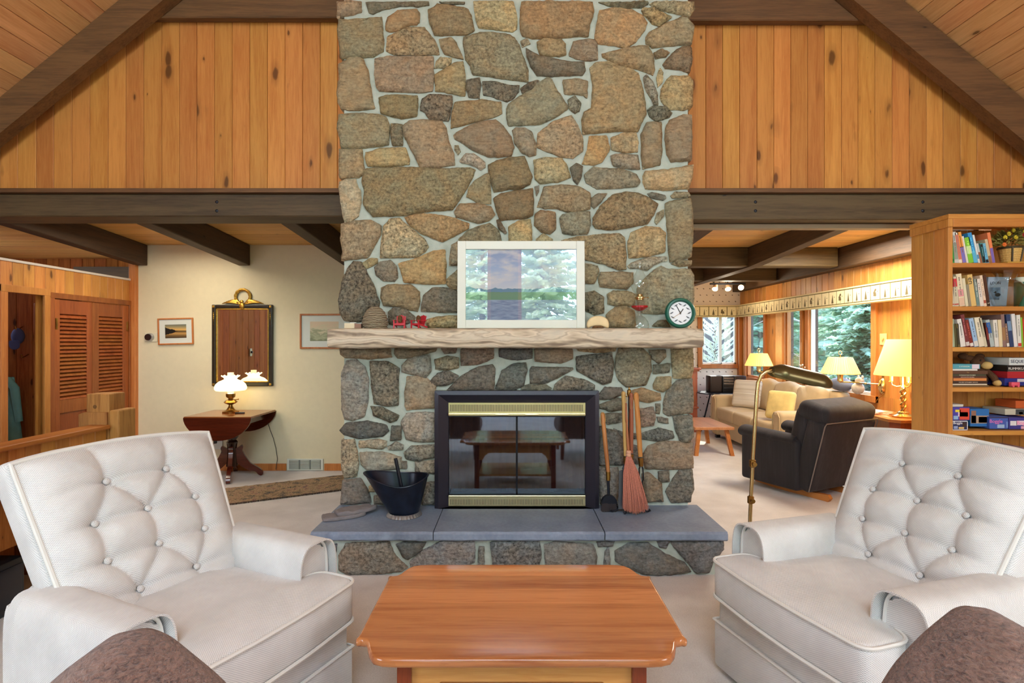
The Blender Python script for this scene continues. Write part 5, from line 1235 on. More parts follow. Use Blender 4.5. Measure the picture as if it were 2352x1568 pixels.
def tool(label, name, cat, top, bot, mat_, r, ferr=True, group='fire tools'):
    t = thing(name, label, cat, (bot[0], bot[1], bot[2]), group=group); top, bot = Vector(top), Vector(bot); d = top-bot
    bm = B(); N = 12; tube(bm, [d*(k/N) for k in range(N+1)], [r*(.92+.16*math.sin(math.pi*k/N)+(.12 if k > 10 else 0)) for k in range(N+1)], 12); ell(bm, d, r*1.02, 12, 8); obj('handle', bm, mat_, t)
    if ferr: bm = B(); cyl(bm, d*-.02, d*-.02-d.normalized()*.055, r*1.12, r*1.0, 14); obj('ferrule', bm, BRASSA, t)
    bm = B(); c = d-d.normalized()*.02; tube(bm, [c+Vector((math.cos(a)*.012, -r*.8, -.035+.045*math.sin(a))) for a in [2*math.pi*k/14 for k in range(14)]], .0015, 5, closed=True); obj('cord', bm, LEA, t)
    return t, d
t, d = tool('pale handled fire shovel on the left of the tool stand', 'fire_shovel', 'shovel', pt_(1432, 903, 3.57), pt_(1437, 1046, 3.57), HANDP, .0135)
bm = B(); e = Vector((-.02, .0, -.09)); tube(bm, [d*-.1, e], .006, 8); obj('shaft', bm, BLACKM, t)
bm = B(); prism(bm, [(-.045, -.01, -.10), (-.005, -.01, -.085), (.035, -.01, -.10), (.035, -.02, -.345), (-.052, -.02, -.345)], (0, .006, 0)); obj('blade', bm, plain('shovel_blade', C(110, 114, 120), .35, .8), t, False)
t, d = tool('reddish handled poker at the middle of the tool stand', 'fire_poker', 'poker', pt_(1450, 906, 3.58), pt_(1450, 1040, 3.58), HANDR, .013)
bm = B(); tube(bm, [d*-.1, Vector((0, .02, -.32)), Vector((.02, .02, -.345))], .006, 8); obj('shaft', bm, BLACKM, t)
t, d = tool('orange handled fire tongs on the right of the tool stand', 'fire_tongs', 'tongs', pt_(1461, 906, 3.56), pt_(1471, 1048, 3.56), HAND, .0155)
for s in (-1, 1):
    bm = B(); tube(bm, [(.004, 0, -.05), (.004+s*.012, 0, -.08), (.006+s*.013, 0, -.15), (.006+s*.004, .0, -.17), (.02+s*.006, .01, -.30), (.035+s*.004, .01, -.315)], .0045, 8); obj('prong', bm, BLACKM, t)
# broom
br = thing('hearth_broom', 'small hearth broom with reddish straw bristles hanging on the tool stand', 'broom', (.775, 3.535, HZ))
zt = lambda py: H-(py-784)*3.535/F-HZ
bm = B(); tube(bm, [(-.035, 0, zt(925)), (-.032, 0, zt(960)), (-.030, 0, zt(966)), (-.029, 0, zt(972)), (-.026, 0, zt(1000)), (-.018, 0, zt(1040))], [.005, .008, .009, .006, .009, .009], 10); obj('handle', bm, HANDR, br)
bm = B(); tube(bm, arc((-.036, -.004, zt(912)), .018, 0, 2*math.pi, 14, ((.5, 0, 0), (0, 0, 1.6)))[:-1], .002, 6, closed=True); obj('cord', bm, LEA, br)
STR = plain('broom_straw', C(196, 122, 100), .85, var=.25, vs=160)
bm = B(); lathe(bm, [(.012, 0), (.017, .004), (.018, .012), (.015, .018), (.018, .024), (.017, .034), (.011, .04)], (-.018, 0, zt(1048)), 14); obj('binding', bm, plain('straw_binding', C(214, 160, 130), .8), br)
bm = B(); rng = random.Random(3); ztop = zt(1046)
for k in range(420):
    a = rng.uniform(0, 2*math.pi); q = math.sqrt(rng.random()); ca, sa = math.cos(a)*q, math.sin(a)*q
    bx, by = .022+ca*.083, -.02+sa*.034; zb = .012+rng.uniform(0, .02)+.02*abs(ca)
    tx, ty = -.018+ca*.014, sa*.012; w_ = .0012
    pts = [(tx, ty, ztop), (tx+(bx-tx)*.35+ca*.012, ty+(by-ty)*.4, ztop-(ztop-zb)*.33), (tx+(bx-tx)*.75+ca*.004, ty+(by-ty)*.8, ztop-(ztop-zb)*.7), (bx+rng.uniform(-.006, .006), by, zb)]
    tube(bm, pts, [.0016, .0021, .0020, .0011], 4)
s_ = obj('bristles', bm, STR, br, False, norm=False); s_['kind'] = 'stuff'
# standing brush
tb = thing('hearth_brush', 'wood handled hearth brush with black head leaning next to the insert', 'brush', (.628, 3.60, HZ))
a_, b_ = P(1384, 951, 3.66), P(1397, 1085, 3.61); o_ = Vector((.628, 3.60, HZ))
bm = B(); N = 10; dv = a_-b_; tube(bm, [b_-o_+dv*(k/N) for k in range(N+1)], [.0135*(.9+.2*math.sin(math.pi*k/N)+(.1 if k > 8 else 0)) for k in range(N+1)], 12); ell(bm, a_-o_, .0145, 12, 8); obj('handle', bm, HAND, tb)
bm = B(); cyl(bm, b_-o_+Vector((0, 0, .006)), P(1397, 1103, 3.605)-o_, .0155, .0135, 14); obj('ferrule', bm, BRASSA, tb)
bm = B(); cyl(bm, P(1397, 1103, 3.605)-o_, P(1398, 1135, 3.60)-o_, .009); c_ = P(1399, 1155, 3.60)-o_
prism(bm, [c_+Vector((.052*math.cos(a), -.017, .055*math.sin(a))) for a in [math.pi*k/16 for k in range(17)]], (0, .034, 0)); obj('head', bm, BLACKM, tb)
bm = B(); rng = random.Random(5)
for k in range(420):
    x, y = rng.uniform(-.046, .046), rng.uniform(-.018, .018); tube(bm, [c_+Vector((x, y, .004)), c_+Vector((x*1.12+rng.uniform(-.003, .003), y*1.4, -c_.z+.0015+rng.uniform(0, .004)))], .0011, 3)
s_ = obj('bristles', bm, plain('grey_bristle', C(66, 58, 58), .9), tb, False, norm=False); s_['kind'] = 'stuff'
bm = B(); tube(bm, [a_-o_+Vector((math.cos(a)*.018, -.012, -.03+.045*math.sin(a))) for a in [2*math.pi*k/16 for k in range(16)]], .0016, 5, closed=True); obj('cord', bm, LEA, tb)

# ================================================================ LEFT BACK ROOM
lt = thing('drop_leaf_table', 'dark red drop leaf pedestal table under the gilt mirror', 'table', (-2.86, 5.56, 0))
TZ = .66
bm = B(); rbox(bm, -.33, .33, -.28, .27, TZ-.02, TZ, .006); obj('tabletop', bm, wood('mahogany_top', C(150, 92, 44), C(112, 60, 26), 'X', knots=0, rough=.22, tone=.02, coat=.5), lt, False)
for s in (-1, 1):
    pts = [(.33*math.cos(a), TZ-.012-.222*math.sin(a)**1.1) for a in [math.pi*k/20 for k in range(21)]]
    bm = B(); y = -.285 if s < 0 else .272
    prism(bm, [(x, y, z) for x, z in pts], (0, .016, 0)); obj('drop_leaf', bm, MAHOG, lt, False)
bm = B(); rbox(bm, -.24, .24, -.2, .2, TZ-.09, TZ-.02, .004); obj('apron', bm, MAHOG, lt, False)
bm = B(); lathe(bm, [(.05, TZ-.09), (.055, .52), (.035, .50), (.06, .46), (.062, .42), (.04, .385), (.055, .365), (.05, .34), (.042, .30), (.05, .18), (.055, .12), (.0, .12)], n=20); obj('pedestal', bm, plain('dark_mahogany', C(48, 22, 14), .2, coat=.6), lt)
for k in range(4):
    a = R(20+90*k); M_ = Mz(a)
    prof = [(.03, .30), (.06, .31), (.09, .335), (.105, .31), (.095, .275), (.12, .22), (.17, .14), (.25, .085), (.285, .055), (.295, .02), (.27, 0), (.245, .015), (.22, .05), (.15, .07), (.09, .11), (.03, .17)]
    bm = B(); prism(bm, [Vector((x, -.02, z)) for x, z in round_xy] if False else [Vector((p.x, -.02, p.y)) for p in round_poly(prof, .014, 3)], (0, .04, 0)); xf(bm.verts, M_); obj('foot', bm, MAHOG, lt, False)
lp = thing('hurricane_lamp', 'lit brass hurricane lamp with white ruffled glass shade on the pedestal table', 'lamp', (-2.895, 5.60, TZ+.001))
bm = B(); lathe(bm, [(0, 0), (.078, 0), (.08, .012), (.055, .020), (.040, .032), (.022, .060), (.018, .078), (.05, .094), (.066, .106), (.05, .122), (.022, .138), (.024, .146), (.042, .158), (.046, .172), (.045, .196), (.0, .196)], n=28); cyl(bm, (.03, 0, .128), (.075, 0, .134), .005); ell(bm, (.078, 0, .135), .008, 8, 6); obj('base', bm, BRASSA, lp)
SHD = lampglass('lit_milk_glass', C(255, 234, 168), 2.3)
bm = B()
def shade(u, v):
    a = 2*math.pi*u; pr = [(.138, .226), (.151, .240), (.152, .260), (.140, .290), (.112, .318), (.076, .333), (.058, .343), (.064, .358), (.088, .378)]
    k = v*(len(pr)-1); i = min(int(k), len(pr)-2); f_ = k-i; r = pr[i][0]*(1-f_)+pr[i+1][0]*f_; z = pr[i][1]*(1-f_)+pr[i+1][1]*f_
    if v > .85: z += .006*math.sin(a*12)*(v-.85)/.15
    return (r*math.cos(a), r*math.sin(a), z)
grid(bm, 72, 22, shade, closeu=True); obj('shade', bm, SHD, lp, True, angle=180)
bm = B(); lathe(bm, [(.030, .198), (.034, .24), (.030, .36), (.030, .41)], n=20); obj('glass_chimney', bm, plain('lit_chimney', C(240, 225, 200), .2, emit=C(255, 220, 170), es=.8), lp)
light('hurricane_lamp_bulb', 'POINT', (-2.895, 5.60, TZ+.21), 10, (1, .80, .48), shadow_soft_size=.05)
rm = tag(obj('remote_control', (lambda b: (rbox(b, -.045, .045, -.012, .012, 0, .012, .003), b)[1])(B()), BLACK, None), 'small black remote on the pedestal table beside the hurricane lamp', 'remote'); rm.location = (-2.76, 5.52, TZ+.001); rm.rotation_euler.z = R(12)
bm = B(); tube(bm, [(-2.60, 5.80, .52), (-2.585, 5.82, .44), (-2.56, 5.84, .35), (-2.535, 5.845, .24), (-2.52, 5.845, .13), (-2.53, 5.83, .02)], .0035, 6); obj('cord', bm, plain('grey_cord', C(70, 66, 56), .6), lp, W=True, label='thin dark lamp cord hanging behind the table')
ou = thing('wall_outlet', 'white wall outlet with a black plug behind the tufted armchair', 'outlet', (-3.17, 5.865, .28))
bm = B(); rbox(bm, -.04, .055, -.012, .003, -.05, .05, .02, 3); obj('cover_plate', bm, WHITE, ou)
bm = B(); rbox(bm, -.03, 0, -.04, -.01, .015, .05, .008); tube(bm, [(-.015, -.035, .03), (-.03, -.05, .0), (-.06, -.04, -.08), (-.08, -.03, -.2)], .004, 6); obj('plug', bm, BLACK, ou)
# mirror
mi = thing('wall_mirror', 'black framed mirror with gilt wreath crest above the pedestal table', 'mirror', (-2.895, 5.862, .91))
mw, mh = .325, .875; fr_ = .042
BLKG = plain('ebonised', C(40, 32, 20), .3, var=.3)
for x0, x1, z0, z1 in ((-mw, -mw+fr_, 0, mh), (mw-fr_, mw, 0, mh), (-mw+fr_, mw-fr_, 0, fr_), (-mw+fr_, mw-fr_, mh-fr_, mh)):
    bm = B(); rbox(bm, x0, x1, -.03, .006, z0, z1, .008, 2); obj('frame_side', bm, BLKG, mi, False)
bm = B()
for x0, x1, z0, z1 in ((-mw+fr_, -mw+fr_+.012, fr_, mh-fr_), (mw-fr_-.012, mw-fr_, fr_, mh-fr_), (-mw+fr_, mw-fr_, fr_, fr_+.012), (-mw+fr_, mw-fr_, mh-fr_-.012, mh-fr_)): rbox(bm, x0, x1, -.024, .0, z0, z1, .004)
s_ = obj('gilt_bead', bm, GOLD, mi, False); s_['kind'] = 'stuff'
for sx in (-1, 1):
    for z in (.021, mh-.021): bm = B(); rbox(bm, sx*(mw-.021)-.012, sx*(mw-.021)+.012, -.036, -.028, z-.012, z+.012, .003); obj('corner_block', bm, GOLD, mi, False)
    bm = B()
    for k in range(7): ell(bm, (sx*(mw-.021), -.03, mh-.09-k*.02), (.004+.003*math.sin(k*.9), .006, .011), 8, 6)
    s_ = obj('drop_ornament', bm, GOLD, mi); s_['kind'] = 'stuff'
mm, mnt, mb_ = mat('mirror_silver'); mb_.inputs['Metallic'].default_value = 1; mb_.inputs['Roughness'].default_value = .01; mb_.inputs['Base Color'].default_value = (.86, .86, .84, 1)
bm = B(); box(bm, -mw+fr_, mw-fr_, -.012, -.010, fr_, mh-fr_); obj('mirror_glass', bm, mm, mi, False)
bm = B(); wr = arc((0, -.012, mh+.085), .078, R(-60), R(240), 28); tube(bm, wr, [.012+.006*abs(math.sin(k*1.1)) for k in range(29)], 8)
for k in range(0, 28):
    p = wr[k]; d_ = (wr[k+1]-p).normalized(); ell(bm, p+Vector((0, -.008, 0)), (.006, .007, .016), 8, 5, d_.to_track_quat('Z', 'Y').to_matrix().to_4x4())
obj('gilt_wreath', bm, GOLD, mi)
for sx in (-1, 1):
    for k in range(6):
        a = R(4+k*8); L_ = .20-.024*k; st_ = Vector((sx*.02, -.014, mh+.006)); bm = B()
        tube(bm, [st_, st_+Vector((sx*L_*.5, -.004, L_*.5*math.tan(a)*.8+.012)), st_+Vector((sx*L_*.85, 0, L_*.6*math.tan(a)*.7+.010)), st_+Vector((sx*L_*1.02, .004, max(0, L_*.52*math.tan(a)*.55)))], [.008, .011, .008, .003], 8); obj('gilt_leaf', bm, GOLD, mi)
bm = B(); ell(bm, (0, -.03, mh-.012), (.03, .012, .034), 12, 8); ell(bm, (0, -.034, mh+.03), (.022, .01, .02), 10, 6); obj('gilt_boss', bm, GOLD, mi)
# pictures
def picture(label, cx, cz, w_, h_, fm, fw_, matw, pm, tilt=0, y=5.866):
    t = thing('framed_picture', label, 'picture', (cx, y, cz)); Mt = Matrix.Rotation(tilt, 4, 'Y')
    bm = B()
    for x0, x1, z0, z1 in ((-w_, -w_+fw_, -h_, h_), (w_-fw_, w_, -h_, h_), (-w_+fw_, w_-fw_, -h_, -h_+fw_), (-w_+fw_, w_-fw_, h_-fw_, h_)): rbox(bm, x0, x1, -.018, .002, z0, z1, .003)
    xf(bm.verts, Mt); obj('frame', bm, fm, t, False)
    bm = B(); box(bm, -w_+fw_, w_-fw_, -.007, -.003, -h_+fw_, h_-fw_, Mt); obj('mat_board', bm, plain('mat_board', C(216, 220, 210), .8), t, False)
    bm = B(); box(bm, -w_+fw_+matw[0], w_-fw_-matw[0], -.0085, -.006, -h_+fw_+matw[1], h_-fw_-matw[1], Mt); obj('print', bm, pm, t, False)
    return t
def mk_sunset():
    m, nt, b = mat('sunset_print'); p = nd(nt, 'SeparateXYZ', {0: nd(nt, 'TexCoord').outputs['Object']}).outputs
    c = ramp(nt, mth(nt, 'MULTIPLY_ADD', p[2], 6.2, .5), [(.0, C(30, 26, 20)), (.22, C(120, 92, 54)), (.36, C(196, 150, 84)), (.5, C(60, 48, 32)), (.6, C(224, 176, 96)), (.8, C(150, 140, 104)), (1, C(84, 100, 96))])
    dk = mth(nt, 'LESS_THAN', mth(nt, 'ADD', mth(nt, 'ABSOLUTE', mth(nt, 'ADD', p[2], .0)), mth(nt, 'MULTIPLY', noi(nt, coords(nt, (1, 1, .2)), 40, 3), .03)), mth(nt, 'MULTIPLY_ADD', mth(nt, 'MULTIPLY', p[0], -1.0), .28, .024))
    nt.links.new(mixc(nt, dk, c, C(22, 22, 16)), b.inputs['Base Color']); b.inputs['Roughness'].default_value = .4; return m
picture('small framed sunset lake photograph on the cream wall beside the mirror', -3.62, 1.50, .19, .142, TRIMW, .014, (.062, .055), mk_sunset(), R(-1.5))
def mk_dune():
    m, nt, b = mat('dune_print'); n = noi(nt, coords(nt, (1, 1, 2.5)), 9, 4); p = nd(nt, 'SeparateXYZ', {0: nd(nt, 'TexCoord').outputs['Object']}).outputs
    f = mth(nt, 'ADD', mth(nt, 'MULTIPLY', p[2], 3.6), n)
    nt.links.new(ramp(nt, f, [(.12, C(126, 132, 100)), (.3, C(176, 178, 140)), (.45, C(150, 152, 118)), (.56, C(206, 196, 160)), (.8, C(216, 192, 160))]), b.inputs['Base Color']); return m
picture('framed pale beach watercolour partly behind the chimney', -2.02, 1.50, .262, .188, TRIMW, .018, (.09, .065), mk_dune())
th = thing('round_thermostat', 'round dark thermostat on the cream wall near the post', 'thermostat', (-3.905, 5.866, 1.437))
bm = B(); rbox(bm, -.055, .085, -.006, .004, -.05, .05, .004); obj('wall_plate', bm, plain('plate', C(222, 212, 184), .6), th, False)
bm = B(); lathe(bm, [(0, .02), (.036, .02), (.040, .016), (.044, 0), (0, 0)], n=28, M=T(.01, -.006, 0) @ Matrix.Rotation(R(90), 4, 'X')); obj('ring', bm, plain('steel_ring', C(190, 190, 186), .3, .6), th)
bm = B(); lathe(bm, [(0, .0265), (.034, .0255), (.036, .02), (0, .02)], n=28, M=T(-.002, -.006, 0) @ Matrix.Rotation(R(90), 4, 'X')); obj('dial', bm, plain('dial_dark', C(44, 26, 24), .3), th)
vt = thing('floor_vent', 'white slotted heating grille low on the cream wall', 'vent', (-2.225, 5.862, 0.004))
VW = plain('vent_white', C(220, 222, 208), .5)
bm = B(); rbox(bm, -.195, .195, -.012, .006, 0, .125, .004); obj('plate', bm, VW, vt, False)
for r_ in range(7):
    for q in range(3):
        bm = B(); x = -.165+q*.115; rbox(bm, x, x+.098, -.018, -.011, .016+r_*.0145, .0225+r_*.0145, .002); obj('slat', bm, VW, vt, False)
        bm = B(); 
        bm.free()
bm = B(); box(bm, -.17, .17, -.0125, -.0118, .012, .114); obj('slat_shade_sheet', bm, plain('vent_shade_tone', C(120, 124, 116), .8), vt, False)  # flat grey sheet stands in for the shade between the slats
# runner rug
def mk_rug():
    m, nt, b = mat('runner_pattern'); v = coords(nt); n = noi(nt, v, 9, 5, .65, .3); n2 = noi(nt, v, 62, 4, .75)
    c = ramp(nt, mth(nt, 'ADD', mth(nt, 'MULTIPLY', n, .55), mth(nt, 'MULTIPLY', n2, .45)), [(.36, C(46, 44, 46)), (.43, C(96, 92, 86)), (.48, C(150, 122, 88)), (.53, C(184, 160, 126)), (.57, C(142, 92, 76)), (.62, C(92, 96, 104)), (.70, C(176, 156, 126))])
    nt.links.new(c, b.inputs['Base Color']); b.inputs['Roughness'].default_value = .95; bump(nt, b, n2, .8, .01); return m
ra = math.atan2(.482, .876); rg = thing('runner_rug', 'patterned brown shaggy runner rug on the carpet by the vent', 'rug', (-2.12, 5.10, 0), ra)
bm = B(); grid(bm, 90, 26, lambda u, v: (-1.15+2.3*u, -.28+.56*v, .014+.006*mnoise.noise(Vector((u*60, v*16, 1))))); 
bmesh.ops.recalc_face_normals(bm, faces=bm.faces[:]); r_ = bmesh.ops.extrude_edge_only(bm, edges=[e for e in bm.edges if len(e.link_faces) == 1])
for q in r_['geom']:
    if isinstance(q, bmesh.types.BMVert): q.co.z = .001
obj('pile', bm, mk_rug(), rg)
bm = B()
rng = random.Random(9)
for k in range(300):
    x = -1.15+2.3*k/300; tube(bm, [(x, -.28, .012), (x+rng.uniform(-.006, .006), -.292, .004)], .0035, 4)
s_ = obj('fringe', bm, plain('rug_fringe', C(62, 52, 42), .95), rg, False); s_['kind'] = 'stuff'
# half wall, newel post
hwl = struct('wall_stair')
boards(hwl, (-3.0, 1.9, 0), (0, 1, 0), (0, 0, 1), (1, 0, 0), [.112]*19, -.42, .745, PINE, c=.005)
bm = B(); box(bm, -3.09, -3.022, 1.9, 4.03, -.42, .745); obj('backing', bm, PINE, hwl, False)
bm = B(); rbox(bm, -3.12, -2.965, 1.88, 4.02, .745, .776, .008); obj('cap', bm, CAPW, hwl, False)
nw = thing('newel_post', 'rough notched timber newel post at the end of the stair wall', 'post', (-3.08, 4.13, -.42))
bm = B(); rbox(bm, -.085, .085, -.085, .085, 0, 1.42, .008); obj('post', bm, OLDW, nw, False)
bm = B(); prism(bm, [(-.13, -.10, 1.16), (.08, -.10, 1.16), (.08, -.10, 1.285), (-.09, -.10, 1.285), (-.13, -.10, 1.27)], (0, .19, 0)); obj('notched_block', bm, OLDW, nw, False)
bm = B(); rbox(bm, .09, .165, -.095, .09, .5, 1.30, .012); obj('side_block', bm, OLDW, nw, False)
bm = B(); cyl(bm, (-.02, -.087, 1.325), (-.02, -.080, 1.325), .014, .014, 12); obj('peg', bm, plain('peg', C(120, 84, 40), .8), nw)
# bench chest and audio box
bc = thing('bench_chest', 'pine bench chest with overhanging top against the stair wall', 'bench', (-2.77, 2.6, 0))
bm = B(); rbox(bm, -.225, .225, -.7, .7, .60, .635, .006); obj('bench_top', bm, CAPW, bc, False)
bm = B(); rbox(bm, .175, .195, -.66, .66, .33, .60, .004); obj('front_panel', bm, CEDAR, bc, False)
for y in (-.66, .64): bm = B(); rbox(bm, -.2, .175, y, y+.02, 0, .60, .004); obj('end_panel', bm, CEDAR, bc, False)
bm = B(); rbox(bm, -.21, -.19, -.64, .64, 0, .6, .004); obj('back_panel', bm, CEDAR, bc, False)
au = thing('audio_receiver', 'black audio box with small red lights under the bench chest', 'electronics', (-2.70, 2.62, 0))
bm = B(); rbox(bm, -.14, .14, -.24, .24, .0, .27, .008); obj('case', bm, BLACK, au)
bm = B(); rbox(bm, .135, .146, -.22, .22, .04, .24, .003); obj('front_panel', bm, plain('deep_blue_panel', C(14, 18, 34), .25), au)
for y, z in ((-.12, .09), (-.12, .17), (.05, .09), (.05, .17)): bm = B(); box(bm, .146, .1475, y, y+.03, z, z+.012); obj('red_light', bm, plain('red_led', C(80, 0, 0), .4, emit=C(255, 30, 20), es=2.0), au, False)
# coats and a cap in the niche
cp = thing('baseball_hat', 'dark blue cap hanging on a hook in the niche', 'cap', (-4.63, 5.10, 1.44))
NAVY = plain('navy_cloth', C(76, 92, 152), .9)
bm = B(); ell(bm, (0, 0, 0), (.058, .04, .075), 16, 10); obj('crown', bm, NAVY, cp)
b2 = pad(round_poly([(-.05, -.06), (.05, -.06), (.045, -.13), (.0, -.15), (-.045, -.13)], .02, 3), -.005, .005, 0, .004, .03); xf(b2.verts, T(0, -.035, 0) @ Matrix.Rotation(R(90), 4, 'X') @ T(0, .02, 0)); obj('brim', b2, NAVY, cp)
def hang(name, label, loc, w_, h_, m, seed, cat):
    t = thing(name, label, cat, loc); bm = B()
    def f_(u, v):
        a = 2*math.pi*u; q = 1-v; ww = w_*(.35+.65*min(1, q*2.2)); k = math.sin(a*4+seed)*.16+mnoise.noise(Vector((math.cos(a)*2, math.sin(a)*2, v*3+seed)))*.35
        return (ww*.5*math.cos(a)*(1+k*.4*q)+.03*math.sin(v*3+seed), .045*(.5+q)*math.sin(a)*(1+k), -h_*q)
    g = grid(bm, 48, 18, f_, closeu=True); bm.faces.new([r_[0] for r_ in g][::-1]); bm.faces.new([r_[-1] for r_ in g]); obj('cloth', bm, m, t, True, angle=60)
    bm = B(); s_ = seed % 2*2-1
    tube(bm, [(0, -.03, -.02), (s_*w_*.33, -.04, -.10), (s_*w_*.48, -.03, -h_*.62)], [.03, .035, .028], 10); obj('sleeve', bm, m, t)
    return t
hang('teal_jacket', 'teal jacket hanging in the niche below the cap', (-4.66, 5.06, 1.06), .22, .66, plain('teal_cloth', C(120, 196, 206), .9, var=.15, vs=8), 3, 'jacket')
hang('blue_coat', 'blue coat hanging at the edge of the niche', (-4.80, 5.06, 1.36), .13, .75, plain('blue_cloth', C(80, 130, 206), .9, var=.2, vs=8), 2, 'coat')
for x, z in ((-4.63, 1.51), (-4.575, 1.25)):
    bm = B(); tube(bm, [(0, .04, .02), (0, .0, .0), (0, -.03, -.01), (0, -.035, .02)], .006, 8); o = tag(obj('coat_hook', bm, BRASSA, None), 'brass coat hook holding the blue cap in the niche' if z > 1.3 else 'empty brass coat hook lower on the niche boards', 'hook'); o.location = (x, 5.11, z)
sw = thing('door_hardware', 'light switch and latch plate on the red boards facing the mirror', 'switch', (-4.105, 3.15, 1.22))
bm = B(); rbox(bm, 0, .008, -.035, .035, -.06, .06, .003); obj('plate', bm, plain('steel_plate', C(170, 160, 140), .35, .6), sw, False)
bm = B(); rbox(bm, .008, .03, -.012, .012, -.015, .02, .004); obj('lever', bm, BLACK, sw)

# ================================================================ BOOKCASE
BX0, BX1, BY0, BY1, BTOP = 2.93, 4.16, 3.65, 3.995, 2.242
bk = thing('bookcase', 'tall open pine bookcase with crowded shelves beside the window room', 'bookcase', (3.54, 3.82, 0))
for y0, y1 in ((BY0+.024, BY0+.128), (BY0+.13, BY0+.232), (BY0+.234, BY1)):
    bm = B(); rbox(bm, BX0, BX0+.02, y0, y1, 0, BTOP-.03, .003, 1); obj('side_plank', bm, SHELFW, bk, False, W=True)
bm = B(); rbox(bm, BX0-.004, BX0+.028, BY0, BY0+.024, 0, BTOP-.03, .003, 1); obj('stile', bm, SHELFW, bk, False, W=True)
bm = B(); rbox(bm, BX1-.02, BX1, BY0, BY1, 0, BTOP-.03, .003, 1); obj('side_plank', bm, SHELFW, bk, False, W=True)
bm = B(); rbox(bm, BX0+.0205, BX1, BY0-.013, BY0+.02, BTOP-.085, BTOP-.03, .003, 1); obj('header_rail', bm, SHELFX, bk, False, W=True)
bm = B(); rbox(bm, BX0-.012, BX0+.02, BY0-.012, BY1, BTOP-.085, BTOP-.03, .003, 1); obj('side_rail', bm, SHELFW, bk, False, W=True)
bm = B(); prism(bm, [(BX0-.012, BY0-.012, BTOP-.03), (BX1, BY0-.012, BTOP-.03), (BX1, BY1, BTOP-.03), (BX0-.012, BY1, BTOP-.03)], (0, 0, .03)); obj('top_board', bm, SHELFX, bk, False, W=True)
x = BX0+.02
while x < BX1-.03:
    x1 = min(x+.128, BX1-.02); obj('back_plank', plank((x, BY1-.012, 0), (1, 0, 0), (0, 0, 1), (0, -1, 0), x1-x, .05, BTOP-.04, .012, .003), SHELFW, bk, False, W=True); x = x1
SH = [1.918, 1.626, 1.352, 1.082, .790, .505, .10]
for z in SH:
    bm = B(); rbox(bm, BX0+.02, BX1-.02, BY0+.004, BY1-.016, z-.030, z, .003, 1); obj('shelf', bm, SHELFX, bk, False, W=True)
# ---- books
PAGE = plain('book_pages', C(228, 220, 200), .9)
_mc = {}
def cm(c, rough=.5):
    k = (c, rough)
    if k not in _mc: _mc[k] = plain('cover_%d_%d_%d' % c, C(*c), rough)
    return _mc[k]
YB = 3.678
def book(x0, z, w_, h, dp, lean, c, label, bands=(), group=None, y=YB, ttl=None):
    t = thing('book', label, 'book', (x0, y, z+.0005), group=group); t.rotation_euler = (0, lean, 0)
    bm = B(); e = .0025
    box(bm, 0, w_, 0, e, 0, h); box(bm, 0, e, e, dp, 0, h); box(bm, w_-e, w_, e, dp, 0, h); obj('cover', bm, cm(c), t, False)
    bm = B(); box(bm, e, w_-e, e, dp-.006, .003, h-.004); obj('pages', bm, PAGE, t, False)
    for (a0, a1, bc_) in bands:
        bm = B(); box(bm, .001, w_-.001, -.0006, .0004, h*a0, h*a1); obj('spine_band', bm, cm(bc_), t, False)
    if ttl: text('lettering', ttl[0], ttl[1], cm(ttl[2]), t, (w_/2, -.0012, h*ttl[3]), (R(90), R(90), 0), ext=.0003)
    elif w_ > .017 and int(x0*1e4) % 3:
        rg_ = random.Random(int(x0*1e4)); bm = B(); z_ = h*.34; ink = tuple(int(q*.62) for q in c) if sum(c) > 420 else tuple(min(255, int(q*1.2+50)) for q in c)
        while z_ < h*.86:
            q_ = rg_.uniform(.003, .009); box(bm, w_*.40, w_*.40+w_*.2, -.0012, .0, z_, z_+q_); z_ += q_+rg_.choice((.0016, .0016, .008))
        m_ = obj('print_marks', bm, cm(ink), t, False); m_['kind'] = 'stuff'
    return t
def shelf_books(items, ox, oy, sc_, zs, base, group):
    for it in items:
        bx0, bx1, tx0, ty, c, bands, lab = it[:7]; ttl = it[7] if len(it) > 7 else None
        X = lambda q: (ox+q/sc_-CX)*YB/F
        x0 = X(bx0); w_ = (bx1-bx0)/sc_*YB/F; hh = (base-ty)/sc_*YB/F; dx = (tx0-bx0)/sc_*YB/F
        lean = math.atan2(dx, hh); w_ = max(.008, w_*.985*math.cos(lean)); h = math.hypot(dx, hh)
        book(max(x0, 2.951+max(0, -dx)), zs, w_, h, min(.24, max(.13, h*.72)), lean, c, lab, bands, group, ttl=ttl)
CR, WH, DK = (226, 216, 192), (232, 230, 222), (52, 46, 40)
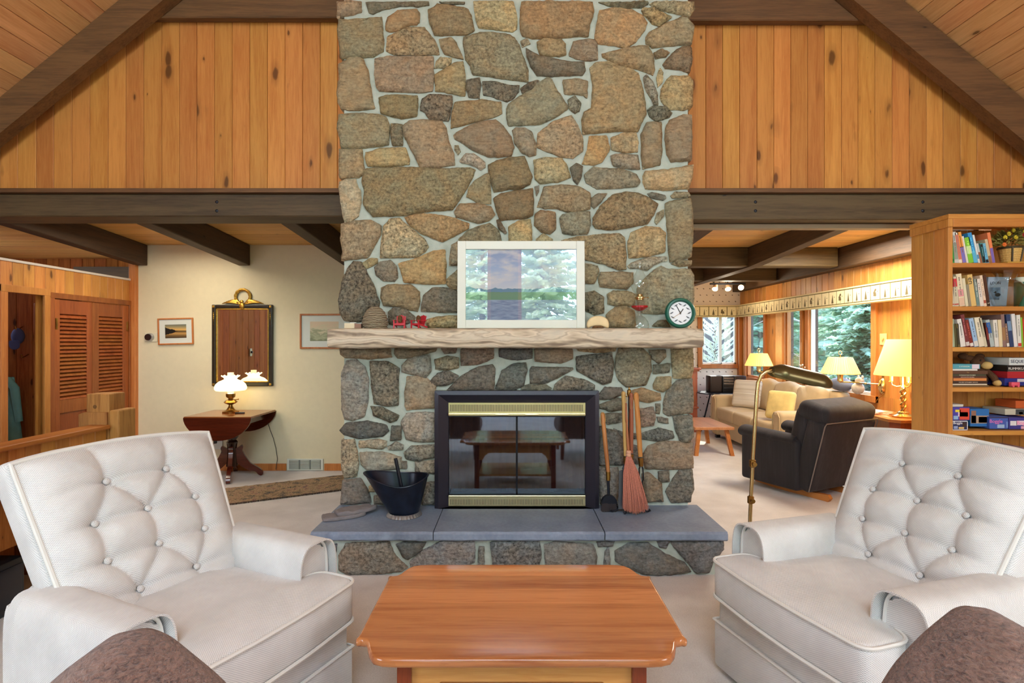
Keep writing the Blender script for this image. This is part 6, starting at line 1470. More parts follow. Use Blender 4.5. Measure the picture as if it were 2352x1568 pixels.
shelf_books([
 (50, 84, 42, 300, CR, [(.2, .95, (214, 206, 184))], 'thin cream book at the stile end of the top shelf'),
 (86, 148, 60, 305, (56, 158, 66), [(.06, .14, (30, 110, 50))], 'bright green book, second from the stile on the top shelf'),
 (150, 212, 102, 268, (206, 206, 196), [(.12, .65, (150, 158, 140))], 'pale grey photo spined book right of the green one on the top shelf'),
 (214, 264, 150, 283, (236, 224, 202), [(.12, .93, (214, 120, 96))], 'cream book with a long red lettered stripe on the top shelf'),
 (268, 328, 186, 275, (238, 160, 72), [(0.01, .5, (128, 118, 190)), (.5, .53, (110, 60, 40))], 'orange over violet book left of the lime one on the top shelf'),
 (330, 360, 254, 335, (230, 224, 204), [], 'slim cream book wedged before the lime one on the top shelf'),
 (362, 438, 295, 355, (132, 200, 60), [(.36, .66, (206, 226, 170))], 'lime green book with pale patch on the top shelf'),
 (440, 502, 340, 285, (52, 148, 208), [(.02, .4, (90, 180, 214))], 'tall blue book in the middle of the top shelf'),
 (504, 534, 414, 315, (222, 228, 222), [(.15, .3, (80, 150, 190))], 'white book just right of the tall blue one on the top shelf'),
 (538, 572, 470, 440, (150, 100, 74), [(.55, .98, (196, 206, 200))], 'short brown and grey book on the top shelf'),
 (578, 618, 525, 440, (66, 150, 150), [(.03, .95, (22, 26, 24))], 'black and teal book with pale lettering on the top shelf'),
 (622, 664, 570, 440, (110, 180, 210), [(.03, .18, (20, 24, 26))], 'light blue paperback right of the black and teal one on the top shelf'),
 (668, 712, 598, 380, (206, 188, 150), [(.0, .3, (150, 110, 76))], 'beige book leaning before the last coral one on the top shelf'),
 (714, 762, 634, 280, (236, 134, 84), [(0.01, .49, (124, 106, 180))], 'tall coral and violet book ending the row on the top shelf')],
 2170, 490, 6.533, SH[0], 738, 'books on the top shelf')
shelf_books([
 (75, 142, 62, 930, (212, 202, 172), [(.66, .93, (214, 66, 70)), (.05, .09, (190, 70, 60))], 'cream volume with red block, nearest the stile on the second shelf'),
 (145, 214, 110, 925, (210, 200, 170), [(.66, .93, (208, 60, 66)), (.05, .09, (190, 70, 60))], 'cream volume with red block, second along the second shelf'),
 (225, 308, 165, 885, (232, 216, 180), [(.3, .52, (222, 150, 150)), (.02, .26, (226, 190, 160))], 'tall cream and pink lettered book on the second shelf'),
 (315, 360, 258, 950, (222, 214, 178), [], 'plain pale book before the wide buff one on the second shelf'),
 (365, 402, 322, 1040, (150, 140, 116), [], 'short grey book before the wide buff one on the second shelf'),
 (404, 480, 335, 895, (226, 190, 116), [], 'wide buff yellow book on the second shelf', ('en', .05, (60, 50, 40), .80)),
 (482, 532, 432, 960, (136, 146, 136), [(.05, .6, (110, 136, 130))], 'grey green book on the second shelf'),
 (535, 592, 470, 960, (226, 214, 200), [], 'white book between the grey green and the peach one on the second shelf'),
 (594, 634, 524, 905, (236, 210, 180), [(.1, .2, (170, 80, 60))], 'peach book beside the dark brown one on the second shelf'),
 (640, 686, 572, 905, (78, 44, 26), [(.02, .2, (56, 34, 22))], 'dark brown book against the bird cover on the second shelf', ('S', .02, (230, 220, 200), .1))],
 2170, 490, 6.533, SH[1], 1370, 'books on the second shelf')
shelf_books([
 (56, 86, 50, 75, WH, [(.1, .9, (206, 212, 196))], 'thin white book at the stile end of the third shelf'),
 (87, 105, 74, 140, (168, 182, 146), [], 'thin sage book, second from the stile on the third shelf'),
 (107, 130, 90, 195, (84, 80, 44), [], 'short dark olive book on the third shelf'),
 (136, 160, 118, 190, (104, 92, 50), [(.1, .8, (60, 56, 40))], 'short mottled brown book on the third shelf'),
 (166, 218, 125, 145, (226, 222, 212), [], 'white book before the maroon one on the third shelf'),
 (222, 262, 160, 100, (122, 54, 54), [(.03, .15, (210, 200, 190))], 'tall maroon book on the third shelf'),
 (264, 302, 205, 155, (128, 44, 32), [(.02, .14, (226, 220, 210))], 'dark red book right of the maroon one on the third shelf'),
 (306, 352, 247, 140, (158, 190, 220), [(.02, .2, (220, 216, 206))], 'pale sky blue book on the third shelf'),
 (356, 412, 305, 130, (228, 218, 190), [], 'wide cream book on the third shelf'),
 (414, 442, 350, 135, (206, 198, 166), [], 'beige book beside the narrow dark one on the third shelf'),
 (446, 470, 412, 180, (70, 34, 28), [(.3, .8, (130, 50, 40))], 'narrow dark red book in the middle of the third shelf'),
 (474, 516, 418, 155, (176, 190, 186), [(.5, .9, (42, 98, 168))], 'grey book with blue block on the third shelf'),
 (518, 560, 496, 152, (226, 222, 208), [(.35, .6, (200, 200, 190))], 'white book right of the blue block one on the third shelf'),
 (562, 598, 545, 150, (228, 212, 170), [], 'cream yellow book in the middle of the third shelf'),
 (600, 636, 575, 95, (138, 110, 104), [(.2, .6, (160, 120, 80))], 'tall brown violet book on the third shelf'),
 (640, 668, 612, 190, (132, 104, 88), [(.02, .16, (230, 226, 214))], 'brown library book with white tag on the third shelf'),
 (672, 713, 630, 100, (46, 66, 104), [(.5, .8, (120, 150, 180))], 'dark blue landscape spined book on the third shelf'),
 (715, 750, 685, 90, (228, 226, 222), [], 'tall white book right of the dark blue one on the third shelf'),
 (755, 792, 738, 100, (226, 224, 210), [(.02, .12, (200, 60, 50))], 'white lettered book near the end of the third shelf', None),
 (794, 812, 778, 125, (134, 190, 60), [], 'thin lime book near the end of the third shelf'),
 (815, 850, 800, 140, (196, 60, 44), [], 'red book ending the third shelf')],
 2170, 700, 4.478, SH[2], 430, 'books on the third shelf')
# books lying flat on the fourth shelf
xp = lambda px, y=YB: (px-CX)*y/F
layers = [(62, 452, 838, 858, (112, 86, 50), 'brown book at the bottom of the flat stack', None), (62, 436, 824, 838, (220, 206, 180), 'cream book second from the bottom of the flat stack', None), (74, 436, 795, 824, (58, 40, 30), 'dark brown lettered book third from the bottom of the flat stack', ('THE BEST OF ROBERT SERVICE', .0095, (230, 214, 190))), (82, 430, 766, 795, (214, 134, 70), 'orange book in the middle of the flat stack', None), (66, 428, 748, 766, (92, 54, 40), 'thin brown fishing book in the flat stack', ('FRESHWATER FISHING', .009, (240, 200, 180))), (66, 426, 725, 748, (70, 66, 46), 'dark green bird book in the flat stack', ('INTRODUCTION TO BIRDS', .009, (230, 226, 200))), (62, 442, 690, 725, (92, 62, 44), 'wide brown book near the top of the flat stack', ('The', .011, (180, 150, 90))), (62, 336, 672, 690, (230, 226, 214), 'white book just under the teal one on the flat stack', None), (62, 362, 622, 672, (86, 160, 172), 'teal book on top of the flat stack', ('E ATKINSON', .012, (224, 236, 220)))]
for x0, x1, y0, y1, c, lab, ttl in layers:
    X0_, X1_ = xp(2170+x0/4.478)+.004, xp(2170+x1/4.478); z0 = SH[3]+(858-y1)/4.478*YB/F; z1 = SH[3]+(858-y0)/4.478*YB/F
    t = thing('book', lab+' on the fourth shelf', 'book', (X0_, YB, z0+.0008), group='flat books on the fourth shelf'); e = .002; w_ = X1_-X0_; h = z1-z0-.0012
    bm = B(); box(bm, 0, w_, 0, e, 0, h); box(bm, 0, w_, e, .19, 0, e); box(bm, 0, w_, e, .19, h-e, h); obj('cover', bm, cm(c), t, False)
    bm = B(); box(bm, .003, w_-.003, e, .186, e, h-e); obj('pages', bm, PAGE, t, False)
    if c[2] > 160 and c[0] < 100: bm = B(); box(bm, w_*.72, w_*.97, -.0005, .0005, .001, h-.001); obj('spine_band', bm, cm((226, 214, 220)), t, False)
    if ttl: text('lettering', ttl[0], ttl[1], cm(ttl[2]), t, (w_*.45, -.0012, h*.5), (R(90), 0, 0), ext=.0003)
# LOON cover, facing out
t = thing('book', 'grey blue large book showing its cover with a bird photograph on the second shelf', 'book', (xp(2170+690/6.533, 3.76), 3.80, SH[1]+.001)); t.rotation_euler = (R(6), 0, 0)
w_, h = (1000-690)/6.533*3.76/F, (1370-910)/6.533*3.76/F
bm = B(); box(bm, 0, w_, 0, .02, 0, h); obj('cover', bm, cm((176, 190, 206)), t, False)
bm = B(); box(bm, w_*.08, w_*.62, -.0012, .001, h*.26, h*.66); ph = obj('cover_photo', bm, plain('loon_photo', C(128, 150, 176), .4, var=.5, vs=26), t, False)
bm = B(); ell(bm, (w_*.52, -.002, h*.42), (w_*.14, .001, h*.06), 14, 6); ell(bm, (w_*.40, -.002, h*.50), (w_*.05, .001, h*.04), 10, 6); prism(bm, [(w_*.36, -.0015, h*.51), (w_*.28, -.0015, h*.49), (w_*.37, -.0015, h*.48)], (0, -.001, 0)); obj('bird_print', bm, cm((52, 50, 50)), ph, False)
text('lettering', 'LOON', .026, cm((50, 56, 66)), t, (w_*.36, -.001, h*.80))
# glass vase
vs_ = thing('glass_vase', 'large clear glass vase in front of the bird book on the second shelf', 'vase', (xp(2170+925/6.533, 3.75), 3.75, SH[1]+.0005))
k = 3.75/F/6.533
bm = B(); lathe(bm, [(0, .004), (120*k, .002), (150*k, 25*k), (205*k, 190*k), (222*k, 290*k), (180*k, 360*k), (118*k, 400*k), (112*k, 425*k), (135*k, 480*k), (172*k, 540*k), (168*k, 542*k), (128*k, 480*k), (108*k, 425*k), (112*k, 398*k), (176*k, 356*k), (216*k, 290*k), (200*k, 192*k), (146*k, 30*k), (0, 12*k)], n=36); obj('vessel', bm, CLEAR, vs_)
cn = thing('green_canister', 'dark green canister with white lid at the far end of the second shelf', 'canister', (xp(2170+1195/6.533, 3.72), 3.74, SH[1]+.0005))
bm = B(); lathe(bm, [(0, 0), (.040, 0), (.041, .004), (.041, .17), (0, .17)], n=28); obj('body', bm, plain('canister_green', C(10, 84, 44), .4), cn)
bm = B(); lathe(bm, [(0, .17), (.038, .17), (.038, .198), (.034, .204), (0, .204)], n=24); obj('lid', bm, cm((214, 214, 190)), cn)
# flower basket on the top shelf
fb_ = thing('flower_basket', 'wicker basket of dried yellow flowers on the top shelf', 'basket', (xp(2170+1010/6.533, 3.74), 3.75, SH[0]+.014))
WK = plain('wicker', C(206, 166, 92), .7, var=.2, vs=120); bm = B()
lathe(bm, [(0, 0)]+[(.052+.018*i/14+.002*(i % 2), .0+.0075*i) for i in range(15)], n=40, flute=.03); obj('basket', bm, WK, fb_, True, angle=25)
bm = B()
for a in (R(235), R(290)): tube(bm, [(math.cos(a)*.053, math.sin(a)*.053, 0), (math.cos(a)*.066, math.sin(a)*.066, .06), (math.cos(a)*.072, math.sin(a)*.072, .1)], .006, 6)
lathe(bm, [(.072, .092), (.076, .1), (.072, .108)], n=36); s_ = obj('dark_band', bm, cm((70, 60, 36)), fb_); s_['kind'] = 'stuff'
rng = random.Random(12); LEAF = plain('dried_leaf', C(172, 162, 82), .9, var=.35, vs=60)
bm = B()
for k in range(560):
    a = rng.uniform(0, 2*math.pi); q = rng.random()**.5; el_ = rng.uniform(.05, 1.45); r_ = .115*(.45+.55*rng.random())
    p = Vector((math.cos(a)*math.cos(el_)*r_*1.15, math.sin(a)*math.cos(el_)*r_*.8, .115+math.sin(el_)*r_)); dv = Vector((math.cos(a), math.sin(a), rng.uniform(-.3, 1))).normalized(); u_, v_ = frame_of(dv); L_ = rng.uniform(.024, .044)
    q_ = [p, p+dv*L_*.5+u_*.009, p+dv*L_, p+dv*L_*.5-u_*.009]; f_ = [bm.verts.new(x) for x in q_]; bm.faces.new(f_)
s_ = obj('foliage', bm, LEAF, fb_, False); s_['kind'] = 'stuff'
YEL = plain('yellow_petal', C(222, 196, 50), .7, var=.2, vs=80); ORG = plain('orange_petal', C(222, 112, 40), .7, var=.2); RDP = plain('red_petal', C(150, 40, 30), .7)
for k, (dx, dz, dy, m_) in enumerate(((-.085, .175, -.05, YEL), (-.06, .20, -.05, YEL), (-.02, .225, -.04, YEL), (-.01, .255, -.02, YEL), (.03, .245, -.04, YEL), (.06, .215, -.06, YEL), (.085, .19, -.06, YEL), (.01, .185, -.085, RDP), (-.04, .17, -.08, YEL), (.055, .165, -.085, YEL), (-.10, .125, -.06, ORG), (.10, .14, -.07, ORG), (.03, .21, -.07, YEL))):
    bm = B(); c_ = Vector((dx, dy, dz-.01))
    for j in range(9):
        a = 2*math.pi*j/9; u_ = Vector((math.cos(a), -.25, math.sin(a))); w2 = Vector((-math.sin(a), 0, math.cos(a)))
        bm.faces.new([bm.verts.new(q) for q in (c_, c_+u_*.011+w2*.004, c_+u_*.017, c_+u_*.011-w2*.004)])
    ell(bm, c_+Vector((0, -.004, 0)), .0045, 8, 6); obj('flower', bm, m_, fb_, False)
tag(obj('book', (lambda b: (rbox(b, xp(2170+945/6.533), xp(2170+945/6.533)+.17, YB, YB+.14, SH[0], SH[0]+.0125, .002), b)[1])(B()), cm((206, 160, 70)), None, False), 'thin buff book lying under the flower basket on the top shelf', 'book')
# plush moose
pl = thing('plush_animal', 'brown plush animal with a cream snout slumped by the flat book stack', 'toy', (xp(2170+420/4.478, 3.78), 3.85, SH[3]+.0005))
PLB = plain('brown_plush', C(96, 62, 36), .95, var=.25, bmp=.6, bs=200); PLC = plain('cream_plush', C(220, 180, 110), .95, bmp=.5, bs=200)
bm = B(); ell(bm, (.03, 0, .075), (.045, .05, .08), 16, 12); ell(bm, (-.005, -.01, .165), (.045, .04, .042), 16, 10); ell(bm, (-.10, .0, .205), (.035, .02, .022), 12, 8); ell(bm, (-.055, .0, .19), (.04, .018, .02), 12, 8); ell(bm, (.02, 0, .205), (.030, .02, .018), 12, 8); tube(bm, [(.03, -.04, .10), (.055, -.07, .06), (.05, -.10, .03)], [.022, .022, .02], 10)
obj('body', bm, PLB, pl, True, angle=180)
bm = B(); ell(bm, (.028, -.045, .14), (.036, .035, .028), 14, 10); obj('snout', bm, PLC, pl)
bm = B(); ell(bm, (.055, -.10, .022), (.025, .03, .022), 12, 8); obj('paw', bm, PLC, pl)
bm = B(); ell(bm, (-.015, -.048, .175), .007, 10, 6); obj('eye', bm, BLACK, pl)
# games
def gbox(name, label, px0, px1, y0, y1, zs, base, c, dp=.2, y=3.70, ttl=(), bands=(), sc_=4.478, ox=2170, rz=0, cat='game box', ex=0):
    x0, x1 = xp(ox+px0/sc_, y), xp(ox+px1/sc_, y)+ex; z0, z1 = zs+(base-y1)/sc_*y/F, zs+(base-y0)/sc_*y/F
    t = thing(name, label, cat, (x0, y, z0+.0006), rz); w_, h = x1-x0, z1-z0-.0008
    bm = B(); rbox(bm, 0, w_, 0, dp, 0, h*.62, .001, 1); obj('tray', bm, cm(c), t, False)
    bm = B(); rbox(bm, -.0008, w_+.0008, -.0008, dp, h*.30, h, .001, 1); obj('lid', bm, cm(c), t, False)
    for (a0, a1, b0, b1, bc_) in bands: bm = B(); box(bm, w_*a0, w_*a1, -.0016, 0, h*b0, h*b1); obj('printed_panel', bm, cm(bc_), t, False)
    for (s, size, tc, fx, fz) in ttl: text('lettering', s, size, cm(tc), t, (w_*fx, -.0022, h*fz), (R(90), 0, 0), ext=.0003, align='LEFT')
    return t
gbox('game_box', 'dark blue game box with white lettering at the bottom of the games pile', 617, 815, 768, 845, SH[3], 856, (30, 46, 130), bands=((.40, 1, .52, .92, (206, 200, 204)),), ex=.08)
gbox('game_box', 'red game box between the blue and black game boxes', 645, 815, 700, 768, SH[3], 856, (176, 36, 44), ex=.08)
gbox('game_box', 'black tile game box with bold white lettering in the games pile', 645, 815, 635, 700, SH[3], 856, (26, 24, 24), ttl=(('RUMMIKUB', .0235, (236, 232, 224), .02, .46),), bands=((.01, .99, .02, .14, (120, 110, 100)),), ex=.08)
gbox('game_box', 'white card game box on top of the games pile', 663, 815, 558, 635, SH[3], 856, (214, 220, 216), ttl=(('SEQUENCE', .030, (36, 44, 80), .04, .5),), ex=.09)
wg = thing('toy_wagon', 'small pink toy wagon in front of the blue game box', 'toy', (xp(2170+725/4.478, 3.665), 3.672, SH[3]+.0005))
PNK = cm((226, 90, 110)); bm = B(); rbox(bm, -.028, .028, -.012, .012, .010, .034, .003); obj('body', bm, PNK, wg)
for x in (-.017, .017): bm = B(); cyl(bm, (x, -.014, .0075), (x, .014, .0075), .0075); obj('wheel', bm, PNK, wg)
gbox('card_box', 'small white edged word game box standing at the stile end of the fifth shelf', 75, 235, 1202, 1300, SH[4], 1300, (30, 40, 84), .05, 3.68, ttl=(('Boggle', .0235, (240, 240, 240), .06, .76),), bands=((0, 1, .92, 1, (236, 236, 236)), (0, 1, 0, .07, (236, 236, 236)), (0, .04, 0, 1, (236, 236, 236)), (.96, 1, 0, 1, (236, 236, 236)), (.1, .36, .14, .44, (150, 170, 210)), (.42, .76, .12, .34, (222, 190, 120)), (.66, .92, .36, .86, (60, 40, 36))))
gbox('game_box', 'violet and red toy box stacked above the small word game box', 75, 255, 1064, 1200, SH[4], 1300, (74, 66, 160), .16, 3.69, bands=((.42, .98, .04, .92, (214, 74, 54)), (.18, .48, .62, .80, (236, 214, 60)), (.34, .90, .28, .62, (232, 196, 206)), (.08, .34, .06, .34, (150, 190, 220)), (.58, .72, .36, .50, (60, 40, 44))))
gbox('clear_box', 'small pale clear topped box on the violet toy box', 70, 190, 1035, 1062, SH[4], 1300, (206, 204, 192), .14, 3.69, cat='box')
gbox('puzzle_box', 'blue boxed wooden block game with a photo front on the fifth shelf', 262, 455, 1090, 1272, SH[4], 1300, (38, 110, 176), .14, 3.72, bands=((.02, .98, .18, .62, (176, 150, 126)), (.05, .30, .2, .9, (150, 110, 90)), (.44, .98, .22, .55, (206, 184, 156)), (.48, .56, .24, .5, (120, 84, 70)), (.64, .72, .24, .5, (120, 84, 70)), (.80, .88, .24, .5, (120, 84, 70))))
gbox('game_box', 'blue word game box lying on the fifth shelf beside the block game', 460, 650, 1165, 1292, SH[4], 1300, (66, 96, 176), .2, 3.70, ttl=(('Boggle', .034, (236, 130, 190), -.02, .62),), bands=((.0, 1, .88, .97, (52, 44, 66)), (.42, .80, .08, .36, (160, 190, 220)), (.9, .99, .1, .6, (120, 150, 210))))
gbox('game_box', 'second word game box with pink lettering at the far end of the fifth shelf', 660, 815, 1175, 1295, SH[4], 1300, (62, 60, 140), .2, 3.70, ttl=(('Boggle', .034, (240, 130, 180), .32, .54),), bands=((.05, .32, .32, .72, (226, 226, 226)), (.3, 1, .36, .74, (236, 210, 220)), (.5, 1, .02, .26, (226, 170, 190))), ex=.06)
gbox('game_box', 'flat cream and black game box on top of the blue word game box', 620, 815, 1098, 1160, SH[4], 1300, (206, 200, 176), .18, 3.75, bands=((.38, 1, .05, .95, (64, 70, 70)), (.5, .64, .1, .5, (190, 160, 60)), (.9, 1, .2, .8, (50, 120, 190))), ex=.06)
gbox('game_box', 'orange game box at the back of the fifth shelf pile', 730, 815, 1018, 1096, SH[4], 1300, (206, 96, 44), .16, 3.77, bands=((.7, 1, .1, .8, (40, 34, 30)),), ex=.08)
gbox('puzzle_box', 'plain grey box at the bottom of the jigsaw pile on the lowest visible shelf', 560, 815, 1490, 1560, SH[5], 1572, (90, 84, 80), .22, 3.70, ex=.05)
gbox('puzzle_box', 'black jigsaw box with red emblem on the lowest visible shelf', 570, 815, 1406, 1488, SH[5], 1572, (26, 46, 40), .22, 3.70, ttl=(('1500 pc', .017, (226, 236, 226), .25, .70), ('PUZZLE', .014, (226, 236, 226), .25, .28)), bands=((.03, .2, .2, .9, (190, 40, 40)), (.76, 1, .05, .95, (150, 130, 100))), ex=.05)
gbox('puzzle_box', 'pinkish jigsaw box on top of the black jigsaw box', 592, 815, 1336, 1404, SH[5], 1572, (206, 180, 186), .22, 3.70, ttl=(('1000', .022, (210, 80, 130), .78, .35),), bands=((.02, .60, .05, .95, (160, 150, 110)), (.2, .4, .2, .8, (196, 110, 90))), ex=.05)
gbox('flat_box', 'flat grey box lying on the lowest visible shelf near the stile', 62, 370, 1400, 1440, SH[5], 1572, (150, 140, 134), .2, 3.70, cat='box')
o = [o for o in col.objects if o.name.startswith('flat_box')][0]; o.location.z = SH[5]+.001

# ================================================================ WINDOW ROOM
SOF = fabric('tan_sofa_cloth', C(202, 176, 136), C(190, 164, 124), .006, .15, var=.04)
sf = thing('sofa', 'tan three seat sofa under the windows with rolled arms', 'sofa', (3.32, 6.95, 0), R(0))
SX0, SX1, SY0, SY1 = -.40, .36, -1.05, 1.02
bm = B(); rbox(bm, SX0+.04, SX1, SY0+.02, SY1-.02, .06, .30, .02); obj('base', bm, SOF, sf)
n = 3; cw = (SY1-SY0-.40)/n
for i in range(n):
    y0 = SY0+.20+i*cw
    b2 = pad(round_poly([(SX0, y0+.004), (SX1-.22, y0+.004), (SX1-.22, y0+cw-.004), (SX0, y0+cw-.004)], .03), .29, .46, .03, .03, .08); obj('seat_cushion', b2, SOF, sf, True, angle=60)
    b2 = pad(round_poly([(-cw/2+.004, 0), (cw/2-.004, 0), (cw/2-.01, .40), (0, .45), (-cw/2+.01, .40)], .06), -.08, .08, .05, .06, .08)
    xf(b2.verts, T(SX1-.22, y0+cw/2, .45) @ Matrix.Rotation(R(14), 4, 'Y') @ Mz(R(-90)) @ Matrix.Rotation(R(90), 4, 'X')); obj('back_cushion', b2, SOF, sf, True, angle=60)
for y0, y1 in ((SY0, SY0+.20), (SY1-.20, SY1)):
    bm = B(); rbox(bm, SX0-.01, SX1, y0, y1, .05, .62, .05, 4); a_ = obj('arm', bm, SOF, sf)
    bm = B(); tube(bm, [(SX0-.012, y0+.02, .08), (SX0-.012, y0+.02, .56), (SX0-.012, y0+.06, .605), (SX0-.012, y1-.06, .605), (SX0-.012, y1-.02, .56), (SX0-.012, y1-.02, .08)], .006, 6); obj('piping', bm, SOF, a_)
bm = B(); rbox(bm, SX1-.12, SX1+.02, SY0+.02, SY1-.02, .05, .84, .05, 3); obj('back_frame', bm, SOF, sf)
for y in (SY0+.08, SY1-.08):
    for x in (SX0+.06, SX1-.06): bm = B(); rbox(bm, x-.03, x+.03, y-.03, y+.03, 0, .06, .004); obj('foot', bm, BLACK, sf)
def throw(name, label, loc, s, m, rx, rz):
    b2 = pad(round_poly([(-s, -s), (s, -s), (s, s), (-s, s)], .04), -.05, .05, .03, .045, .05); bmesh.ops.translate(b2, verts=b2.verts[:], vec=(0, 0, 0))
    o = obj('throw_pillow', b2, m, None, True, angle=70); o.rotation_euler = Euler((R(90)+rx, 0, rz), 'XYZ'); o.location = loc; return tag(o, label, 'pillow', 'throw pillows on the sofa')
def mk_stripe():
    m, nt, b = mat('striped_pillow'); p = nd(nt, 'SeparateXYZ', {0: nd(nt, 'TexCoord').outputs['Object']}).outputs; s = nd(nt, 'TexNoise', {'Vector': nd(nt, 'CombineXYZ', {1: p[1]}).outputs[0], 'Scale': 34.0, 'Detail': 3.0}).outputs[0]
    nt.links.new(ramp(nt, s, [(.36, C(168, 150, 130)), (.46, C(222, 210, 190)), (.56, C(190, 172, 148)), (.64, C(226, 218, 200))]), b.inputs['Base Color']); b.inputs['Roughness'].default_value = .9; return m
throw('throw_pillow', 'striped beige throw pillow at the far end of the tan sofa', (3.22, 7.46, .675), .19, mk_stripe(), R(-16), R(-48))
throw('throw_pillow', 'plain yellow throw pillow at the near end of the tan sofa', (3.10, 6.28, .655), .165, plain('yellow_cloth', C(226, 196, 124), .9, var=.08), R(-14), R(-60))
# bench coffee table
bt = thing('bench_table', 'low wooden bench table with splayed legs in front of the tan sofa', 'table', (2.46, 7.05, 0))
bm = B(); rbox(bm, -.24, .24, -.45, .42, .315, .35, .006); obj('top', bm, wood('bench_top', C(196, 132, 92), C(168, 104, 66), 'Y', knots=0, tone=.03, rough=.3), bt, False)
for sx in (-1, 1):
    for sy in (-1, 1):
        bm = B(); box(bm, -.022, .022, -.022, .022, 0, .322)
        for v in bm.verts:
            q = 1-v.co.z/.322; v.co.x += sx*(.165+.055*q); v.co.y += sy*(.36+.05*q)-.015
        obj('leg', bm, OAKL, bt, False)
# recliner seen from behind
rc = thing('recliner', 'dark charcoal velour rocking recliner seen from behind beside the tan sofa', 'recliner', (2.75, 5.17, 0), math.atan2(-(-.45), .89))
VEL = None
def mk_vel():
    m, nt, b = mat('charcoal_velour'); v = coords(nt, (1, 1, .25)); n = noi(nt, v, 9, 4, .6, .6); n2 = noi(nt, coords(nt, (1, 1, .05)), 60, 3)
    nt.links.new(ramp(nt, mth(nt, 'ADD', mth(nt, 'MULTIPLY', n, .6), mth(nt, 'MULTIPLY', n2, .4)), [(.36, C(16, 13, 16)), (.52, C(27, 23, 27)), (.66, C(44, 39, 43))]), b.inputs['Base Color'])
    b.inputs['Roughness'].default_value = .8; b.inputs['Sheen Weight'].default_value = .25; b.inputs['Sheen Tint'].default_value = C(150, 140, 140); bump(nt, b, n, .2, .01); return m
VEL = mk_vel()
bm = B(); rbox(bm, -.24, .24, -.20, .36, .09, .42, .05, 3); obj('seat', bm, VEL, rc)
for s in (-1, 1):
    bm = B(); rbox(bm, s*.315-.085, s*.315+.085, -.24, .36, .07, .52, .03, 3); ar = obj('arm', bm, VEL, rc)
    bm = B(); grid(bm, 24, 14, lambda u, v, s=s: (s*.315+.10*math.cos(2*math.pi*u)*(.9+.1*v), -.20+.58*v, .52+.055*math.sin(2*math.pi*u)-.02*(1-v)), closeu=True)
    es = [e for e in bm.edges if len(e.link_faces) == 1]; bmesh.ops.holes_fill(bm, edges=es); obj('arm_pad', bm, VEL, rc)
MB_ = T(0, -.20, .10) @ Matrix.Rotation(R(14), 4, 'X')
bm = B(); rbox(bm, -.37, .37, -.13, .04, .0, .64, .03, 3, MB_); obj('back_frame', bm, VEL, rc)
def rback(u, v):
    s = 2*u-1; a = math.pi*(-.5+1.15*v); r = .115
    return MB_ @ Vector((s*.335*(1-.04*abs(s)**6), .02+r*1.15*math.cos(a)*(1-.35*abs(s)**8), .60+.12*math.sin(a)*(1-.25*abs(s)**8)+.05))
bm = B(); t2 = B(); rbox(t2, -.375, .375, -.125, .17, .60, .775, .075, 5); merge(bm, t2, MB_)
for v in bm.verts: v.co += Vector((0, 0, 0))
obj('headrest', bm, VEL, rc)
bm = B(); rbox(bm, -.355, .355, .0, .20, .20, .72, .085, 5, MB_); obj('back_cushion', bm, VEL, rc)
bm = B(); tube(bm, [MB_ @ Vector(p) for p in ((-.375, -.131, .02), (-.375, -.131, .62), (-.36, -.131, .645), (.36, -.131, .645), (.375, -.131, .62), (.375, -.131, .02))], .005, 6); obj('welt', bm, plain('velour_welt', C(112, 100, 92), .8), rc)
for s in (-1, 1):
    bm = B(); prism(bm, [Vector((s*.20-.02, y, z)) for y, z in ((-.42, .03), (-.40, .0), (-.2, .0), (.1, .0), (.34, .015), (.34, .055), (.1, .045), (-.2, .045), (-.40, .06))], (.04, 0, 0)); obj('rocker', bm, OAKL, rc, False)
bm = B(); rbox(bm, -.18, .18, -.22, -.18, .045, .075, .004); rbox(bm, -.2, .2, -.15, .25, .045, .10, .004); obj('rocker_crossbar', bm, OAKL, rc, False)
# end table with lamp and magazines
et = thing('end_table', 'wooden end table with clipped corner beside the recliner and bookcase', 'table', (3.535, 5.0, 0))
top = [(-.22, -.20), (-.16, -.28), (.21, -.28), (.21, .30), (-.12, .30), (-.17, .22)]
bm = B(); prism(bm, [(x, y, .68) for x, y in top], (0, 0, .025)); obj('top', bm, OAKL, et, False)
bm = B(); prism(bm, [(x*.86, y*.86, .58) for x, y in top], (0, 0, .10)); obj('apron', bm, CHERRYD, et, False)
for x, y in ((-.15, -.21), (.16, -.23), (.16, .24), (-.11, .24)): bm = B(); rbox(bm, x-.022, x+.022, y-.022, y+.022, 0, .6, .004); obj('leg', bm, CHERRYD, et, False)
mg = thing('magazine_stack', 'fanned stack of pale magazines on the end table', 'magazines', (3.44, 5.17, .7055))
for k, c in enumerate(((226, 206, 190), (214, 196, 200), (236, 228, 216), (206, 170, 150))):
    bm = B(); rbox(bm, -.085+.012*k, .085+.012*k, -.10, .11, .007*k, .007*k+.006, .001, 1, T(0, 0, 0) @ Mz(R(8*k-10))); obj('magazine', bm, cm(c), mg, False)
LSH = lampglass('lit_yellow_shade', C(255, 224, 120), 1.15, C(240, 220, 150))
tl = thing('table_lamp', 'lit brass table lamp with large cream shade and twisted stem on the end table', 'lamp', (3.545, 4.93, .7055))
bm = B(); lathe(bm, [(0, 0), (.085, 0), (.088, .012), (.07, .02), (.05, .03), (.045, .045), (.028, .055), (.020, .06), (.0, .06)], n=28); obj('base', bm, BRASS, tl)
for ph in (0, math.pi): bm = B(); tube(bm, [(.017*math.cos(ph+k*.55), .017*math.sin(ph+k*.55), .055+.0105*k) for k in range(21)], .0125, 8); obj('twisted_stem', bm, BRASS, tl)
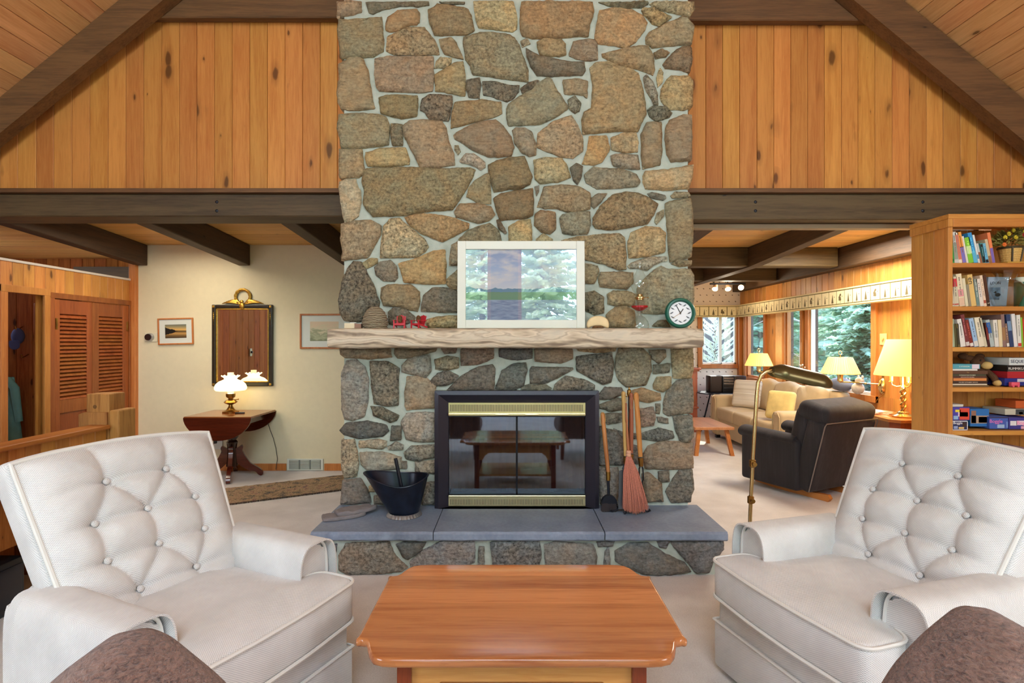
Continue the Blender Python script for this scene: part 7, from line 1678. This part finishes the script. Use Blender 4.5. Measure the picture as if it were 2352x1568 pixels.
bm = B(); lathe(bm, [(.012, .26), (.03, .27), (.02, .285), (.016, .30), (.016, .34), (.012, .66), (0, .66)], n=16); obj('socket', bm, BRASS, tl)
for a in (R(150), R(270), R(30)):
    c_, s2 = math.cos(a), math.sin(a); bm = B(); tube(bm, [(0, 0, .285), (c_*.05, s2*.05, .275), (c_*.085, s2*.085, .29), (c_*.09, s2*.09, .32)], .005, 8); lathe(bm, [(0, .315), (.02, .318), (.016, .325), (0, .325)], (c_*.09, s2*.09, 0), 12); ar = obj('candle_arm', bm, BRASS, tl)
    bm = B(); cyl(bm, (c_*.09, s2*.09, .325), (c_*.09, s2*.09, .40), .014); obj('candle_sleeve', bm, plain('candle_ivory', C(240, 214, 140), .5), ar)
bm = B(); lathe(bm, [(.226, .378), (.228, .384), (.132, .70), (.130, .704), (.128, .70), (.222, .384)], n=48); obj('shade', bm, LSH, tl)
light('table_lamp_bulb', 'POINT', (3.545, 4.93, .7055+.50), 7, (1, .74, .36), shadow_soft_size=.06)
light('table_lamp_underlight', 'POINT', (3.50, 4.90, .7055+.33), 4, (1, .74, .36), shadow_soft_size=.04)
light('table_lamp_uplight', 'POINT', (3.545, 4.93, .7055+.80), 5, (1, .74, .36), shadow_soft_size=.06)
# swing arm wall lamps
PSH = lampglass('lit_pleated_shade', C(255, 214, 112), 1.0, C(236, 206, 130))
def swing(label, y, x_, lx_, ly):
    t = thing('swing_arm_lamp', label, 'lamp', (RXW-.004, y, .94), group='swing arm lamps on the window wall')
    bm = B(); lathe(bm, [(0, .03), (.03, .028), (.04, .018), (.045, 0), (0, 0)], n=24, M=Matrix.Rotation(R(-90), 4, 'Y') @ Matrix.Diagonal((1.9, .9, 1, 1))); cyl(bm, (-.03, 0, .03), (-.045, 0, -.0), .008); obj('wall_plate', bm, BRASS, t)
    e_ = Vector((-.12, (ly-y)*.35, .02)); h_ = Vector((lx_-RXW, ly-y, .025))
    bm = B(); tube(bm, [(-.035, 0, .02), e_], .006, 8); ell(bm, e_, .012, 10, 6); tube(bm, [e_+Vector((0, 0, .006)), h_], .006, 8); obj('arm', bm, BRASS, t)
    bm = B(); lathe(bm, [(.008, -.01), (.012, .0), (.03, .012), (.026, .05), (.034, .085), (.02, .09), (0, .09)], h_, 16); tube(bm, [h_+Vector((.018*math.cos(a), 0, .305+.02*math.sin(a))) for a in [2*math.pi*k/14 for k in range(14)]], .003, 6, closed=True); cyl(bm, h_+Vector((0, 0, .08)), h_+Vector((0, 0, .29)), .004); obj('holder', bm, BRASS, t)
    bm = B(); lathe(bm, [(.178, .085), (.180, .092), (.112, .255), (.110, .258), (.108, .254), (.174, .092)], h_, 88, flute=.022); obj('shade', bm, PSH, t, True, angle=20)
    p = Vector(t.location)+h_
    light('swing_lamp_bulb', 'POINT', p+Vector((0, 0, .05)), 3, (1, .76, .42), shadow_soft_size=.03)
    light('swing_lamp_uplight', 'POINT', p+Vector((0, 0, .33)), 3, (1, .76, .42), shadow_soft_size=.03)
    return t
NEAR = swing('lit swing arm lamp with pleated shade near the table lamp', 5.50, 0, 3.46, 5.73)
swing('lit swing arm lamp with pleated shade at the far end of the tan sofa', 7.45, 0, 3.46, 7.62)
# floor lamp
fl = thing('floor_lamp', 'brass pharmacy floor lamp with tilted trough shade behind the armchair arm', 'lamp', (1.206, 2.77, 0))
bm = B(); lathe(bm, [(0, .022), (.02, .022), (.11, .016), (.125, .006), (.125, 0), (0, 0)], n=32); obj('base', bm, BRASS, fl)
bm = B(); tube(bm, [(0, 0, .02), (.006, 0, .50), (.02, 0, .80), (.040, 0, 1.12), (.046, 0, 1.18), (.062, 0, 1.218), (.088, 0, 1.238), (.115, 0, 1.242)], .0095, 12); obj('pole', bm, BRASS, fl)
for z, x in ((.585, .009), (.77, .018)): bm = B(); lathe(bm, [(.0105, -.02), (.016, -.016), (.016, .016), (.0105, .02)], (x, 0, z), 14); cyl(bm, (x, -.014, z), (x, -.03, z), .011); obj('joint', bm, BRASSA, fl)
bm = B(); Lh = .30; MH = T(.115, 0, 1.242) @ Matrix.Rotation(R(13), 4, 'Y')
def hood(u, v):
    a = math.pi*(-.12+1.24*v); q = min(1, u*9) ; e_ = 1-.0*u
    r = .056*(.5+.45*math.sin(math.pi/2*min(1, u*5)))*(1 if u < .78 else math.cos((u-.78)/.22*1.25)**.6)
    return MH @ Vector((u*Lh, r*1.35*math.cos(a), r*math.sin(a)-.008))
grid(bm, 30, 18, hood); bmesh.ops.recalc_face_normals(bm, faces=bm.faces[:]); bmesh.ops.solidify(bm, geom=bm.faces[:], thickness=.002); obj('hood', bm, plain('olive_brass_hood', C(96, 86, 54), .3, .75, var=.15), fl, True, angle=60)
bm = B(); cyl(bm, MH @ Vector((.05, 0, .002)), MH @ Vector((.22, 0, .002)), .011); obj('bulb', bm, lampglass('lit_tube', C(255, 236, 200), 6), fl)
# stereo on round table, wooden cabinet
rt = thing('round_side_table', 'small dark round side table holding the stereo at the wallpaper wall', 'table', (3.14, 8.32, 0))
bm = B(); lathe(bm, [(0, .60), (.30, .60), (.305, .608), (.30, .615), (0, .615)], n=36); obj('top', bm, BLACKM, rt)
for a in (R(30), R(150), R(270)): bm = B(); cyl(bm, (math.cos(a)*.24, math.sin(a)*.24, 0), (math.cos(a)*.1, math.sin(a)*.1, .60), .011); obj('leg', bm, BLACKM, rt)
stt = thing('stereo', 'black compact stereo with two speakers on the round side table', 'stereo', (3.30, 8.40, .6155))
bm = B(); rbox(bm, -.09, .09, -.11, .11, 0, .25, .008); un = obj('centre_unit', bm, BLACK, stt)
SILV = plain('dull_silver', C(120, 110, 104), .4, .5)
for z in (.05, .12, .16, .20): bm = B(); rbox(bm, -.075, .075, -.118, -.108, z, z+.022, .003); obj('control_strip', bm, SILV if z > .1 else BLACKM, un)
bm = B(); cyl(bm, (.01, -.125, .17), (.01, -.105, .17), .014); obj('dial', bm, SILV, un)
for s in (-1, 1):
    bm = B(); rbox(bm, s*.185-.09, s*.185+.09, -.10, .10, 0, .25, .01); sp = obj('speaker', bm, plain('speaker_brown_black', C(44, 34, 30), .4), stt)
    bm = B(); rbox(bm, s*.185-.075, s*.185+.075, -.108, -.098, .015, .235, .006); obj('grille', bm, plain('grille', C(60, 48, 42), .8), sp)
cb = thing('wood_cabinet', 'reddish wooden cabinet with moulded top at the wallpaper wall', 'cabinet', (2.45, 8.62, 0))
RWD = wood('red_cabinet_wood', C(176, 102, 70), C(146, 78, 50), 'Z', knots=0, tone=.04)
bm = B(); rbox(bm, -.40, .40, -.26, .28, .08, .93, .006); obj('body', bm, RWD, cb, False)
for z0, z1, e_ in ((.93, .955, .025), (.955, .985, .045), (0, .08, .025), (.36, .39, .015)): bm = B(); rbox(bm, -.40-e_, .40+e_, -.26-e_, .28, z0, z1, .006); obj('moulding', bm, RWD, cb, False)
for s in (-1, 1): bm = B(); rbox(bm, s*.2-.17, s*.2+.17, -.272, -.26, .42, .90, .004); d_ = obj('door', bm, RWD, cb, False); bm = B(); ell(bm, (s*.06, -.285, .66), .013, 10, 6); obj('knob', bm, BRASSA, d_)
# valances with tree panels
VCR = plain('valance_cream', C(232, 214, 164), .7); VOL = plain('valance_olive', C(112, 104, 62), .7); INK = plain('sepia_ink', C(104, 92, 62), .8); PAN = plain('panel_paper', C(238, 224, 180), .7)
def tree_shape(kind):
    bm = B()
    if kind == 3:
        for k in range(9): ell(bm, (random.uniform(-.018, .018), -.0004, .095+random.uniform(-.03, .03)), (.014, .0006, .014), 8, 4)
        box(bm, -.0025, .0025, -.0008, .0002, .03, .07)
    else:
        n = 6; w0 = (.022, .017, .026)[kind]
        for i in range(n):
            z = .038+.014*i; w_ = w0*(1-i/(n+.5)); prism(bm, [(-w_, -.0008, z), (w_, -.0008, z), (0, -.0008, z+.024)], (0, .001, 0))
        box(bm, -.002, .002, -.0008, .0002, .018, .045)
    box(bm, .030, .042, -.0008, .0002, .10, .108); box(bm, -.046, -.028, -.0008, .0002, .022, .025)
    return bm
def valance(label, loc, rz, length, n, dep):
    t = thing('window_valance', label, 'valance', loc, rz)
    bm = B(); box(bm, 0, length, -.012, 0, 0, .18); obj('board', bm, VOL, t, False)
    for z0, z1 in ((-.004, .010), (.170, .186)): bm = B(); rbox(bm, 0, length, -.018, dep, z0, z1, .003); obj('edge_strip', bm, VCR, t, False)
    for q in ((0, .012), (length-.012, length)): bm = B(); box(bm, q[0], q[1], 0, dep, 0, .18); obj('return_end', bm, VOL, t, False)
    wd = length/n; P0 = None; TS = [None]*4
    for i in range(n):
        if P0 is None:
            bm = B(); box(bm, .007, wd-.007, -.0145, -.012, .020, .160); P0 = obj('tree_panel', bm, PAN, t, False); p = P0
        else: p = P0.copy(); col.objects.link(p); p.location.x = wd*i
        k = i % 4
        if TS[k] is None: TS[k] = obj('tree_print', tree_shape(k), INK, p, False); q = TS[k]
        else: q = TS[k].copy(); col.objects.link(q); q.parent = p
        q.location = (wd*.5, -.0148, -.005)
    return t
valance('cream valance of tree panels above the three windows of the window wall', (RXW-.10, 8.86, 1.79), R(-90), 3.92, 27, .095)
valance('short cream valance of tree panels above the corner window', (2.90, BYR-.10, 1.79), 0, .74, 5, .09)
# track light
tk = thing('track_light', 'three lit spot heads on a track near the wallpaper corner', 'track light', (3.17, 8.0, 2.43))
bm = B(); rbox(bm, -.26, .26, -.018, .018, -.205, -.18, .004, 1, Mz(R(0))); cyl(bm, (0, 0, -.18), (0, 0, 0), .008); cyl(bm, (-.2, 0, -.18), (-.2, 0, 0), .006); obj('track', bm, BLACKM, tk)
SPOTM = lampglass('lit_spot_lens', C(255, 214, 170), 9)
for k, x in enumerate((-.18, 0, .19)):
    d_ = Vector(((-.35, -.55, -.7), (-.1, -.6, -.7), (-.25, -.95, -.25))[k]).normalized(); c_ = Vector((x, 0, -.24)); bm = B(); cyl(bm, c_-d_*.05, c_+d_*.045, .026, .042, 16); cyl(bm, (x, 0, -.2), c_, .008); hd = obj('spot_head', bm, plain('spot_white', C(226, 206, 186), .4), tk)
    bm = B(); cyl(bm, c_+d_*.0455, c_+d_*.047, .038, .038, 16); obj('lens', bm, SPOTM, hd)
l_ = light('track_spots', 'POINT', (3.12, 7.85, 2.10), 12, (1, .82, .58), shadow_soft_size=.08)
# wall bits
dm = thing('dimmer_switch', 'cream dimmer plate on the window wall above the table lamp', 'switch', (RXW-.001, ry(2030), 1.41))
bm = B(); rbox(bm, -.008, .0, -.05, .05, -.055, .06, .003); obj('plate', bm, plain('switch_cream', C(226, 196, 130), .5), dm, False)
bm = B(); cyl(bm, (-.008, 0, .01), (-.02, 0, .01), .018); obj('knob', bm, plain('knob_cream', C(216, 184, 116), .5), dm)
bm = B(); tube(bm, [(RXW-.02, ry(2038), .88), (RXW-.03, ry(2022), .80), (RXW-.02, ry(2010), .72), (RXW-.02, ry(2006), .55)], .004, 6); obj('cord', bm, plain('wire_brown', C(150, 100, 40), .6), NEAR, W=True)
# things on the window sill
GRY = plain('grey_plush', C(196, 190, 186), .95, var=.12, bmp=.5, bs=180)
def plush(label, loc, s, m):
    t = thing('plush_toy', label, 'toy', loc, 0, 'plush toys on the window sill'); bm = B(); ell(bm, (0, 0, .05*s), (.045*s, .06*s, .05*s), 14, 10); ell(bm, (-.01, -.035*s, .115*s), (.034*s, .036*s, .033*s), 14, 10); obj('body', bm, m, t, True, angle=180)
    for d_ in (-1, 1): bm = B(); ell(bm, (-.0, -.035*s+d_*.026*s, .148*s), (.008*s, .012*s, .016*s), 8, 6); obj('ear', bm, m, t)
    return t
plush('grey plush toy on the window sill, nearer the table lamp', (3.66, ry(1990), .832), 1.25, GRY)
plush('grey plush toy on the window sill, farther from the table lamp', (3.66, ry(1962), .832), 1.0, GRY)
sb = thing('blue_cushion', 'blue grey bolster cushion on the sofa back under the near swing arm lamp', 'cushion', (3.62, 5.99, .845)); bm = B(); ell(bm, (0, 0, .075), (.07, .19, .075), 20, 12); obj('cover', bm, plain('blue_grey_cloth', C(112, 122, 150), .9, var=.1), sb)
fv = thing('dried_flower_vase', 'small glass vase of white dried flowers on the sill between the windows', 'vase', (3.70, ry(1850), .832)); bm = B(); lathe(bm, [(0, .002), (.022, .0), (.028, .03), (.016, .06), (.020, .075)], n=18); obj('glass', bm, CLEAR, fv)
bm = B(); rng = random.Random(4); b2 = B()
for k in range(16):
    p = Vector((rng.uniform(-.05, .02), rng.uniform(-.07, .07), .20+rng.uniform(-.03, .07))); tube(bm, [(0, 0, .02), (p.x*.5, p.y*.5, .13), p], .0015, 4); ell(b2, p, .011, 6, 4)
s_ = obj('stems', bm, cm((190, 180, 150)), fv, False); s_['kind'] = 'stuff'; s_ = obj('blossoms', b2, cm((240, 236, 226)), fv, True); s_['kind'] = 'stuff'

# ================================================================ OUTDOORS
GRD = plain('forest_floor', C(96, 96, 66), .95, var=.4, vs=2)
bm = B(); box(bm, -30, 40, -40, 45, -.75, -.55); sobj('ground', bm, GRD)
bm = B(); grid(bm, 40, 10, lambda u, v: (-30+75*u, 24+18*v+3*math.sin(u*9), -.6+11*v**.8+mnoise.noise(Vector((u*9, v*5, 0)))*1.2)); sobj('hill', bm, plain('wooded_hill', C(92, 116, 82), .95, var=.5, vs=1.2), True)
bm = B(); grid(bm, 10, 40, lambda u, v: (26+14*u+2*math.sin(v*8), -10+40*v, -.6+12*u**.8+mnoise.noise(Vector((u*9, v*5, 3)))*1.2)); sobj('hill', bm, plain('wooded_slope', C(92, 116, 82), .95, var=.5, vs=1.2), True)
def leafmat(name, c1, c2):
    m, nt, b = mat(name); n = noi(nt, coords(nt), 1.6, 4, .7); f = ramp(nt, n, [(.35, c2), (.65, c1)])
    b.inputs['Roughness'].default_value = .7; nt.links.new(f, b.inputs['Base Color']); nt.nodes['Principled BSDF'].inputs['Specular IOR Level'].default_value = .2
    tr = nd(nt, 'BsdfTranslucent', {0: f}); mx = nd(nt, 'MixShader', {0: .45, 1: b.outputs[0], 2: tr.outputs[0]}); nt.links.new(mx.outputs[0], nt.nodes['Material Output'].inputs[0]); return m
NEED = leafmat('hemlock_needles', C(222, 240, 218), C(168, 202, 174)); LITE = leafmat('sunlit_foliage', C(242, 248, 226), C(214, 232, 198)); PALE = leafmat('overexposed_fir_needles', C(240, 244, 236), C(214, 222, 206))  # fir shoots whitened to look overexposed, far foliage paled to look sunlit
BARK = plain('bark', C(110, 100, 88), .95, var=.3, vs=9, bmp=.5, bs=20); BIRCH = plain('pale_bark', C(206, 198, 186), .9, var=.2, vs=8)
def conifer(label, x, y, h, r, m, bark, seed, n=90, z0=.2, tw=26, ws=1.0):
    rng = random.Random(seed); t = thing('conifer_tree', label, 'tree', (x, y, -.56), group='trees outside the windows')
    bm = B(); tube(bm, [(0, 0, 0), (.02, .01, h*.5), (0, 0, h)], [.055+.012*h, .04+.006*h, .01], 9); obj('trunk', bm, bark, t)
    bm = B(); br_ = B()
    for k in range(n):
        q = k/n; z = z0+(h-z0)*q; L_ = r*(1-q*.75)*rng.uniform(.6, 1.1)+.1; a = k*2.39996+rng.uniform(-.3, .3); dr = rng.uniform(.05, .3)
        c_, s2 = math.cos(a), math.sin(a); pts = [Vector((c_*L_*f_, s2*L_*f_, z+L_*(.10*f_-dr*f_*f_))) for f_ in (0, .25, .5, .75, 1)]
        tube(br_, pts, [.02, .015, .011, .008, .004], 4)
        side = Vector((-s2, c_, 0))
        for j in range(tw):
            f_ = .12+.88*j/tw; i = min(3, int(f_*4)); p = pts[i].lerp(pts[i+1], f_*4-i); tl_ = L_*.30*(1.15-f_)+.06
            for sd in (-1, 1):
                d_ = (side*sd*.9+Vector((c_, s2, 0))*.55+Vector((0, 0, rng.uniform(-.45, .12)))).normalized(); e_ = p+d_*tl_*rng.uniform(.7, 1.2); wv = d_.cross(Vector((0, 0, 1))).normalized()*.05*ws*(.7+tl_)+Vector((0, 0, rng.uniform(-.04, .04))); wv = wv if ws <= 1 else Vector((rng.uniform(-1, 1), rng.uniform(-1, 1), rng.uniform(-1, 1)))*.09; mid_ = p.lerp(e_, .5)+Vector((0, 0, rng.uniform(-.01, .02)))
                bm.faces.new([bm.verts.new(v) for v in (p, mid_+wv, e_, mid_-wv)])
    f2 = obj('foliage', bm, m, t, False, norm=False); f2['kind'] = 'stuff'; obj('branches', br_, bark, t)
    return t
con = [('drooping hemlock nearest outside the big window', 6.6, 10.2, 5, 1.7, NEED, BARK), ('hemlock outside the big window behind the pale trunk', 8.4, 12.4, 5.5, 2.1, NEED, BARK), ('dense hemlock far outside the big window', 10.5, 14.6, 6, 2.3, NEED, BARK),
       ('hemlock seen through the narrow window', 6.2, 13.2, 6, 1.9, NEED, BARK), ('bushy young hemlock low outside the big window', 5.6, 8.4, 2.6, 1.2, NEED, BARK), ('hemlock deep in the woods beyond the narrow window', 8.2, 17.5, 7, 2.5, NEED, BARK), ('broad hemlock deep in the woods beyond the big window', 12.6, 18.0, 7, 2.7, NEED, BARK), ('slim hemlock left of the narrow window view', 5.4, 11.8, 5, 1.4, NEED, BARK)]
for i, (lab, x, y, h, r, m, b_) in enumerate(con): conifer(lab, x, y, h, r, m, b_, 30+i, n=130)
for i, (lab, x, y, rr) in enumerate((('bare pale trunk standing outside the big window', 7.3, 11.2, .11), ('grey trunk outside the big window nearer the narrow one', 7.6, 13.4, .09), ('thin pale trunk in the narrow window view', 5.25, 9.85, .05))):
    t = thing('tree_trunk', lab, 'tree', (x, y, -.56)); bm = B(); tube(bm, [(0, 0, 0), (.03, .02, 3), (.0, .05, 7)], [rr*1.2, rr, rr*.8], 12); obj('trunk', bm, BIRCH, t)
    bm = B(); rng = random.Random(i)
    for k in range(9): a = rng.uniform(0, 6.28); z = rng.uniform(1.2, 4); tube(bm, [(0, 0, z), (math.cos(a)*.4, math.sin(a)*.4, z+.15), (math.cos(a)*.8, math.sin(a)*.8, z-.05)], [.015, .01, .004], 5)
    obj('dead_branches', bm, BIRCH, t)
# young fir right outside the corner window, thick shoots whitened to look overexposed
t = thing('young_fir', 'young fir with shoots whitened as if overexposed outside the corner window', 'tree', (3.75, 10.05, -.55)); rng = random.Random(8)
bm = B(); tube(bm, [(0, 0, 0), (0, 0, 2.55)], [.03, .008], 8); obj('trunk', bm, BARK, t); bm = B()
for k in range(75):
    q = k/75; z = .7+1.75*q; L_ = .62*(1-q)**.6+.10; a = k*2.39996; c_, s2 = math.cos(a), math.sin(a); up = .35+.5*q; e_ = Vector((c_*L_, s2*L_, z+L_*up)); tube(bm, [(0, 0, z), Vector((c_*L_*.5, s2*L_*.5, z+L_*up*.4)), e_], [.012, .017, .010], 6)
    side = Vector((-s2, c_, 0))
    for j in range(6):
        f_ = .3+.6*j/6; p = Vector((c_*L_*f_, s2*L_*f_, z+L_*up*f_*.95)); d_ = (side*(1 if j % 2 else -1)*.8+Vector((c_, s2, .7))).normalized(); tube(bm, [p, p+d_*L_*.35*(1.2-f_)], [.012, .008], 5)
f2 = obj('shoots', bm, PALE, t); f2['kind'] = 'stuff'
bm = B(); box(bm, 1.2, 4.85, 11.6, 11.8, -.5, 3.1); sobj('wall_outbuilding', bm, plain('grey_siding', C(112, 108, 106), .9))
# sunlit trees on the far side, behind the viewer's windows
for i, (x, y, h, r) in enumerate(((-3.4, -10.5, 9, 2.6), (.9, -9.2, 8, 2.4), (3.6, -11.5, 10, 2.8), (-1.2, -14.5, 11, 3.0), (5.8, -9.5, 9, 2.4), (-6.5, -10.0, 10, 2.8))):
    conifer(['light green tree outside the tall windows, beyond the stair side', 'nearest light green tree outside the tall windows', 'light green tree outside the tall windows, beyond the bookcase side', 'tallest light green tree far outside the tall windows', 'light green tree at the bookcase end of the far yard', 'light green tree at the stair end of the far yard'][i], x, y, h, r, LITE, BARK, 70+i, n=190, tw=26, ws=1.5)
